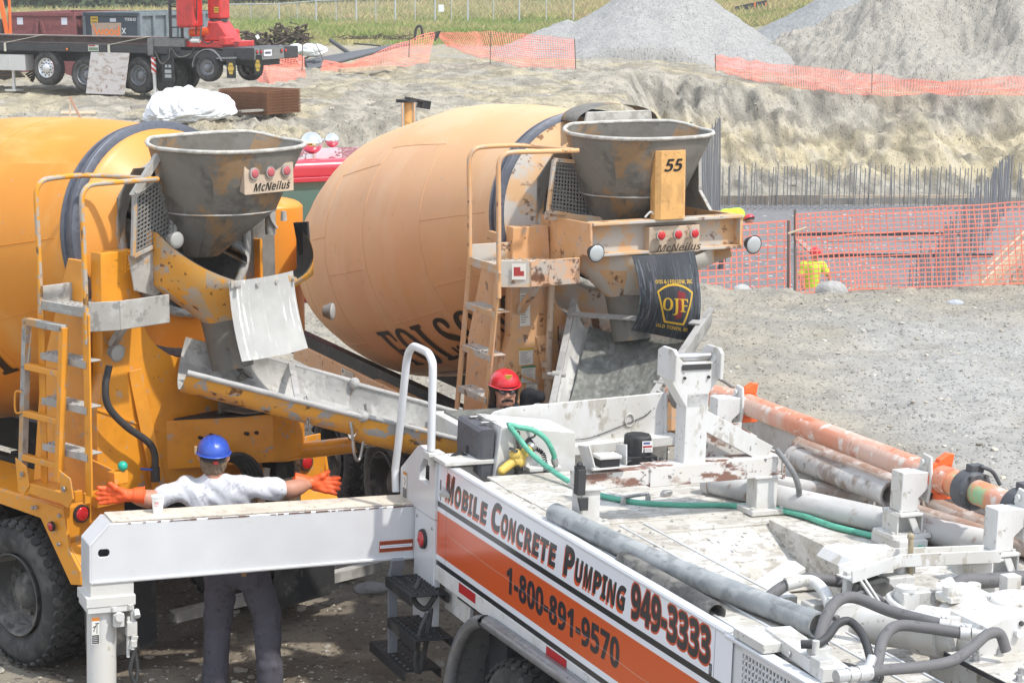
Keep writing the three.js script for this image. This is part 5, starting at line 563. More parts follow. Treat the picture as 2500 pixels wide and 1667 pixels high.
  const coup = (z, m, r = .115, dir) => { const g = new MB(), c = pz(z); const d = dir || V(0, 0, 1); const a = V(...c).addScaledVector(d, -.045), b = V(...c).addScaledVector(d, .045); g.cyl(a, b, r, r, 28).cyl(a.clone().addScaledVector(d, -.02), a, r * .86, r, 28).cyl(b, b.clone().addScaledVector(d, .02), r, r * .86, 28); g.box(c[0] + .02, c[1] + r + .012, c[2], .09, .05, .06).tube([[c[0] + .03, c[1] + r + .03, c[2] + .04], [c[0] + .1, c[1] + r, c[2] + .06], [c[0] + r + .03, c[1] + .04, c[2] + .08]], .012, 16, 7); for (let i = 0; i < 6; i++) { const t = i * 1.05; g.cyl([c[0] + Math.cos(t) * r * .92, c[1] + Math.sin(t) * r * .92, c[2] + .06], [c[0] + Math.cos(t) * r * .92, c[1] + Math.sin(t) * r * .92, c[2] + .078], .012, .012, 6); } return g.build('pipe_coupling', m, T); };
  coup(3.05, M.couplBlk); coup(3.52, M.couplBlk); { const c = V(1.99, 1.97, -.10), d = V(.55, .06, .83).normalize(); const g = new MB(); g.cyl(c.clone().addScaledVector(d, -.05), c.clone().addScaledVector(d, .05), .125, .125, 26).cyl(c.clone().addScaledVector(d, -.14), c.clone().addScaledVector(d, -.08), .12, .12, 26).tube([[2.0, 2.10, -.08], [2.1, 2.10, .06], [2.14, 2.06, .2]], .013, 14, 7); for (let i = 0; i < 8; i++) { const t = i * .785, s = V(.83, 0, -.55); const q = c.clone().addScaledVector(s, Math.cos(t) * .105).add(V(0, Math.sin(t) * .105, 0)); g.cyl(q.clone().addScaledVector(d, .05), q.clone().addScaledVector(d, .066), .013, .013, 6); } g.build('pipe_coupling', W.rustCoup, T); }
  for (const z of [.42, 2.74]) { const g = new MB(); g.cyl([2.12, 1.985, z - .02], [2.12, 1.985, z + .02], .098, .098, 26).poly([[2.09, 2.07], [2.19, 2.06], [2.2, 2.13], [2.16, 2.135], [2.1, 2.1]], .05, 'xy', z - .025).box(2.15, 1.88, z, .12, .05, .04); g.build('pipe_clamp', W.orangePl, T); }
  for (const [z, dy] of [[.45, .02], [2.70, 0], [3.62, .0]]) { const g = new MB(); g.box(1.905, 1.915 + dy, z, .12, .24, .12).poly([[1.85, 2.03 + dy], [2.07, 2.03 + dy], [2.07, 1.96 + dy], [1.95, 1.86 + dy], [1.85, 1.86 + dy]], .115, 'xy', z - .057).box(1.905, 1.785 + dy, z, .17, .02, .2); for (const s of [-1, 1]) g.box(1.905 + s * .085, 1.72, z, .014, .12, .16); g.box(1.905, 1.78, z, .185, .014, .165).box(1.905, 1.72, z + .0, .17, .12, .012).box(1.905, 1.655, z, .27, .03, .22).box(1.89, 1.61, z, .2, .07, .3); g.poly([[1.88, 1.77], [1.93, 1.77], [1.98, 1.67], [1.93, 1.67]], .012, 'xy', z + .08); for (const s of [-1, 1]) g.bolt(1.905 + s * .11, 1.67, z + .07, 'y', .014, .014).bolt(1.905 + s * .06, 1.795 + dy, z + .06, 'y', .013, .012); g.build('pipe_bracket', W.grime, T); const s = new MB(); s.poly([[1.88, z - .1], [2.1, z - .1]].length ? [[z - .06, 1.86], [z + .05, 1.84], [z + .08, 1.98], [z + .06, 2.12], [z - .02, 2.13], [z - .07, 2.0]] : [], .02, 'zy', 2.03).bolt(2.03, 2.08, z, '-x', .02, .02).bolt(2.03, 1.89, z, '-x', .02, .02); s.build('saddle_plate', W.grime, T); }
  // ---- hydraulics near the right hand bottom corner
  const hz = (name, pts, r, m = W.hose, ten = .5) => new MB().tube(pts, r, pts.length * 12, 14, false, ten).build(name, m, T);
  hz('hydraulic_hose', [[.14, 1.60, 4.62], [.22, 1.68, 4.50], [.34, 1.76, 4.36], [.48, 1.80, 4.24], [.60, 1.80, 4.22], [.72, 1.76, 4.36], [.87, 1.74, 4.56]], .030); hz('hydraulic_hose', [[.07, 1.72, 4.58], [.13, 1.73, 4.62], [.20, 1.75, 4.60], [.30, 1.785, 4.53], [.37, 1.79, 4.53], [.38, 1.75, 4.63], [.35, 1.69, 4.74], [.30, 1.65, 4.84]], .021, M.hoseBlk); hz('hydraulic_hose', [[.30, 1.62, 4.86], [.36, 1.68, 4.80], [.45, 1.745, 4.70], [.58, 1.775, 4.62], [.72, 1.765, 4.66], [.86, 1.75, 4.74]], .028); hz('hydraulic_hose', [[.14, 1.69, 4.965], [.30, 1.69, 4.955], [.50, 1.69, 4.97], [.66, 1.70, 4.965], [.80, 1.735, 4.92], [.93, 1.77, 4.86], [1.02, 1.76, 4.84], [1.05, 1.68, 4.86]], .027); hz('hydraulic_hose', [[.20, 1.62, 4.60], [.28, 1.62, 4.70], [.36, 1.60, 4.84]], .02, M.hoseBlk); hz('hydraulic_hose', [[.48, 1.62, 3.56], [.62, 1.68, 3.54], [.78, 1.70, 3.56], [.92, 1.68, 3.58]], .032); hz('hydraulic_hose', [[1.34, 1.70, 4.0], [1.42, 1.745, 3.97], [1.56, 1.745, 3.99], [1.82, 1.75, 4.02]], .040); hz('hydraulic_hose', [[.56, 1.66, 4.1], [.68, 1.68, 4.02], [.80, 1.73, 3.95], [.88, 1.72, 4.0], [.93, 1.64, 4.14]], .013, W.hose);
  const slv = new MB(); for (let i = 0; i < 7; i++) { const t = i / 7; slv.cyl([.135 + .10 * t, 1.60 + .085 * t, 4.625 - .13 * t], [.148 + .10 * t, 1.611 + .085 * t, 4.609 - .13 * t], .036, .036, 14); } slv.build('hose_sleeve', M.hoseBlk, T);
  const tee = new MB(); tee.cyl([.02, 1.69, 4.97], [.17, 1.69, 4.962], .031, .031, 14).cyl([.085, 1.69, 4.967], [.125, 1.69, 4.965], .038, .038, 6).cyl([.21, 1.69, 4.96], [.14, 1.69, 4.962], .036, .036, 16).cyl([.19, 1.66, 4.95], [.26, 1.74, 4.90], .026, .022, 12).cyl([.05, 1.58, 4.97], [.05, 1.67, 4.97], .034, .034, 6); tee.build('tee_fitting', W.fit, T); const cr = new MB(); for (const [a, b] of [[[.87, 1.74, 4.56], [.97, 1.735, 4.64]], [[.86, 1.75, 4.74], [.97, 1.75, 4.80]]]) { const A = V(...a), B = V(...b), q = t => A.clone().lerp(B, t); cr.cyl(q(0), q(.38), .035, .035, 16).cyl(q(.45), q(.62), .031, .031, 6).cyl(q(.62), q(1.2), .024, .022, 12); for (const u of [.1, .28]) cr.box(...q(u).add(V(0, .036, 0)).toArray(), .02, .014, .02); } cr.build('hose_fitting', W.fit, T);
  const vb = new MB(); vb.poly([[.98, 1.40], [1.42, 1.40], [1.42, 1.80], [1.12, 1.80], [1.02, 1.76], [.98, 1.66]], .4, 'xy', 4.34); const vbm = vb.build('valve_block', W.grime, T); { const g = new MB(); for (const [x, y] of [[1.12, 1.68], [1.2, 1.72], [1.3, 1.62]]) g.cyl([x, y, 4.74], [x, y, 4.765], .02, .02, 10); g.build('bolts', W.white, vbm); new MB().cyl([1.22, 1.765, 4.738], [1.22, 1.765, 4.75], .013, .013, 10).build('screw', M.black, vbm); }
  const cy = new MB(); cy.cyl([.72, 1.60, 4.0], [1.0, 1.66, 4.55], .10, .10, 26).cyl([.90, 1.65, 4.36], [.96, 1.66, 4.48], .125, .125, 28).box(.95, 1.74, 4.15, .1, .1, .1).cyl([.95, 1.79, 4.15], [.95, 1.81, 4.15], .06, .06, 6).box(1.16, 1.80, 4.35, .26, .03, .14).cyl([1.06, 1.8, 4.36], [1.06, 1.86, 4.36], .035, .035, 8).cyl([1.24, 1.8, 4.32], [1.24, 1.85, 4.32], .035, .035, 8).sph(1.15, 1.82, 4.34, .09, 1.1, .5, .8).box(1.48, 1.82, 4.3, .09, .1, .07).sph(1.36, 1.80, 4.5, .12, 1.2, .4, 1).box(1.5, 1.83, 4.5, .1, .08, .08); cy.build('pump_cylinder', W.grime, T);
  const el = new MB(); el.tube([[1.26, 1.72, 3.98], [1.32, 1.735, 4.02], [1.30, 1.725, 4.12], [1.24, 1.70, 4.22], [1.21, 1.66, 4.30]], .038, 30, 16).cyl([1.30, 1.72, 3.97], [1.36, 1.74, 3.98], .045, .045, 16).tube([[1.80, 1.76, 4.02], [1.86, 1.76, 4.08], [1.84, 1.74, 4.2], [1.82, 1.68, 4.3]], .042, 24, 16).tube([[.68, 1.70, 3.56], [.74, 1.70, 3.60], [.74, 1.67, 3.72], [.72, 1.6, 3.82]], .032, 24, 14).cyl([.60, 1.685, 3.55], [.68, 1.70, 3.56], .037, .037, 16).tube([[.90, 1.70, 4.22], [.88, 1.74, 4.10], [.94, 1.76, 4.08]], .018, 18, 9); el.build('pipe_elbow', W.grime, T);
  const bx = new MB(); bx.poly([[.52, 1.55], [.72, 1.55], [.78, 1.74], [.58, 1.74]], .12, 'xy', 3.97, .02).build('white_box', W.dirty, T); new MB().poly([[.78, 1.60], [1.05, 1.60], [1.05, 1.72], [.98, 1.78], [.82, 1.76]], .16, 'xy', 3.76, .01).build('dark_valve', M.dusty, T);
  const mv = new MB(); mv.box(.88, 1.62, 3.92, .26, .14, .16).box(.80, 1.72, 3.84, .05, .2, .04).box(.96, 1.70, 3.80, .05, .22, .04).box(1.10, 1.74, 3.84, .16, .07, .1).box(1.18, 1.66, 3.92, .16, .1, .12).cyl([1.02, 1.66, 3.9], [1.10, 1.66, 3.96], .05, .05, 12).cyl([1.14, 1.76, 3.8], [1.14, 1.83, 3.8], .03, .03, 8).cyl([1.22, 1.76, 3.78], [1.22, 1.83, 3.78], .03, .03, 8).bar([.82, 1.80, 3.9], [.86, 1.60, 4.2], .014, .014).bar([.85, 1.80, 3.9], [.88, 1.60, 4.2], .014, .014).sph(.6, 1.52, 3.6, .07).box(.76, 1.56, 3.66, .2, .1, .1).box(.56, 1.57, 3.42, .3, .05, .16).cyl([1.05, 1.60, 4.0], [1.16, 1.62, 4.1], .03, .03, 10); mv.build('valve_stack', W.fitD, T);
  const tp = new MB(); tp.poly([[.90, 1.77], [.94, 1.815], [1.04, 1.83], [1.34, 1.80], [1.34, 1.79], [1.04, 1.82], [.945, 1.805], [.91, 1.765]], .3, 'xy', 3.36, .001).box(.985, 1.72, 3.48, .03, .2, .02).build('cover_tray', W.grime, T); const cn = new MB(); cn.bar([.76, 1.79, 3.86], [1.10, 1.835, 3.80], .13, .012, V(0, 1, 0)).bar([.76, 1.815, 3.93], [1.10, 1.86, 3.87], .012, .07).bar([.76, 1.815, 3.80], [1.10, 1.86, 3.73], .012, .06).bar([1.08, 1.835, 3.80], [1.78, 1.80, 3.78], .13, .012).bar([1.08, 1.86, 3.87], [1.76, 1.825, 3.845], .012, .07).bar([1.08, 1.86, 3.73], [1.74, 1.825, 3.71], .012, .06); cn.box(1.66, 1.74, 3.72, .18, .07, .12); cn.build('channel_arm', W.grime, T); new MB().cyl([1.2, 1.50, 3.84], [1.2, 1.97, 3.80], .015, .015, 10).sph(1.2, 1.965, 3.80, .02).build('threaded_rod', W.brass, T);
  new MB().poly([[.70, 3.0], [1.18, 2.6], [1.22, 2.64], [1.20, 2.78], [.78, 3.1], [.72, 3.12]], .03, 'xz', 1.49).build('link_arm', W.dirty, T);
  // perforated cover and lid at the right end
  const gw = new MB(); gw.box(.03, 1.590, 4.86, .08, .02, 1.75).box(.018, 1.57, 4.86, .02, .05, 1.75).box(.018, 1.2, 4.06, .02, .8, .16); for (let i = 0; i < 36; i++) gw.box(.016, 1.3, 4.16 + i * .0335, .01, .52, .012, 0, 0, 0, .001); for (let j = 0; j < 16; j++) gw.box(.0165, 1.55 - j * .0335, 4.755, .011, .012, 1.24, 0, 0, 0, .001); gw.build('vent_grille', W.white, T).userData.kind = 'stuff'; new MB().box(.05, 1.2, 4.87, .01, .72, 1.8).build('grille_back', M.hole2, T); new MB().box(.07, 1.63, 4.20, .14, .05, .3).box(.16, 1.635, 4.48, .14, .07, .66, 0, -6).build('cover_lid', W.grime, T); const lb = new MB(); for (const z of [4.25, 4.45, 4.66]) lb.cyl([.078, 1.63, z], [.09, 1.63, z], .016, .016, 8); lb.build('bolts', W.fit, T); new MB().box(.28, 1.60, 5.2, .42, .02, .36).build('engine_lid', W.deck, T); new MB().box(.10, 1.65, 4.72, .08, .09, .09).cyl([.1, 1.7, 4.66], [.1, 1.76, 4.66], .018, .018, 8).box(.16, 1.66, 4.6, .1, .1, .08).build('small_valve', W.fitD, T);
  const pl = new MB(); pl.box(1.32, 1.605, 5.2, .9, .02, 1.16).build('cover_plate', W.deck, T); const pb = new MB(); for (const [x, z] of [[.93, 4.70], [1.02, 4.94], [1.15, 4.84], [1.1, 4.66], [1.24, 4.92], [1.3, 4.75], [.95, 5.02]]) pb.cyl([x, 1.612, z + .08], [x, 1.622, z + .08], .026, .026, 12).cyl([x, 1.62, z + .08], [x, 1.645, z + .08], .016, .014, 6); pb.build('bolts', M.steel, T); new MB().box(.865, 1.608, 5.2, .012, .026, 1.16).build('rubber_edge', M.black, T); new MB().cyl([1.16, 1.61, 5.06], [1.16, 1.67, 5.06], .055, .055, 18).build('black_cap', M.black, T);
}
// ---- things lying on the pump truck or hanging from it
const onPump = (name, label, category, group) => { const g = thing(name, label, category, [0, 0, 0], 0, group); g.position.copy(pump.position); g.rotation.copy(pump.rotation); return g; };
function hollowPipe(t, a, b, r, m, flange = true, name = 'pipe_wall') { a = V(...a); b = V(...b); const g = new MB(); g.cyl(a, b, r, r, 26, true); g.cyl(a, b, r * .84, r * .84, 26, true); const d = b.clone().sub(a).normalize(); for (const [p, s] of [[a, 1], [b, -1]]) { const q = new THREE.RingGeometry(r * .84, r, 26); q.applyQuaternion(new THREE.Quaternion().setFromUnitVectors(V(0, 0, 1), d.clone().multiplyScalar(-s))); q.translate(p.x, p.y, p.z); g.add(q); if (flange) { g.cyl(p, p.clone().addScaledVector(d, s * .05), r * 1.13, r * 1.13, 26, true); const k = new THREE.RingGeometry(r * .84, r * 1.13, 26); k.applyQuaternion(new THREE.Quaternion().setFromUnitVectors(V(0, 0, 1), d.clone().multiplyScalar(-s))); k.translate(p.x, p.y, p.z); g.add(k); const k2 = new THREE.RingGeometry(r, r * 1.13, 26); k2.applyQuaternion(new THREE.Quaternion().setFromUnitVectors(V(0, 0, 1), d.clone().multiplyScalar(s))); const e = p.clone().addScaledVector(d, s * .05); k2.translate(e.x, e.y, e.z); g.add(k2); } } const me = g.build(name, m, t); me.material.side = THREE.DoubleSide; return me; }
const rack = [
  ['long pale steel pipe beside the green hose, its open end near the last bracket', [1.40, 1.66, 1.22], [2.29, 1.66, 3.15], .078, 'pipeW'],
  ['short grey tapered pipe lying on top of the stack, open end to the right', [2.02, 1.79, 1.26], [2.06, 1.79, 2.34], .075, 'pipe'],
  ['rust streaked pipe behind the short grey one, under the orange line', [2.47, 1.70, .6], [2.40, 1.72, 2.3], .066, 'pipeR'],
  ['dusty grey pipe between the pale pipe and the stack', [1.66, 1.66, 1.2], [2.36, 1.66, 2.25], .062, 'pipe'],
  ['whitish pipe under the short tapered pipe', [2.04, 1.66, .9], [2.2, 1.66, 2.05], .07, 'pipeW'],
  ['brown weathered pipe lowest at the right rail', [2.44, 1.66, 1.75], [2.47, 1.66, 3.5], .072, 'pipeR'],
  ['thin brownish pipe beside the long pale pipe at its right end', [2.28, 1.645, 2.2], [2.46, 1.645, 3.3], .056, 'pipeR'],
];
for (const [l, a, b, r, m] of rack) { const t = onPump('steel_pipe', l, 'pipe', 'steel pipes lying on the pump truck'); hollowPipe(t, a, b, r, W[m]); }
{ const t = onPump('suction_hose', 'thick grey hose lying along the lettered side panel', 'hose'); const g = new MB().tube([[.11, 1.645, 1.66], [.15, 1.64, 2.2], [.23, 1.64, 2.9], [.33, 1.642, 3.5], [.43, 1.645, 4.03]], .064, 60, 24); g.build('hose_wall', W.suction, t); hollowPipe(t, [.43, 1.645, 4.03], [.447, 1.645, 4.13], .068, W.suction, false, 'hose_end'); new MB().cyl([.432, 1.645, 4.05], [.434, 1.645, 4.06], .056).build('hose_bore', M.hole2, t); }
{ const t = onPump('suction_hose', 'dark hose end tucked under the thick grey hose beside the panel', 'hose'); hollowPipe(t, [.11, 1.60, 2.6], [.125, 1.60, 3.66], .055, M.dusty, false, 'hose_wall'); }
{ const t = onPump('water_hose', 'green water hose running from the white cabinet across the truck bed', 'hose'); new MB().tube([[.69, 1.665, .36], [.685, 1.70, .36], [.63, 1.80, .35], [.54, 1.865, .33], [.44, 1.885, .30], [.375, 1.905, .30], [.385, 1.885, .31], [.44, 1.81, .34], [.50, 1.72, .42], [.56, 1.65, .62], [.60, 1.615, .85], [.64, 1.608, 1.15], [.80, 1.60, 1.38], [1.05, 1.598, 1.52], [1.35, 1.598, 1.62], [1.62, 1.60, 1.86], [1.72, 1.598, 2.28], [1.86, 1.598, 2.62], [1.95, 1.598, 2.96], [1.94, 1.598, 3.36], [1.86, 1.6, 3.7]], .0185, 240, 12).build('hose_line', W.green, t); new MB().cyl([.69, 1.665, .36], [.70, 1.63, .362], .024, .024, 12).cyl([.70, 1.63, .362], [.703, 1.61, .363], .016, .016, 10).build('hose_end', M.steel, t); }
{ const t = onPump('remote_handle', 'yellow pistol grip handle hanging on the white cabinet', 'tool'); const g = new MB(); g.cyl([.315, 1.60, .345], [.415, 1.665, .33], .031, .033, 18).sph(.315, 1.60, .345, .031).cyl([.41, 1.66, .33], [.47, 1.70, .33], .045, .04, 16).sph(.44, 1.655, .33, .052, 1, .9, 1).sph(.415, 1.705, .335, .042).cyl([.47, 1.70, .33], [.53, 1.74, .32], .034, .03, 14); g.build('grip', W.yellow, t); new MB().cyl([.395, 1.735, .345], [.40, 1.75, .346], .034, .03, 14).build('knob', M.dusty, t); new MB().cyl([.53, 1.74, .32], [.55, 1.755, .315], .036, .036, 12).build('collar', M.steel, t); }
{ const t = onPump('paper_cup', 'white paper coffee cup standing on the outrigger beam', 'cup'); const y0 = 1.232, g = new MB(), q = new THREE.LatheGeometry([[.0, .0], [.030, 0], [.0305, .004], [.0425, .118], [.0455, .119], [.0455, .126], [.0415, .126], [.029, .02], [0, .02]].map(p => new THREE.Vector2(...p)), 32); q.translate(-1.80, y0, -.56); const m = g.add(q).build('cup_wall', plain([.86, .86, .85], .5), t); const cp = new THREE.CylinderGeometry(.0408, .0345, .055, 24, 1, true, -.95, 1.0); cp.translate(-1.80, y0 + .072, -.56); const dm = new THREE.Mesh(cp, new THREE.MeshPhysicalMaterial({ map: canvasTex(128, 128, (g, w, h) => { g.clearRect(0, 0, w, h); fitText(g, 'DUNKIN', 8, 56, 112, 40, 'bold $ sans-serif', '#e2605a'); fitText(g, 'DONUTS', 8, 110, 112, 40, 'bold $ sans-serif', '#e2605a'); }), transparent: true, alphaTest: .4, roughness: .5, side: THREE.DoubleSide })); dm.name = 'cup_print'; m.add(dm); }
// ---------------------------------------------------------------- the rest of the building site
const PIT = R(10.13), at = (px, py, d) => { const x = (px - 1250) / 5000, y = (833.5 - py) / 5000, c = Math.cos(PIT), s = Math.sin(PIT), vy = y * c - s, vz = -y * s - c; return V(x * d / -vz, 4.85 + vy * d / -vz, -d); };
const S = {
  truck: worn([.022, .024, .030], [[[.12, .115, .11], 7, .58, .14, .6]], { seed: 91, n: 256, rough: .5 }), red: worn([.62, .025, .02], [[[.42, .02, .02], 5, .55, .12, .5]], { seed: 92, n: 256, rough: .35, coat: .5 }),
  beam: worn([.17, .145, .14], [[[.30, .17, .11], 4, .55, .1, .6, .3], [[.3, .29, .28], 10, .62, .08, .5]], { seed: 93, n: 256, rough: .7 }), ply: worn([.50, .47, .45], [[[.33, .26, .21], 6, .58, .07, .8, 3], [[.24, .15, .09], 14, .68, .05, .8]], { seed: 94, own: 1, n: 256, rough: .85 }),
  redBin: worn([.21, .06, .065], [[[.30, .13, .12], 6, .54, .12, .6, .4], [[.12, .05, .04], 14, .64, .08, .7]], { seed: 95, n: 256, rough: .7 }), blueBin: worn([.035, .055, .078], [[[.10, .12, .13], 6, .56, .12, .6, .4]], { seed: 96, n: 256, rough: .6 }), greyBin: worn([.15, .19, .21], [[[.25, .27, .27], 6, .56, .12, .6, .4]], { seed: 97, n: 256, rough: .6 }),
  rust: worn([.24, .105, .05], [[[.34, .17, .08], 8, .5, .12, .7], [[.12, .06, .035], 14, .6, .1, .6]], { seed: 98, n: 256, rough: .95 }), timber: worn([.60, .47, .33], [[[.42, .30, .2], 5, .56, .1, .6, 5]], { seed: 99, n: 256, rough: .85 }), oldWood: worn([.36, .33, .29], [[[.22, .19, .16], 5, .54, .1, .7, 5]], { seed: 100, n: 256, rough: .9 }), formPly: worn([.25, .21, .175], [[[.38, .34, .29], 5, .54, .12, .7]], { seed: 101, n: 256, rough: .9 }),
  net: plain([.93, .27, .19], .6, 0, { side: THREE.DoubleSide }), netF: plain([.92, .27, .19], .6, 0, { side: THREE.DoubleSide }), rebar: plain([.22, .225, .24], .65, .2), matBar: plain([.36, .36, .375], .7), post: plain([.16, .13, .11], .8), galv: plain([.62, .64, .65], .4, .5), bag: new THREE.MeshPhysicalMaterial({ color: new THREE.Color().setRGB(.72, .73, .74), roughness: .55 }), scrap: worn([.07, .055, .042], [[[.2, .15, .1], 10, .56, .1, .7]], { seed: 102, n: 256, rough: .95 }), alu: plain([.66, .66, .64], .45, .3),
};
S.outr = worn([.16, .16, .155], [[[.3, .3, .29], 8, .56, .12, .6]], { seed: 103, n: 256, rough: .6 }); S.woodSign = worn([.33, .24, .18], [[[.45, .36, .29], 5, .54, .1, .6, 4]], { seed: 104, n: 128, rough: .9 }); S.pipeB = plain([.10, .105, .115], .6); S.timberR = plain([.42, .24, .16], .85); M.alum = plain([.72, .73, .75], .3, .6); M.steelGrey = worn([.30, .31, .33], [[[.15, .15, .15], 8, .55, .12, .6]], { seed: 105, n: 128, rough: .5, metal: .4 });
// ribbon strands of a plastic mesh between a lower and an upper line
function net(name, label, low, up, cell, w, mat, opt = {}) {
  const t = thing(name, label, 'safety net'), L = low.length - 1, curve = (a) => { const c = new THREE.CatmullRomCurve3(a.map(p => p.clone()), false, 'catmullrom', .3); return u => c.getPoint(clamp(u)); }, cl = curve(low), cu = curve(up), len = new THREE.CatmullRomCurve3(low).getLength();
  const sag = opt.sag ?? .12, sd = opt.seed || 3, P = (u, v) => { const a = cl(u), b = cu(u), p = a.lerp(b, v); const n = fbm(u * len * .7, v * 2, 0, sd, 3) - .5, m = fbm(u * len * 2.2, v * 3 + 7, 0, sd + 1, 2) - .5; p.z += (n * 2 + m * .7) * sag; p.y += m * sag * .5 * (opt.fold ?? 1); return p; };
  const pos = [], strip = (pts, side) => { for (let i = 0; i < pts.length - 1; i++) { const a = pts[i], b = pts[i + 1], o = side.clone().multiplyScalar(w / 2); const A = a.clone().sub(o), B = a.clone().add(o), C = b.clone().sub(o), D = b.clone().add(o); pos.push(...[A, C, B, B, C, D].flatMap(p => p.toArray())); } };
  const nv = opt.nv || Math.max(3, Math.round(low[0].distanceTo(up[0]) / cell)), nu = Math.round(len / cell), seg = Math.max(8, Math.round(nu / 2));
  for (let j = 0; j <= nv; j++) strip([...Array(seg + 1)].map((_, i) => P(i / seg, j / nv)), V(0, j % 4 === 0 ? 1.5 : 1, 0)); for (let i = 0; i <= nu; i++) strip([...Array(nv + 1)].map((_, j) => P(i / nu + (opt.skew || 0) * (j / nv - .5) / nu, j / nv)), V(1, 0, 0));
  const g = new THREE.BufferGeometry(); g.setAttribute('position', new THREE.Float32BufferAttribute(pos, 3)); g.computeVertexNormals(); const m = new THREE.Mesh(g, mat); m.name = 'mesh_strands'; m.userData.kind = 'stuff'; t.add(m);
  for (const [a, b] of opt.posts || []) new MB().cyl(a, b, opt.pr || .02, opt.pr || .02, 6).build('stake', S.post, t); return t;
}
const G = (px, py, d) => { const p = at(px, py, d); return p; };
net('safety_net', 'near orange mesh fence in front of the pit, right of its tall double stakes', [G(1945, 716, 34.3), G(2100, 706, 34.3), G(2300, 698, 34.3), G(2520, 690, 34.3)], [G(1945, 524, 34.15), G(2100, 513, 34.15), G(2300, 503, 34.15), G(2520, 492, 34.15)], .098, .0175, S.net, { sag: .06, skew: -.9, nv: 17, posts: [[G(1942, 735, 34.25), G(1942, 512, 34.25)], [G(1925, 735, 34.5), G(1926, 538, 34.5)]], pr: .026, seed: 5 });
net('safety_net', 'orange mesh fence with square openings between the tan mixer and the double stakes', [G(1680, 742, 34.9), G(1800, 735, 34.9), G(1930, 722, 34.9)], [G(1680, 552, 34.8), G(1800, 548, 34.8), G(1930, 540, 34.8)], .13, .02, S.net, { sag: .1, nv: 12, seed: 8 });
net('safety_net', 'faded orange mesh beside the flatbed truck and the rusty mesh stack', [G(600, 196, 69), G(660, 208, 68), G(745, 186, 71)], [G(638, 136, 70), G(660, 118, 70), G(742, 140, 72)], .085, .016, S.netF, { sag: .3, posts: [[G(655, 206, 69), G(658, 106, 69)], [G(737, 172, 71), G(738, 102, 71)]], nv: 14, seed: 11 });
net('safety_net', 'sagging orange mesh laid over the black pipes up to the rise', [G(782, 172, 73), G(860, 170, 74), G(960, 162, 74), G(1045, 150, 75)], [G(790, 150, 74), G(860, 152, 75), G(960, 112, 76), G(1062, 78, 78)], .085, .016, S.netF, { sag: .3, posts: [[G(800, 168, 74), G(770, 106, 74)], [G(998, 142, 75), G(1000, 76, 75)]], nv: 12, seed: 13 });
net('safety_net', 'orange mesh stretched over the rise in front of the gravel heap', [G(1092, 112, 77), G(1180, 140, 75), G(1290, 162, 74.5), G(1406, 168, 74)], [G(1062, 78, 78.5), G(1160, 76, 78), G(1280, 84, 77), G(1404, 96, 75.5)], .085, .015, S.netF, { sag: .28, posts: [[G(1197, 156, 75), G(1198, 78, 75)], [G(1406, 172, 74), G(1403, 94, 74)]], nv: 14, seed: 17 });
net('safety_net', 'long low orange mesh along the far edge of the pit below the soil mound', [G(1748, 172, 76), G(1850, 196, 74.5), G(2000, 218, 73.5), G(2130, 229, 73), G(2300, 230, 73), G(2520, 228, 73)], [G(1746, 132, 77), G(1850, 150, 77), G(2000, 168, 77), G(2130, 182, 77), G(2300, 196, 76), G(2520, 188, 76)], .085, .015, S.netF, { sag: .35, posts: [[G(1748, 174, 76), G(1747, 130, 76)], [G(2129, 226, 73.2), G(2131, 162, 74.2)]], nv: 14, seed: 19 });

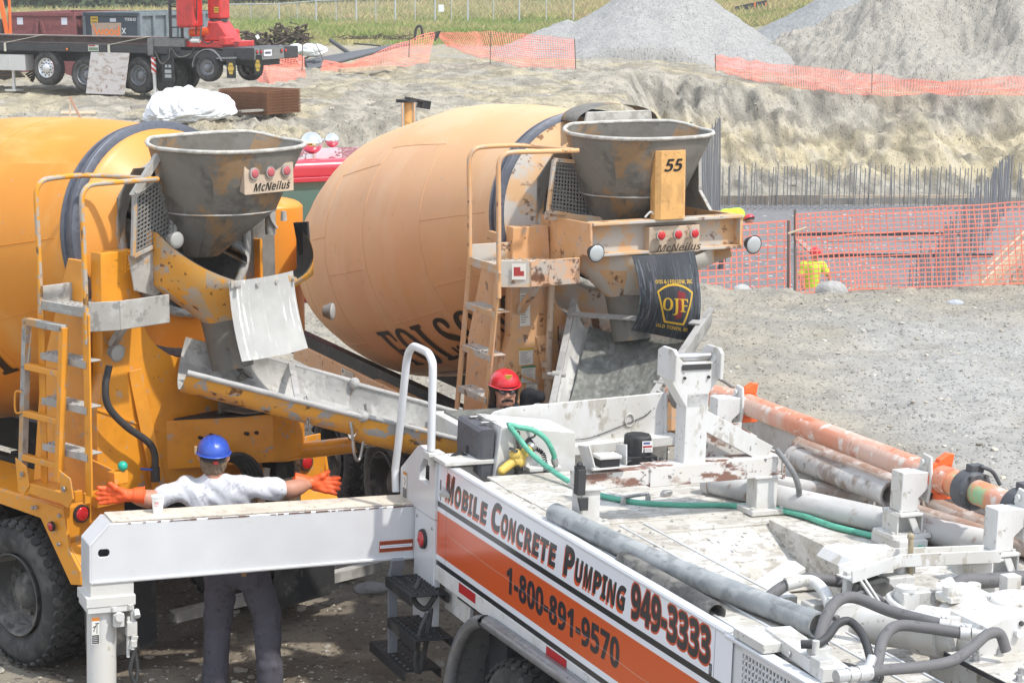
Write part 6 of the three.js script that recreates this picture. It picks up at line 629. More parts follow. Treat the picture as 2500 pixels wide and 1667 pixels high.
// reinforcement in the pit
{
  const fl = -2.62, bar = (t, x, d, y0, h, r, lx = 0, lz = 0) => new MB().cyl([x, y0, -d], [x + lx, y0 + h, -d + lz], r, r, 5).build('bar', S.rebar, t); const q = rngOf(21);
  const far = thing('rebar_row', 'long row of upright reinforcing bars against the far side of the pit', 'rebar'); for (let i = 0; i < 76; i++) { const x = 6.9 + i * .131 + (q() - .5) * .16; bar(far, x, 66.6 + (q() - .5) * .5, fl, 1.25 + q() * .25, .017, (q() - .5) * .12, (q() - .5) * .1); }
  const left = thing('rebar_row', 'dense tall reinforcing bars at the left side of the pit beside the tan hopper', 'rebar'); for (let i = 0; i < 52; i++) { const d = 53 + i * .26; bar(left, 4.75 + (d - 53) * .15 + (q() - .5) * .14, d, fl, 2.95 + (q() - .5) * .3, .016, (q() - .5) * .1); }
  const right = thing('rebar_row', 'dense reinforcing bars along the right side of the pit behind the orange mesh', 'rebar'); for (let i = 0; i < 96; i++) { const d = 40.5 + i * .275; bar(right, 8.0 + (d - 40.5) * .315 + (q() - .5) * .18, d, fl, 1.75 + (q() - .5) * .35, .018, (q() - .5) * .12); }
  const mat = thing('rebar_mat', 'flat grid of reinforcing bars covering the floor of the pit', 'rebar'); mat.userData.kind = 'stuff'; const g = new MB(); for (let i = 0; i < 78; i++) { const d = 38.4 + i * .37; g.box((4.2 + 8.4 + (d - 40) * .33) / 2, fl + .05, -d, 8.4 + (d - 40) * .33 - 4.2 + .6, .035, .035, 0, (q() - .5) * .6, 0, 0); g.box((4.2 + 8.4 + (d - 40) * .33) / 2, fl - .16, -d - .18, 8.4 + (d - 40) * .33 - 4.2, .035, .035, 0, (q() - .5) * .6, 0, 0); } for (let i = 0; i < 40; i++) { const x = 5.3 + i * .29; g.bar([x, fl + .012, -Math.max(39.4, 40 + (x - 8) * 3)], [x + .2 * (q() - .5), fl + .012, -66.5], .03, .03); } for (let i = 0; i < 46; i++) { const x = 6.9 + i * .215; g.bar([x, fl + .1, -66.2], [x + .28, fl + .13, -65.1 - .2 * q()], .03, .03); } const gm = g.build('bar_grid', S.matBar, mat); gm.userData.kind = 'stuff'; const ch = new MB(); for (let i = 0; i < 420; i++) { const d = 40 + q() * 25, x = 5.4 + q() * (3 + (d - 40) * .33); ch.box(x, fl + .085, -d, .05 + .1 * q(), .02, .03, 0, q() * 90, 0, 0); } ch.build('bar_ties', S.alu, mat).userData.kind = 'stuff';
  const form = thing('formwork', 'low timber form boards along the foot of the far pit face', 'formwork'); for (let i = 0; i < 6; i++) new MB().box(7.6 + i * 1.72, fl + .17 + .02 * (i & 1), -67.1, 1.68, i < 2 ? .36 : .22, .04).build('form_board', i < 2 ? S.formPly : S.oldWood, form); new MB().box(12, fl + .33, -67.2, 7.6, .05, .09).build('ledger', S.timber, form);
  const blk = thing('formwork', 'dark low formwork box laid on the bar grid behind the near mesh', 'formwork'); new MB().box(10.3, fl + .28, -53, 4.6, .1, .06).box(10.3, fl + .28, -57.5, 4.8, .1, .06).build('rail', S.truck, blk); new MB().box(7.9, fl + .3, -54.5, .16, .05, 3).build('plank', S.oldWood, blk);
  const st = thing('stair_form', 'new timber stair form rising at the right edge of the pit', 'formwork'); const a0 = at(2362, 712, 38), a1 = at(2520, 553, 40.5), b0 = at(2398, 705, 37.4), b1 = at(2540, 566, 39.9); new MB().bar(a0, a1, .045, .11).build('stringer', S.timber, st); new MB().bar(b0, b1, .045, .24).build('stringer', S.timber, st); const fm = new MB(); fm.bar(a0.clone().lerp(b0, .5).add(V(0, -.06, 0)), a1.clone().lerp(b1, .5).add(V(0, -.06, 0)), .7, .02); fm.build('soffit', S.formPly, st); for (let i = 0; i < 7; i++) { const p = b0.clone().lerp(b1, .12 + i * .13); new MB().bar(p, V(p.x, p.y - .5 - i * .1, p.z), .05, .09, V(0, 0, 1)).build('prop', S.timber, st); if (i % 2) new MB().bar(p.clone().add(V(0, -.3 - i * .05, .02)), p.clone().add(V(.7, -.32 - i * .04, .02)), .04, .09).build('brace', S.timber, st); } new MB().bar(at(2396, 700, 37), at(2397, 644, 37), .03, .03, V(0, 0, 1)).build('stake', S.timber, st);
  const pl = thing('timber_offcut', 'short pale board fixed across the double stakes of the near mesh', 'board'); new MB().bar(at(1925, 570, 34.1), at(1970, 555, 34.1), .09, .025).build('board', S.timber, pl);
}
// rocks
const rock = (label, px, py, d, s, sq = .7, col = [.40, .39, .37]) => { const g = new THREE.IcosahedronGeometry(1, 3), p = g.attributes.position; for (let i = 0; i < p.count; i++) { const v = V().fromBufferAttribute(p, i), n = .75 + .55 * fbm(v.x * 1.3 + px, v.y * 1.3 + v.z * 1.7, 0, 6, 4), c = Math.round(n * 7) / 7; p.setXYZ(i, v.x * mix(n, c, .6), v.y * n * sq, v.z * n * .8); } const b = new MB().add(g); b.g[0].computeVertexNormals(); const a = at(px, py, d), m = b.build('rock', worn(col, [[col.map(c => c * .6), 8, .55, .12, .7]], { n: 128, seed: 110, rough: .95 }), scene); m.position.copy(a); m.scale.setScalar(s); m.position.y = H(a.x, d) + s * sq * .35; tag(m, label, 'rock'); };
rock('large grey boulder beside the worker in yellow', 2032, 702, 33.4, .24, .8); rock('pale rough rock at the foot of the square mesh fence', 1812, 728, 33.2, .16, .6, [.46, .45, .43]); rock('flat bluish stone on the open dirt at the right', 2335, 738, 31, .12, .4, [.45, .47, .5]); rock('small white stone next to the boulder by the mesh', 2064, 712, 33.2, .09, .6, [.6, .58, .54]);
{ const a = [860, 1438, 15.9]; rock('flat grey slab of rock lying beneath the beam near the black steps', 905, 1440, 16.1, .13, .35, [.34, .34, .34]); }

// crane truck
{
  const t = thing('crane_truck', 'black flatbed truck with a red loading crane and a steel beam strapped on', 'truck', [-10.68, 1.35, -62.56], R(62)), X = -1.2;
  wheel(t, X + .15, .72, -3.43, { r: .54, rm: M.alum, holes: true, dish: .04 }); wheel(t, X + .15, .55, -1.93, { r: .54, rm: M.steelGrey, dish: .15 }); wheel(t, X + .15, .57, .11, { r: .54, rm: M.steelGrey, dish: .13 }); wheel(t, X + .45, .53, .95, { r: .56, rm: M.dusty }); wheel(t, X + .15, .86, 2.62, { r: .42, rm: M.steelGrey, dish: .06 }); for (const z of [-3.43, -1.93, .11]) wheel(t, 1.05, .55, z, { r: .54, out: 1 }); wheel(t, 1.0, .8, 2.62, { r: .42, out: 1 });
  const b = new MB(); b.box(0, 1.34, -3.0, 2.4, .22, 9.4).box(0, 1.08, -2.0, 1.1, .34, 12).box(0, .9, -1, 1.9, .25, .2).box(X + .1, 1.23, 2.4, .2, .22, 2.4); b.build('flatbed', S.truck, t); const tb = new MB(); tb.box(X + .2, .86, -5.6, .4, .48, 2.7).box(X - .01, .86, -4.85, .02, .44, .03).box(X - .01, .86, -5.7, .02, .44, .03); tb.build('tool_box', S.alu, t); new MB().cyl([X + .2, .62, -4.9], [X + .2, .0, -4.9], .05).box(X + .2, .0, -4.9, .4, .05, .4).build('landing_leg', S.alu, t);
  const ib = new MB(); ib.box(X + .5, 1.69, -3.2, .55, .035, 9).box(X + .5, 1.48, -3.2, .55, .035, 9).box(X + .5, 1.585, -3.2, .03, .2, 9).build('steel_beam', S.beam, t); new MB().box(X + .4, 1.46, -5, .3, .06, .8).build('packing_timber', S.oldWood, t); new MB().box(X + .4, 1.46, -1.2, .3, .06, .8).build('packing_timber', S.oldWood, t); for (const z of [-5.0, -.95]) new MB().bar([X - .02, 1.2, z], [X - .02, 1.46, z], .09, .012, V(1, 0, 0)).bar([X - .02, 1.46, z], [X + .22, 1.71, z + 1.3], .09, .012).build('tie_strap', plain([.72, .69, .56], .8), t); lampOn(t, 'side_marker', X - .01, 1.3, -2.55, .05, V(-1, 0, 0), plain([.8, .2, .02], .4)); decal('load_label', printed(96, 48, '#c8c9c4', g => { g.fillStyle = '#a33'; g.fillRect(4, 2, 60, 10); g.fillStyle = '#6f8a6c'; g.fillRect(6, 20, 84, 22); }), [X - .003, 1.45, -1.75], [X - .003, 1.45, -1.35], [X - .003, 1.26, -1.35], [X - .003, 1.26, -1.75], t);
  const og = new MB(); og.box(X + .1, 1.56, 1.2, .22, .24, 1.3).box(X + .08, 1.42, .62, .26, .5, .2).build('stabiliser_beam', S.outr, t); new MB().cyl([X, 1.2, .70], [X, .72, .71], .075).build('stabiliser_sleeve', S.truck, t); const sl = new MB().cyl([X - .01, 1.12, .70], [X - .01, .66, .71], .078, .078, 16).build('warning_sleeve', new THREE.MeshPhysicalMaterial({ map: canvasTex(64, 64, (g) => { g.fillStyle = '#e8e6e4'; g.fillRect(0, 0, 64, 64); g.strokeStyle = '#c4433c'; g.lineWidth = 14; for (let i = -2; i < 4; i++) { g.beginPath(); g.moveTo(0, i * 32); g.lineTo(64, i * 32 + 40); g.stroke(); } }), roughness: .6 }), t); sl.material.map.repeat.set(3, 3); new MB().cyl([X, .68, .71], [X, .02, .73], .055).cyl([X, .06, .73], [X, .0, .73], .16).build('stabiliser_foot', S.alu, t); new MB().tube([[X - .05, 1.3, .8], [X - .1, .95, 1.05], [X - .05, 1.1, 1.3], [X - .05, 1.4, 1.35]], .02, 20, 6).tube([[X - .05, 1.4, 1.4], [X - .1, 1.15, 1.7], [X - .05, 1.25, 2.1], [X, 1.45, 2.2]], .02, 20, 6).build('crane_hose', M.dusty, t);
  const ml = new MB(); for (const z of [1.2, 1.62]) ml.box(X + .2, 2.5, z, .07, 1.9, .07); for (let i = 0; i < 6; i++) ml.box(X + .2, 1.7 + i * .3, 1.41, .04, .04, .4); ml.build('access_ladder', S.truck, t);
  const cr = new THREE.Group(); cr.name = 'loading_crane'; t.add(cr); const cb = new MB(); cb.box(-.3, 1.52, 2.4, 1.6, .18, 1.5, 0, 0, 0, .03).box(-.2, 1.75, 2.4, .8, .4, .9, 0, 0, 0, .05); cb.build('crane_base', S.red, cr); new MB().poly([[2.3, 1.6], [3.3, 1.6], [3.2, 1.78], [2.86, 2.2], [2.45, 2.2]], .6, 'zy', -.9, .06).box(-.9, 1.62, 3.15, .5, .26, .26, 0, 0, 0, .05).build('slewing_cone', S.red, cr); new MB().cyl([-.6, 2.16, 2.65], [-.6, 2.25, 2.65], .27, .27, 20).build('slewing_ring', S.truck, cr); new MB().box(-.6, 3.4, 2.67, .5, 2.3, .46, 0, 0, 0, .05).build('crane_column', S.red, cr); new MB().box(-1.1, 2.75, 1.98, .5, 1.5, .66, 0, 0, 0, .09).build('oil_tank', S.red, cr); new MB().cyl([-.8, 1.85, 1.8], [-.8, 1.9, 2.5], .13, .13, 14).build('slewing_cylinder', plain([.8, .12, .02], .4), cr); new MB().cyl([-1.2, 1.62, 2.1], [-1.2, 1.62, 2.4], .06).build('cartridge', S.alu, cr); decal('caution_label', printed(32, 32, '#d8b030', g => { g.fillStyle = '#443a10'; g.fillRect(4, 8, 24, 4); g.fillRect(4, 18, 24, 4); }), [-.86, 2.6, 2.7], [-.86, 2.6, 2.86], [-.86, 2.44, 2.86], [-.86, 2.44, 2.7], cr, .01); new MB().tube([[-1.05, 3.3, 2.1], [-1.3, 2.9, 2.4], [-1.2, 2.2, 2.3], [-1.1, 1.8, 2.2]], .02, 30, 6).tube([[-1.1, 2.05, 2.4], [-1.2, 1.7, 2.45], [-1.1, 1.55, 2.6], [-1.1, 1.62, 2.8]], .025, 30, 6).build('crane_hose', M.hoseBlk, cr);
  const rr2 = new MB(); rr2.box(0, 1.27, 3.72, 2.3, .36, 1.1, 0, 0, 0, .03).build('rear_box', S.truck, t); const rp = new MB().box(-.4, 1.27, 4.29, 1.5, .34, .03).build('rear_plate', S.outr, t); for (const x of [-1.05, -.85, .2, .4]) lampOn(rp, 'tail_lamp', x, 1.33, 4.31, .06); decal('number_plate', printed(64, 32, '#dcdde0', g => { g.fillStyle = '#556'; g.fillRect(8, 10, 48, 12); }), [-.7, 1.38, 4.31], [-.3, 1.38, 4.31], [-.3, 1.2, 4.31], [-.7, 1.2, 4.31], rp); const ar = []; for (let i = 0; i <= 12; i++) { const a = Math.PI * (1 - i / 12 * .88); ar.push([2.68 + Math.cos(a) * .56, .86 + Math.sin(a) * .54]); } for (let i = 12; i >= 0; i--) { const a = Math.PI * (1 - i / 12 * .88); ar.push([2.68 + Math.cos(a) * .53, .86 + Math.sin(a) * .51]); } new MB().poly(ar, .5, 'zy', X - .05, .01).build('fender', M.fender, t); new MB().bar([X, 1.13, 3.0], [X, 1.16, 3.7], .05, .05).build('flap_arm', M.fender, t);
  const hex = canvasTex(64, 128, (g) => { g.fillStyle = '#2a2c2c'; g.fillRect(0, 0, 64, 128); g.fillStyle = '#d9b64c'; g.beginPath(); g.moveTo(20, 26); g.lineTo(44, 26); g.lineTo(56, 62); g.lineTo(44, 104); g.lineTo(20, 104); g.lineTo(8, 62); g.fill(); g.fillStyle = '#2a2c2c'; g.fillRect(6, 46, 52, 4); g.fillRect(6, 80, 52, 4); }); for (const [z0, z1, x, dy] of [[3.36, 3.66, X - .02, 0], [4.25, 4.5, X + .1, .1]]) { const f = new MB().box(x + .02, .86 + dy, (z0 + z1) / 2, .02, .58, z1 - z0).build('mud_flap', M.rubber, t); decal('flap_print', hex, [x, 1.12 + dy, z0], [x, 1.12 + dy, z1], [x, .58 + dy, z1], [x, .58 + dy, z0], f, .012); } { const f = new MB().box(X + .0, .78, 1.22, .02, .8, .46).build('mud_flap', M.rubber, t); decal('flap_print', printed(64, 128, '#26282a', g => { g.fillStyle = '#aeb2b2'; g.fillRect(16, 42, 14, 14); g.fillRect(36, 42, 16, 14); g.fillRect(14, 66, 38, 18); g.fillRect(14, 90, 38, 16); }), [X - .01, 1.16, 1.02], [X - .01, 1.16, 1.42], [X - .01, .4, 1.42], [X - .01, .4, 1.02], f, .004); }
  const ps = thing('plywood_sheet', 'stained grey plywood sheet leaning on the flatbed truck wheels', 'plywood', [-10.68, 1.35, -62.56], R(62)); new MB().box(X - .24, .62, -.85, .025, 1.26, 1.45, 0, 0, -14).build('sheet', S.ply, ps);
}
// skips behind the truck
{
  const bin = (label, px, d, w, len, hgt, turn, m, ms, f) => { const p = at(px, 30, d); const t = thing('skip_container', label, 'skip', [p.x, 1.4, -d], R(turn)); const h = p.y - 1.4; const b = new MB(); b.box(0, h / 2, .03, w, h, .06).box(0, h / 2, -len, w, h, .06).box(0, .1, -len / 2, w, .1, len).box(0, h - .06, .07, w + .1, .12, .06); b.build('end_wall', m, t); for (const s of [-1, 1]) { const q = new MB(); q.box(s * w / 2, h / 2, -len / 2, .05, h, len).box(s * (w / 2 + .05), h - .06, -len / 2, .12, .12, len); for (let i = 0; i <= 7; i++) q.box(s * (w / 2 + .06), h / 2, -len * i / 7, .12, h, .14); q.build('side_wall', ms, t); } f(t, h, w); return t; };
  bin('dark red roll-off skip with an A shaped brace on its end', 100, 72, 2.25, 5, 2.4, -12, S.redBin, S.redBin, (t, h, w) => { new MB().bar([-.1, h - .25, .1], [-.35, .3, .1], .1, .08, V(0, 0, 1)).bar([0, h - .25, .1], [.38, .3, .1], .1, .08, V(0, 0, 1)).build('brace', S.redBin, t); for (const x of [-.9, .75]) decal('sticker', printed(32, 32, '#cfd4de', () => { }), [x, h - .18, .06], [x + .22, h - .18, .06], [x + .22, h - .42, .06], [x, h - .42, .06], t, .004); });
  bin('dark blue grey roll-off skip with white lettering', 272, 71.5, 2.15, 5.6, 2.4, 52 - 90 + 14, S.blueBin, S.greyBin, (t, h, w) => { decal('warning_label', printed(32, 32, '#d3b340', g => { g.fillStyle = '#8a6a1a'; g.fillRect(4, 6, 24, 6); g.fillRect(4, 18, 24, 6); }), [-.85, h - .14, .06], [-.55, h - .14, .06], [-.55, h - .44, .06], [-.85, h - .44, .06], t, .004); decal('number', canvasTex(128, 32, (g) => { g.clearRect(0, 0, 128, 32); fitText(g, 'YTR30-02', 2, 28, 124, 24, 'bold $ sans-serif', '#d6dadc'); }), [.55, h - .16, .06], [1.03, h - .16, .06], [1.03, h - .3, .06], [.55, h - .3, .06], t, .004, { transparent: true, alphaTest: .3 }); decal('sticker', printed(32, 16, '#c9ccd0', () => { }), [-.05, h - .2, .06], [.2, h - .2, .06], [.2, h - .32, .06], [-.05, h - .32, .06], t, .004); decal('cross', canvasTex(32, 32, (g) => { g.clearRect(0, 0, 32, 32); g.strokeStyle = '#e2e6e8'; g.lineWidth = 5; g.beginPath(); g.moveTo(4, 4); g.lineTo(28, 28); g.moveTo(28, 4); g.lineTo(4, 28); g.stroke(); }), [.42, h - .5, .06], [.6, h - .5, .06], [.6, h - .75, .06], [.42, h - .75, .06], t, .004, { transparent: true, alphaTest: .3 }); });
  const s = thing('wood_sign', 'weathered board painted with the orange word Wood in front of the blue skip', 'sign'); const a = at(219, 56, 68), b = at(297, 56, 68.4), y = at(219, 92, 68).y; const bd = new MB().box((a.x + b.x) / 2, (a.y + y) / 2, -68.2, b.x - a.x, a.y - y, .02).build('board', S.woodSign, s); decal('lettering', canvasTex(256, 128, (g) => { g.clearRect(0, 0, 256, 128); g.strokeStyle = '#e07a35'; g.lineWidth = 11; g.lineCap = 'round'; g.beginPath(); g.moveTo(18, 20); g.lineTo(44, 104); g.lineTo(66, 60); g.lineTo(88, 104); g.lineTo(98, 58); g.stroke(); for (const x of [126, 172]) { g.beginPath(); g.ellipse(x, 82, 17, 22, 0, 0, 7); g.stroke(); } g.beginPath(); g.ellipse(218, 84, 15, 20, 0, 0, 7); g.moveTo(236, 30); g.lineTo(236, 108); g.stroke(); }), [a.x, a.y, -68.19], [b.x, a.y, -68.19], [b.x, y, -68.19], [a.x, y, -68.19], bd, .004, { transparent: true, alphaTest: .3 });
  const m = thing('orange_loader', 'orange machine arm with a beacon at the left edge beside the red skip', 'machine'); const e = at(22, 60, 70); new MB().bar([e.x - .35, 4.6, -70], [e.x - .05, 2.6, -70], .14, .1, V(0, 0, 1)).bar([e.x + .02, 4.4, -70], [e.x + .02, 2.9, -70], .08, .08, V(0, 0, 1)).box(e.x - .45, 2.35, -70, .7, .5, .8).build('arm', plain([.8, .17, .03], .45), m); new MB().box(e.x - .5, 1.9, -70, 1.0, .7, 1).box(e.x - .5, 3.0, -70.1, .5, .8, .5).build('engine_box', S.truck, m); new MB().cyl([e.x + .02, 4.4, -70], [e.x + .02, 4.55, -70], .07).build('beacon', plain([.8, .75, .7], .4), m);
}
// white sheeting, rusty mesh stack, lumber
{
  const c = at(455, 258, 55.3), g = new THREE.IcosahedronGeometry(1, 40), p = g.attributes.position; for (let i = 0; i < p.count; i++) { const v = V().fromBufferAttribute(p, i); const a = Math.atan2(v.z, v.x), r0 = 1 + .75 * (fbm(v.x * 1.5 + 4, v.z * 1.5 + v.y * 1.1, 0, 31, 3) - .5) + .22 * Math.pow(Math.abs(2 * fbm(v.x * 3 + 9, v.z * 3 + v.y * 2, 0, 32, 4) - 1), .6) - .12 * Math.abs(fbm(v.x * 6, v.y * 6 + v.z * 6, 0, 33, 3) - .5); const y = v.y > 0 ? v.y * .62 : v.y * .28; p.setXYZ(i, v.x * r0 * 1.14 + .12 * v.y, y * r0 * (1 - .45 * ss(-.2, 1, v.x)) * 1.15, v.z * r0 * .85); } const b = new MB().add(g.index ? g : g); b.g[0].computeVertexNormals(); const m = b.build('plastic_sheeting', S.bag, scene); m.position.set(c.x, H(c.x, 55.3) + .18, -55.3); tag(m, 'crumpled heap of white plastic sheeting on the bank beside the rusty mesh', 'plastic sheet');
  const o = at(566, 270, 56.6), t = thing('rebar_mesh_stack', 'stack of rusty brown reinforcing mesh sheets on dunnage', 'mesh stack', [o.x, H(o.x, 56.6) + .05, -56.6], R(-36)); const gr = []; for (let k = 0; k < 3; k++) { const q = new MB(); for (let i = 0; i <= 17; i++) q.box(i * .105 - 1.3 + .85, 0, -.62, .014, .014, 1.3, 0, (k - 1) * .4, 0, 0); for (let i = 0; i <= 13; i++) q.box(.44, .012, -i * .1, 1.84, .014, .014, 0, (k - 1) * .4, 0, 0); gr.push(q.geo()); } for (let i = 0; i < 25; i++) { const s = new THREE.Mesh(gr[i % 3], S.rust); s.name = 'mesh_sheet'; s.position.set(.02 * Math.sin(i * 2.1), .02 + i * .026, .02 * Math.cos(i * 1.7)); t.add(s); } new MB().box(-.2, -.03, -.1, 2.4, .06, .1).box(-.2, -.03, -1.1, 2.4, .06, .1).build('dunnage', S.oldWood, t);
  const lum = (label, a, b, w, h, m, n = 'timber') => { const q = thing(n, label, n === 'timber' ? 'timber' : 'pipe'); new MB().bar(a, b, w, h).build('length', m, q); };
  lum('pale sawn timber lying in front of the sagging orange mesh', at(828, 172, 71), at(965, 164, 72.5), .14, .13, S.timber); lum('grey board end beside the white sheeting', at(318, 262, 56), at(356, 258, 56.2), .1, .1, S.oldWood); lum('grey plank on the ground right of the rusty mesh stack', at(585, 272, 55.5), at(645, 268, 56), .2, .06, S.oldWood); lum('dark plank behind the grey one, right of the rusty mesh stack', at(640, 262, 57), at(708, 256, 58), .14, .06, S.oldWood); lum('black post lying slantwise behind the pipe bundle', at(806, 98, 80), at(852, 130, 78), .12, .12, S.truck); lum('long dark pole on the grass edge behind the nets', at(862, 106, 82), at(930, 112, 82), .06, .06, S.truck);
  for (let i = 0; i < 5; i++) { const a = at(742 + i * 2, 150 + i * 5, 76 - i * .4), b = at(1000 - i * 28, 106 + i * 7, 80 - i * .6), q = thing('black_pipe', ['topmost', 'second', 'middle', 'fourth', 'lowest'][i] + ' pipe of the black bundle by the sagging mesh', 'pipe', [0, 0, 0], 0, 'black pipes of one bundle'); new MB().cyl(a, b, .075, .075, 10).build('length', S.pipeB, q); }
  const sc = thing('scrap_heap', 'tangled dark brown heap of scrap wire and roots behind the truck', 'scrap heap'); sc.userData.kind = 'stuff'; const sb = new MB(), q = rngOf(8), c0 = at(652, 108, 78); for (let i = 0; i < 240; i++) { const k = i % 2 ? .75 : -.45, pts = []; let v = V(c0.x + k + (q() - .5) * 1.1, c0.y - .65 + q() * 1.25 * (1 - .25 * ((i + 1) % 2)), c0.z + (q() - .5) * 1.2); for (let j = 0; j < 5; j++) { pts.push(v.clone()); v.add(V((q() - .5) * .7, (q() - .5) * .35, (q() - .5) * .5)); } sb.tube(pts, .012 + .035 * q(), 10, 5); } sb.build('tangle', S.scrap, sc).userData.kind = 'stuff'; for (const [x, y] of [[628, 90], [684, 115]]) { const a = at(x, y, 76.8); const tg = thing('paper_tag', x < 650 ? 'small white tag on the upper left of the scrap heap' : 'white tag hanging at the lower right of the scrap heap', 'tag'); new MB().box(a.x, a.y, a.z, .13, .16, .01, 0, 0, x < 650 ? 30 : 5).build('sheet', plain([.85, .85, .84], .7), tg); }
  for (const [l, x, y, s] of [['clear plastic bag lying left of the thin stake behind the mesh', 722, 120, .42], ['pale plastic bag with a yellow spot right of the thin stake', 765, 122, .5]]) { const a = at(x, y, 75.5), gg = new THREE.IcosahedronGeometry(1, 6), pp = gg.attributes.position; for (let i = 0; i < pp.count; i++) { const v = V().fromBufferAttribute(pp, i), n = .8 + .5 * fbm(v.x * 2 + x, v.y * 2 + v.z * 2, 0, 34, 3); pp.setXYZ(i, v.x * n * (x > 750 ? 1.2 : .8), v.y * n * .6, v.z * n * .7); } const bb = new MB().add(gg); bb.g[0].computeVertexNormals(); const mm = bb.build('plastic_bag', plain([.70, .74, .74], .35), scene); mm.position.copy(a); mm.scale.setScalar(s * .8); tag(mm, l, 'plastic bag'); }
  const hp = thing('pipe_hoop', 'bent black pipe hoop standing on the rise beside the mesh', 'pipe'); new MB().tube([at(1012, 98, 79), at(1015, 72, 79), at(1021, 64, 79), at(1028, 66, 79), at(1032, 90, 79)], .05, 24, 8).build('hoop', S.truck, hp); for (let i = 0; i < 4; i++) { const l = ['upper', 'left', 'right', 'lower'][i]; lum(l + ' dark board of the little pile at the top of the mesh rise', at(1048 + i * 4, 84 + i * 5, 78), at(1076 - i * 2, 76 + i * 4, 78), .14, .06, S.truck); }
  const db = thing('brush_pile', 'low pile of dark branches in the grass behind the nets', 'brush pile'); db.userData.kind = 'stuff'; const d2 = new MB(); for (let i = 0; i < 46; i++) { const a = at(830 + q() * 170, 92 + (q() - .5) * 9, 84); d2.cyl(a, a.clone().add(V((q() - .5) * 1.2, (q() - .3) * .25, (q() - .5))), .025, .01, 5); } d2.build('branches', S.scrap, db).userData.kind = 'stuff';
  const ea = thing('stake_stand', 'pale boards with two crossed stakes on the bank above the yellow drum', 'stake stand'); const e0 = at(188, 298, 53); new MB().box(e0.x, e0.y + .08, e0.z - .2, .95, .1, .04, -40).build('board', S.timber, ea); new MB().box(e0.x - .05, e0.y + .22, e0.z - .35, .9, .1, .04, -40).build('board', S.timber, ea); new MB().bar(at(170, 300, 52.6), at(170, 238, 52.8), .04, .04, V(0, 0, 1)).build('stake', S.timber, ea); new MB().bar(at(203, 305, 52.5), at(169, 236, 52.8), .06, .03, V(0, 0, 1)).build('stake', S.timberR, ea);
  for (let i = 0; i < 4; i++) lum(['lowest', 'second', 'third', 'top'][i] + ' board of the stack under the tool box at the left edge', at(-10, 190 - i * 6, 66), at(58 - i * 5, 186 - i * 5, 66.4), .25, .06, i & 1 ? S.timber : S.oldWood);
  for (let i = 0; i < 7; i++) { const a = at(62 + i * 4, 182 + (i % 3) * 4, 65.6); lum(['bent dark', 'short dark', 'thin dark', 'long dark', 'broken dark', 'flat dark', 'split dark'][i] + ' stick of the debris below the first truck wheel', a, a.clone().add(V(.5 - .1 * i, .25 - .07 * i, .3)), .06, .05, S.scrap); }
}
// long tubes and a tray on the ground between the trucks
{
  const t = thing('square_tube', 'long mud caked square tube lying behind the worker in the white shirt', 'tube'); new MB().bar([-2.52, .16, -14.62], [-1.08, .17, -15.92], .085, .085).build('tube_wall', M.crete, t); new MB().bar([-2.528, .16, -14.613], [-2.518, .16, -14.622], .062, .062).build('tube_bore', M.hole2, t);
  const c = thing('concrete_tray', 'dirty white tray with a round cut-out under the yellow chute', 'tray', [-1.62, 0, -16.3], R(-6)); const b = new MB(); b.box(0, .14, 0, .62, .28, .02).box(0, .02, -.35, .62, .02, .7).box(.31, .14, -.35, .02, .28, .7).box(-.31, .14, -.35, .02, .28, .7); b.build('tray_side', W.dirty, c); new MB().add(new THREE.TorusGeometry(.25, .03, 8, 30).rotateX(Math.PI / 2).translate(-.22, .30, .06)).build('ring', W.dirty, c);
}
// wire fence behind the grass
{
  const t = thing('wire_fence', 'galvanised chain-link fence crossing the grass slope behind the site', 'fence'); const ps = [[545, 84, 136], [682, 84, 133], [772, 78, 131.5], [870, 75, 130], [965, 62, 130], [1062, 52, 130], [1142, 46, 130], [1268, 36, 130], [1400, 26, 130]]; const tops = ps.map(([x, y, d]) => { const b = at(x, y, d); return b.clone().setY(b.y + 1.95); });
  ps.forEach(([x, y, d], i) => { const b = at(x, y, d); new MB().cyl(b.clone().setY(b.y - .6), tops[i].clone().add(V(0, .06, 0)), .055, .055, 10).build('fence_post', S.galv, t); if (i) { const m = tops[i].clone().lerp(tops[i - 1], .5); new MB().cyl(m, m.clone().setY(m.y - 2.4), .03, .03, 8).build('line_post', S.galv, t); new MB().cyl(tops[i - 1], tops[i], .035, .035, 8).build('top_rail', S.galv, t); } }); new MB().cyl(tops[0].clone().add(V(0, -.45, 0)), at(500, 62, 136), .035).build('top_rail', S.galv, t);
  const w = new MB(); for (let i = 1; i < tops.length; i++) { const a = tops[i - 1], b = tops[i], n = Math.round(a.distanceTo(b) / .22); for (let k = 0; k < n; k++) for (const s of [-1, 1]) { const p = a.clone().lerp(b, k / n), q = a.clone().lerp(b, clamp(k / n + s * 1.9 / a.distanceTo(b))); w.bar(p, q.setY(q.y - 1.9 * Math.min(1, Math.abs(clamp(k / n + s * 1.9 / a.distanceTo(b)) - k / n) * a.distanceTo(b) / 1.9)), .008, .008, V(0, 0, 1), .0001); } } const wm = w.build('wire_mesh', S.galv, t); wm.userData.kind = 'stuff'; const n = thing('fence_notice', 'small white notice hung on the wire fence', 'notice'); const a = at(1077, 20, 129.6); new MB().box(a.x, a.y, a.z, .34, .44, .02).build('sheet', plain([.88, .88, .87], .6), n);
  const g = thing('barrier_posts', 'short orange posts with dark cloth on the grass between the gravel heaps', 'barrier'); for (const x of [1843, 1870]) { const b = at(x, 26, 140); new MB().cyl(b, b.clone().setY(b.y + .55), .06).build('post', plain([.85, .22, .06], .6), g); } const b = at(1835, 24, 140.3); new MB().box(b.x, b.y + .2, b.z, 2.2, .5, .04, 0, 0, 12).build('cloth', S.truck, g);
}
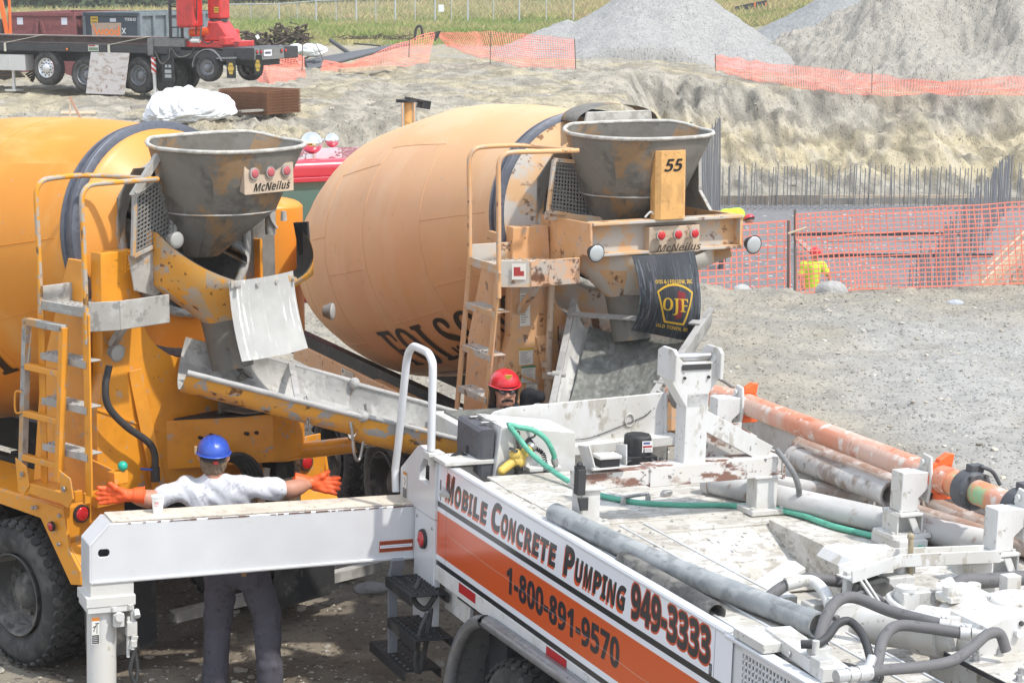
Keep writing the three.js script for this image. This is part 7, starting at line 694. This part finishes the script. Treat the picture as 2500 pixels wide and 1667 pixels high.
// ---------------------------------------------------------------- people
// bones [a, b, ra, rb]; a smooth union of tapered capsules, meshed on a grid
function flesh(bones, cell, k, fold) {
  const lo = V(1e9, 1e9, 1e9), hi = lo.clone().negate(); for (const [a, b, ra, rb] of bones) for (const [p, r] of [[a, ra], [b, rb]]) { lo.min(V(p[0] - r, p[1] - r, p[2] - r)); hi.max(V(p[0] + r, p[1] + r, p[2] + r)); } const pad = k + cell * 3; lo.subScalar(pad); hi.addScalar(pad);
  const size = hi.clone().sub(lo), span = Math.max(size.x, size.y, size.z), n = Math.ceil(span / cell) + 2, mc = new MarchingCubes(n, new THREE.MeshBasicMaterial(), false, false, 90000), F = mc.field, h = n / 2, step = span / (n - 4), P = i => (i - 2) * step; F.fill(-1);
  const D = new Float32Array(n * n * n).fill(9);
  for (const [a, b, ra, rb] of bones) { const R0 = Math.max(ra, rb) + k + step * 2, ix = c => [0, 1, 2].map(j => [Math.max(1, Math.floor((Math.min(a[j], b[j]) - R0 - lo.getComponent(j)) / step) + 2), Math.min(n - 2, Math.ceil((Math.max(a[j], b[j]) + R0 - lo.getComponent(j)) / step) + 2)]), [X, Y, Z] = ix(), dx = b[0] - a[0], dy = b[1] - a[1], dz = b[2] - a[2], L = dx * dx + dy * dy + dz * dz || 1e-9;
    for (let z = Z[0]; z <= Z[1]; z++) for (let y = Y[0]; y <= Y[1]; y++) for (let x = X[0]; x <= X[1]; x++) { const px = lo.x + P(x), py = lo.y + P(y), pz = lo.z + P(z), t = clamp(((px - a[0]) * dx + (py - a[1]) * dy + (pz - a[2]) * dz) / L); const d = Math.hypot(px - a[0] - dx * t, py - a[1] - dy * t, pz - a[2] - dz * t) - mix(ra, rb, t), o = x + y * n + z * n * n, e = D[o], q = Math.max(0, k - Math.abs(e - d)) / k; D[o] = Math.min(e, d) - q * q * k * .25; } }
  for (let z = 0; z < n; z++) for (let y = 0; y < n; y++) for (let x = 0; x < n; x++) { const o = x + y * n + z * n * n; let d = D[o]; if (fold && d < .06) d += fold(lo.x + P(x), lo.y + P(y), lo.z + P(z)); F[o] = -Math.min(1, d); }
  mc.isolation = 0; mc.update(); const c = mc.count, pos = new Float32Array(c * 3), nor = new Float32Array(c * 3);
  for (let i = 0; i < c; i++) { for (let j = 0; j < 3; j++) { const v = mc.positionArray[i * 3 + j]; pos[i * 3 + j] = lo.getComponent(j) + (v * h + h - 2) * step; nor[i * 3 + j] = mc.normalArray[i * 3 + j]; } }
  const g = new THREE.BufferGeometry(); g.setAttribute('position', new THREE.BufferAttribute(pos, 3)); g.setAttribute('normal', new THREE.BufferAttribute(nor, 3)); return g;
}
const skinM = plain([.47, .23, .155], .55, 0, { sheen: .2 }), skinD = plain([.40, .19, .125], .55);
const fleshMesh = (name, mat, parent, ...a) => { const m = new MB().add(flesh(...a)).build(name, mat, parent); return m; };
function hardHat(parent, c, turn, tilt, col, o = {}) { // crown with ridges, brim, suspension band
  const s = o.s || 1, g = new THREE.Group(); g.name = 'hard_hat'; parent.add(g); g.position.copy(c); g.rotation.order = 'YXZ'; g.rotation.set(tilt, turn, o.roll || 0); const geo = new THREE.SphereGeometry(1, 48, 24, 0, Math.PI * 2, 0, Math.PI / 2), p = geo.attributes.position; for (let i = 0; i < p.count; i++) { const x = p.getX(i), y = p.getY(i), z = p.getZ(i); const rid = .006 * Math.exp(-Math.pow(x / .10, 2)) * y + .0035 * (Math.exp(-Math.pow((x - .36) / .06, 2)) + Math.exp(-Math.pow((x + .36) / .06, 2))) * y; p.setXYZ(i, x * .118 * s, (Math.pow(y, .86) * .118 + rid) * s, z * .142 * s); } geo.computeVertexNormals(); const sh = new MB().add(geo).build('hat_shell', col, g);
  const br = new MB(), pts = []; const bg = new THREE.TorusGeometry(1, .07, 8, 56); bg.rotateX(Math.PI / 2); const q = bg.attributes.position; for (let i = 0; i < q.count; i++) { const a = Math.atan2(q.getZ(i), q.getX(i)), r = Math.hypot(q.getX(i), q.getZ(i)), f = Math.max(0, -Math.sin(a)); q.setXYZ(i, Math.cos(a) * (.114 + (r - 1) * .13 + .008) * s, q.getY(i) * .085 * s - .003 - .008 * f * f, Math.sin(a) * (.138 + (r - 1) * .13 + .03 * f * f + .006) * s); } bg.computeVertexNormals(); br.add(bg).build('brim', col, g); new MB().add(new THREE.CylinderGeometry(.100 * s, .096 * s, .05 * s, 32, 1, true).scale(1, 1, 1.2).translate(0, -.022 * s, 0)).build('hat_band', plain([.02, .02, .022], .7), g); return g;
}
function glove(parent, wrist, dir, up, mat, cuffDir, thumbSide = 1, spread = .16, curl = .12, back) {
  const f = dir.clone().normalize(), u = up.clone().addScaledVector(f, -up.dot(f)).normalize(), n = f.clone().cross(u).multiplyScalar(back || 1), A = (a, b, c) => wrist.clone().addScaledVector(f, a).addScaledVector(u, b).addScaledVector(n, c).toArray(); const B = []; B.push([A(-.10, 0, 0), A(-.02, 0, 0), .052, .042], [A(-.02, 0, 0), A(.03, 0, 0), .042, .036]);
  for (let i = 0; i < 4; i++) { const y = (1.5 - i) * .0285, s = (1.5 - i) * spread, L = [.078, .088, .082, .066][i]; B.push([A(.02, y * .7, 0), A(.105, y, .004), .026, .0225]); const k = A(.105, y, .004), m = A(.105 + L * .5, y + s * L * .5, .004 + curl * L * .3), e = A(.105 + L * .95, y + s * L, .004 + curl * L * 1.2); B.push([k, m, .0185, .017], [m, e, .017, .0145]); }
  B.push([A(.02, .03, .01), A(.062, .06, .022), .027, .022], [A(.062, .06, .022), A(.098, .094, .026), .02, .0165]); const g = fleshMesh('glove', mat, parent, B, .0042, .012, (x, y, z) => .0018 * Math.sin(x * 90 + y * 60) * Math.sin(z * 80)); const c0 = V(...A(-.13, 0, 0)), c1 = V(...A(-.06, 0, 0)); new MB().cyl(c0, c1, .062, .053, 24, true).tube([...Array(16)].map((_, i) => { const a = i / 16 * 6.283; return V(...A(-.13, Math.cos(a) * .062, Math.sin(a) * .062)); }), .004, 48, 6, true).build('glove_cuff', mat, g); g.children[0].material.side = THREE.DoubleSide; return g;
}
const cloth = (c, sd, dirt = []) => worn(c, [[c.map(x => x * .82), 5, .55, .16, .6], ...dirt], { seed: sd, n: 256, rough: .95 });
{ // worker in the white T-shirt, seen from behind, arms spread
  const t = thing('person', 'worker in white T-shirt and blue hard hat, arms spread, wearing orange gloves', 'person', [-.06, -.10, -.40]), Z = -13.55;
  const sL = [-2.235, 1.405, Z], sR = [-1.80, 1.42, Z], eL = [-2.46, 1.375, Z + .16], eR = [-1.505, 1.375, Z - .12], wL = [-2.60, 1.41, Z + .20], wR = [-1.375, 1.39, Z - .22], hip = [-1.89, .96, Z], kL = [-2.03, .46, Z - .03], kR = [-1.685, .48, Z - .03], aL = [-2.055, .02, Z + .03], aR = [-1.665, .02, Z + .03];
  fleshMesh('body', skinM, t, [[[-2.03, 1.62, Z - .03], [-2.035, 1.675, Z - .02], .082, .085], [[-2.035, 1.60, Z - .08], [-2.035, 1.56, Z - .08], .05, .045], [[-2.03, 1.44, Z + .01], [-2.03, 1.60, Z - .01], .062, .058], [[-2.13, 1.62, Z - .02], [-2.13, 1.65, Z - .02], .014, .016], [[-1.935, 1.62, Z - .02], [-1.935, 1.65, Z - .02], .014, .016], [sL, sR, .07, .07], [sL, eL, .052, .046], [eL, [mix(eL[0], wL[0], .35), mix(eL[1], wL[1], .35), mix(eL[2], wL[2], .35)], .046, .05], [eL, wL, .045, .033], [sR, eR, .052, .046], [eR, [mix(eR[0], wR[0], .35), mix(eR[1], wR[1], .35), mix(eR[2], wR[2], .35)], .046, .05], [eR, wR, .045, .033], [[-2.02, 1.33, Z], [-1.9, 1.0, Z], .085, .085], [hip, kL, .09, .06], [kL, aL, .055, .04], [hip, kR, .09, .06], [kR, aR, .055, .04]], .013, .05);
  const fold = (x, y, z) => .020 * (fbm((x + y * .6) * 16, (y - x * .25) * 5, 0, 81, 3) - .5) + .009 * Math.sin((x * .9 + y * 1.3) * 36 + 4 * fbm(x * 4, y * 4, 0, 83, 2)) * ss(.95, 1.2, y) * .5;
  fleshMesh('t_shirt', cloth([.64, .65, .69], 120, [[[.5, .48, .46], 24, .80, .03, .6]]), t, [[[-2.20, 1.40, Z], [-1.84, 1.415, Z], .088, .088], [[-2.12, 1.34, Z], [-1.92, 1.35, Z], .115, .115], [[-2.11, 1.18, Z], [-1.86, 1.19, Z], .12, .12], [[-2.06, 1.0, Z], [-1.78, 1.0, Z], .125, .125], [[-2.05, .90, Z], [-1.76, .90, Z], .12, .12], [sL, [-2.385, 1.38, Z + .11], .078, .078], [sR, [-1.60, 1.385, Z - .085], .078, .080], [[-2.07, 1.45, Z], [-1.99, 1.45, Z], .07, .07]], .0125, .05, fold);
  const tf = (x, y, z) => .013 * (fbm(x * 9, y * 14 + x * 8, 0, 85, 3) - .5) + .010 * (fbm(x * 5 + y * 3, y * 22, 0, 88, 2) - .5) * (1 - ss(.6, .95, y)); const tr = fleshMesh('trousers', cloth([.085, .08, .10], 121, [[[.17, .165, .18], 9, .56, .1, .6], [[.22, .2, .18], 22, .72, .05, .5]]), t, [[[-2.0, .93, Z], [-1.78, .94, Z], .115, .115], [[-1.99, .80, Z + .03], [-1.79, .81, Z + .03], .118, .118], [[-1.995, .80, Z], kL, .126, .098], [kL, aL, .098, .084], [[-1.775, .80, Z], kR, .124, .10], [kR, aR, .10, .086], [[-2.055, .10, Z + .02], [-2.055, .02, Z + .04], .082, .084], [[-1.665, .10, Z + .02], [-1.665, .02, Z + .04], .084, .086]], .0125, .035, tf);
  for (const [x, w] of [[-2.0, .125], [-1.79, .13]]) { const pk = new THREE.PlaneGeometry(w, .15, 6, 6), p = pk.attributes.position; for (let i = 0; i < p.count; i++) p.setZ(i, -.55 * p.getX(i) ** 2 * 4 + (p.getY(i) < -.05 ? -.004 : 0)); pk.computeVertexNormals(); const m = new THREE.Mesh(pk, tr.material); m.name = 'back_pocket'; m.position.set(x, .79, Z + .150); m.rotation.x = .06; tr.add(m); } new MB().box(-1.815, .832, Z + .158, .036, .03, .004).build('leather_patch', plain([.30, .18, .09], .8), tr);
  for (const [a, s] of [[aL, -1], [aR, 1]]) fleshMesh('boot', plain([.10, .07, .05], .8), t, [[[a[0], -.02, a[2] + .02], [a[0] + s * .02, -.06, a[2] - .17], .05, .045], [[a[0], .02, a[2] + .01], [a[0], -.06, a[2] + .03], .052, .05]], .012, .03);
  fleshMesh('hair', cloth([.21, .15, .10], 122), t, [[[-2.075, 1.60, Z + .035], [-1.99, 1.60, Z + .035], .042, .042], [[-2.10, 1.64, Z], [-2.09, 1.56, Z + .01], .03, .026], [[-1.965, 1.64, Z], [-1.97, 1.56, Z + .01], .03, .026], [[-2.06, 1.545, Z + .04], [-2.005, 1.545, Z + .04], .03, .03]], .008, .03, (x, y, z) => .004 * Math.sin(x * 260 + y * 40)); 
  const hat = hardHat(t, V(-2.03, 1.675, Z - .01), .18, .10, plain([.03, .09, .46], .35, 0, { clearcoat: .4 }), { roll: -.05, s: .96 }); new MB().box(.012, -.045, .118, .035, .024, .01).build('strap_knob', plain([.5, .03, .04], .5), hat); new MB().box(0, -.03, .112, .15, .02, .012).build('nape_strap', plain([.02, .02, .025], .7), hat);
  const fo = new MB(); fo.box(-2.148, 1.69, Z + .02, .02, .06, .03); fo.build('ear_clip', plain([.45, .3, .16], .6), t);
  glove(t, V(...wL).lerp(V(...eL), -.12), V(-.24, .01, .03), V(.12, 1, .1), plain([.92, .13, .03], .5), 0, 1, .13, .1, -1); glove(t, V(...wR).lerp(V(...eR), -.12), V(.24, -.035, -.03), V(.1, .95, -.2), plain([.92, .13, .03], .5), 0, 1, .12, .3, 1);
}
{ // worker with the red hard hat, only his head and a shoulder above the hopper guard
  const t = thing('person', 'man with red hard hat, glasses and dark moustache looking over the pump hopper', 'person'); const c = V(-.055, 1.80, -15.0), yaw = .22, q = (x, y, z) => { const v = V(x, y, z).applyAxisAngle(V(0, 1, 0), yaw).add(c); return [v.x, v.y, v.z]; };
  fleshMesh('body', skinD, t, [[q(0, .02, -.015), q(0, .03, .02), .082, .078], [q(-.02, -.07, .06), q(.02, -.07, .06), .045, .045], [q(0, -.105, .075), q(0, -.1, .06), .026, .03], [q(0, .0, .092), q(0, -.032, .104), .010, .016], [q(-.013, -.036, .094), q(.013, -.036, .094), .011, .011], [q(-.045, .022, .078), q(.045, .022, .078), .017, .017], [q(-.045, -.025, .07), q(-.04, -.045, .065), .024, .02], [q(.045, -.025, .07), q(.04, -.045, .065), .024, .02], [q(-.086, -.02, -.01), q(-.086, .015, -.01), .016, .018], [q(.086, -.02, -.01), q(.086, .015, -.01), .016, .018], [q(0, -.06, -.01), q(0, -.2, -.04), .062, .066], [q(-.18, -.27, -.03), q(.18, -.27, -.03), .065, .065], [q(0, -.3, 0), q(0, -.75, 0), .13, .13], [q(-.1, -.8, 0), q(-.12, -1.7, 0), .09, .05], [q(.1, -.8, 0), q(.12, -1.7, 0), .09, .05]], .008, .018);
  fleshMesh('jacket', cloth([.018, .018, .022], 124), t, [[q(-.19, -.27, -.03), q(.19, -.26, -.03), .085, .085], [q(0, -.35, 0), q(0, -.8, 0), .17, .16], [q(.20, -.25, -.02), q(.20, -.07, -.06), .07, .06], [q(.20, -.07, -.06), q(.26, -.06, .02), .058, .05], [q(-.2, -.27, 0), q(-.28, -.5, .05), .07, .06], [q(-.1, -.8, 0), q(-.12, -1.7, 0), .10, .075], [q(.1, -.8, 0), q(.12, -1.7, 0), .10, .075], [q(-.07, -.13, -.05), q(.07, -.13, -.05), .045, .045]], .016, .04);
  fleshMesh('hair', cloth([.045, .03, .022], 125), t, [[q(-.075, .02, -.04), q(.075, .02, -.04), .04, .04], [q(-.088, .02, .0), q(-.085, -.10, -.03), .02, .028], [q(.088, .02, .0), q(.085, -.08, -.03), .02, .024], [q(-.05, -.05, -.075), q(.05, -.05, -.075), .04, .04]], .008, .02); fleshMesh('moustache', plain([.02, .014, .011], .9), t, [[q(0, -.053, .103), q(.033, -.064, .094), .012, .011], [q(0, -.053, .103), q(-.033, -.064, .094), .012, .011], [q(.033, -.064, .094), q(.043, -.098, .08), .010, .006], [q(-.033, -.064, .094), q(-.043, -.098, .08), .010, .006], [q(-.012, -.108, .092), q(.012, -.108, .092), .016, .016]], .004, .008);
  const gl = new MB(); for (const s of [-1, 1]) gl.tube([...Array(12)].map((_, i) => { const a = i / 12 * 6.283; return V(...q(s * .034 + Math.cos(a) * .025, .004 + Math.sin(a) * .015, .101 - .004 * Math.abs(s * .034 + Math.cos(a) * .025) / .03)); }), .0024, 36, 5, true).tube([q(s * .06, .01, .095), q(s * .088, .014, .04), q(s * .09, .012, 0)], .0022, 12, 5); gl.tube([q(-.01, .006, .104), q(.01, .006, .104)], .0022, 6, 5); const gm = gl.build('glasses', plain([.03, .03, .03], .4), t); const ln = new MB(); for (const s of [-1, 1]) ln.sph(...q(s * .034, .004, .0985), .021, 1, .62, .2, 12); ln.build('lens', plain([.13, .11, .11], .08, 0, { clearcoat: 1 }), gm);
  for (const s of [-1, 1]) { const e = new MB().sph(...q(s * .034, .004, .083), .012, 1, .8, .7, 10).build('eye', plain([.6, .58, .55], .3), t); } new MB().cyl(q(-.022, -.082, .099), q(.022, -.082, .099), .005, .005, 8).build('lips', plain([.40, .16, .13], .5), t);
  const hat = hardHat(t, c.clone().add(V(0, .050, 0)), yaw + Math.PI, -.02, plain([.62, .02, .03], .32, 0, { clearcoat: .5 }), { s: .95 }); const em = new MB().poly([[-.026, .022], [.026, .022], [.03, .012], [.004, -.03], [-.004, -.03], [-.03, .012]], .004, 'xy', 0, .001).build('emblem', plain([.75, .55, .08], .5), hat); em.position.set(0, .075, -.125); em.rotation.set(.42, Math.PI, 0, 'YXZ');
  new MB().box(-.108, -.006, -.03, .012, .05, .018, 0, 0, 0).build('hat_slot', hat.children[0].material, hat);
}
{ // two workers down in the pit
  const vest = cloth([.55, .80, .05], 126), hatR = plain([.62, .02, .04], .35, 0, { clearcoat: .4 });
  const t = thing('person', 'worker in a yellow green shirt and red hard hat standing behind the near mesh', 'person'), p = at(1985, 690, 43), o = (x, y, z) => [p.x + x, p.y + y, p.z + z]; const b = -2.6 - p.y;
  fleshMesh('body', skinD, t, [[o(.04, .58, 0), o(.04, .64, .01), .085, .09], [o(.02, .4, 0), o(.03, .55, 0), .06, .06], [o(-.2, .38, 0), o(.2, .38, 0), .07, .07], [o(.2, .38, 0), o(.33, .16, .05), .05, .042], [o(.33, .16, .05), o(.38, -.03, .16), .042, .035], [o(.38, -.03, .16), o(.39, -.1, .2), .036, .02], [o(-.2, .38, 0), o(-.26, .12, .06), .05, .042], [o(-.26, .12, .06), o(-.22, -.1, .12), .042, .035], [o(0, .3, 0), o(0, -.1, 0), .13, .12], [o(-.1, -.15, 0), o(-.11, b, 0), .09, .05], [o(.1, -.15, 0), o(.11, b, 0), .09, .05]], .02, .05); fleshMesh('shirt', vest, t, [[o(-.19, .37, 0), o(.19, .37, 0), .085, .085], [o(0, .3, 0), o(-.02, -.1, 0), .17, .16], [o(.2, .37, 0), o(.29, .22, .03), .075, .07], [o(-.2, .37, 0), o(-.245, .2, .03), .075, .07]], .02, .05, (x, y) => .012 * (fbm(x * 14, y * 12, 0, 87, 3) - .5)); fleshMesh('trousers', cloth([.12, .11, .1], 127), t, [[o(-.1, -.15, 0), o(-.11, b + .05, 0), .11, .08], [o(.1, -.15, 0), o(.11, b + .05, 0), .11, .08]], .025, .05); hardHat(t, V(...o(.04, .65, .0)), Math.PI + .5, -.05, hatR);
  const u = thing('person', 'bent over worker in a yellow green shirt by the lamp of truck 55', 'person'), r = at(1795, 535, 52), f = (x, y, z) => [r.x + x, r.y + y, r.z + z], gnd = -2.6 - r.y;
  fleshMesh('body', skinD, u, [[f(.33, -.02, .05), f(.38, -.03, .05), .085, .085], [f(.12, .1, 0), f(.28, .02, .03), .07, .06], [f(.1, .08, .1), f(.12, -.3, .14), .05, .04], [f(.12, -.3, .14), f(.2, -.55, .16), .04, .03], [f(-.3, .1, 0), f(.05, .12, 0), .13, .14], [f(-.36, .05, .1), f(-.25, -.4, .1), .1, .06], [f(-.25, -.4, .1), f(-.35, gnd, .1), .06, .05], [f(-.36, .05, -.1), f(-.22, -.4, -.1), .1, .06], [f(-.22, -.4, -.1), f(-.3, gnd, -.1), .06, .05]], .022, .05); fleshMesh('shirt', vest, u, [[f(-.26, .1, 0), f(.08, .12, 0), .165, .175], [f(.08, .1, .12), f(.12, -.12, .16), .08, .075], [f(.08, .1, -.12), f(.1, -.12, -.1), .08, .075]], .022, .06); fleshMesh('trousers', cloth([.10, .10, .12], 128), u, [[f(-.36, .05, .1), f(-.25, -.4, .1), .12, .09], [f(-.25, -.4, .1), f(-.35, gnd + .05, .1), .09, .07], [f(-.36, .05, -.1), f(-.22, -.4, -.1), .12, .09], [f(-.22, -.4, -.1), f(-.3, gnd + .05, -.1), .09, .07]], .025, .05); hardHat(u, V(...f(.36, .02, .05)), Math.PI / 2 + .2, -.2, hatR, { roll: -.5 });
}
scene.traverse(o => { if (o.isMesh) o.castShadow = o.receiveShadow = true; });
renderer.render(scene, camera);
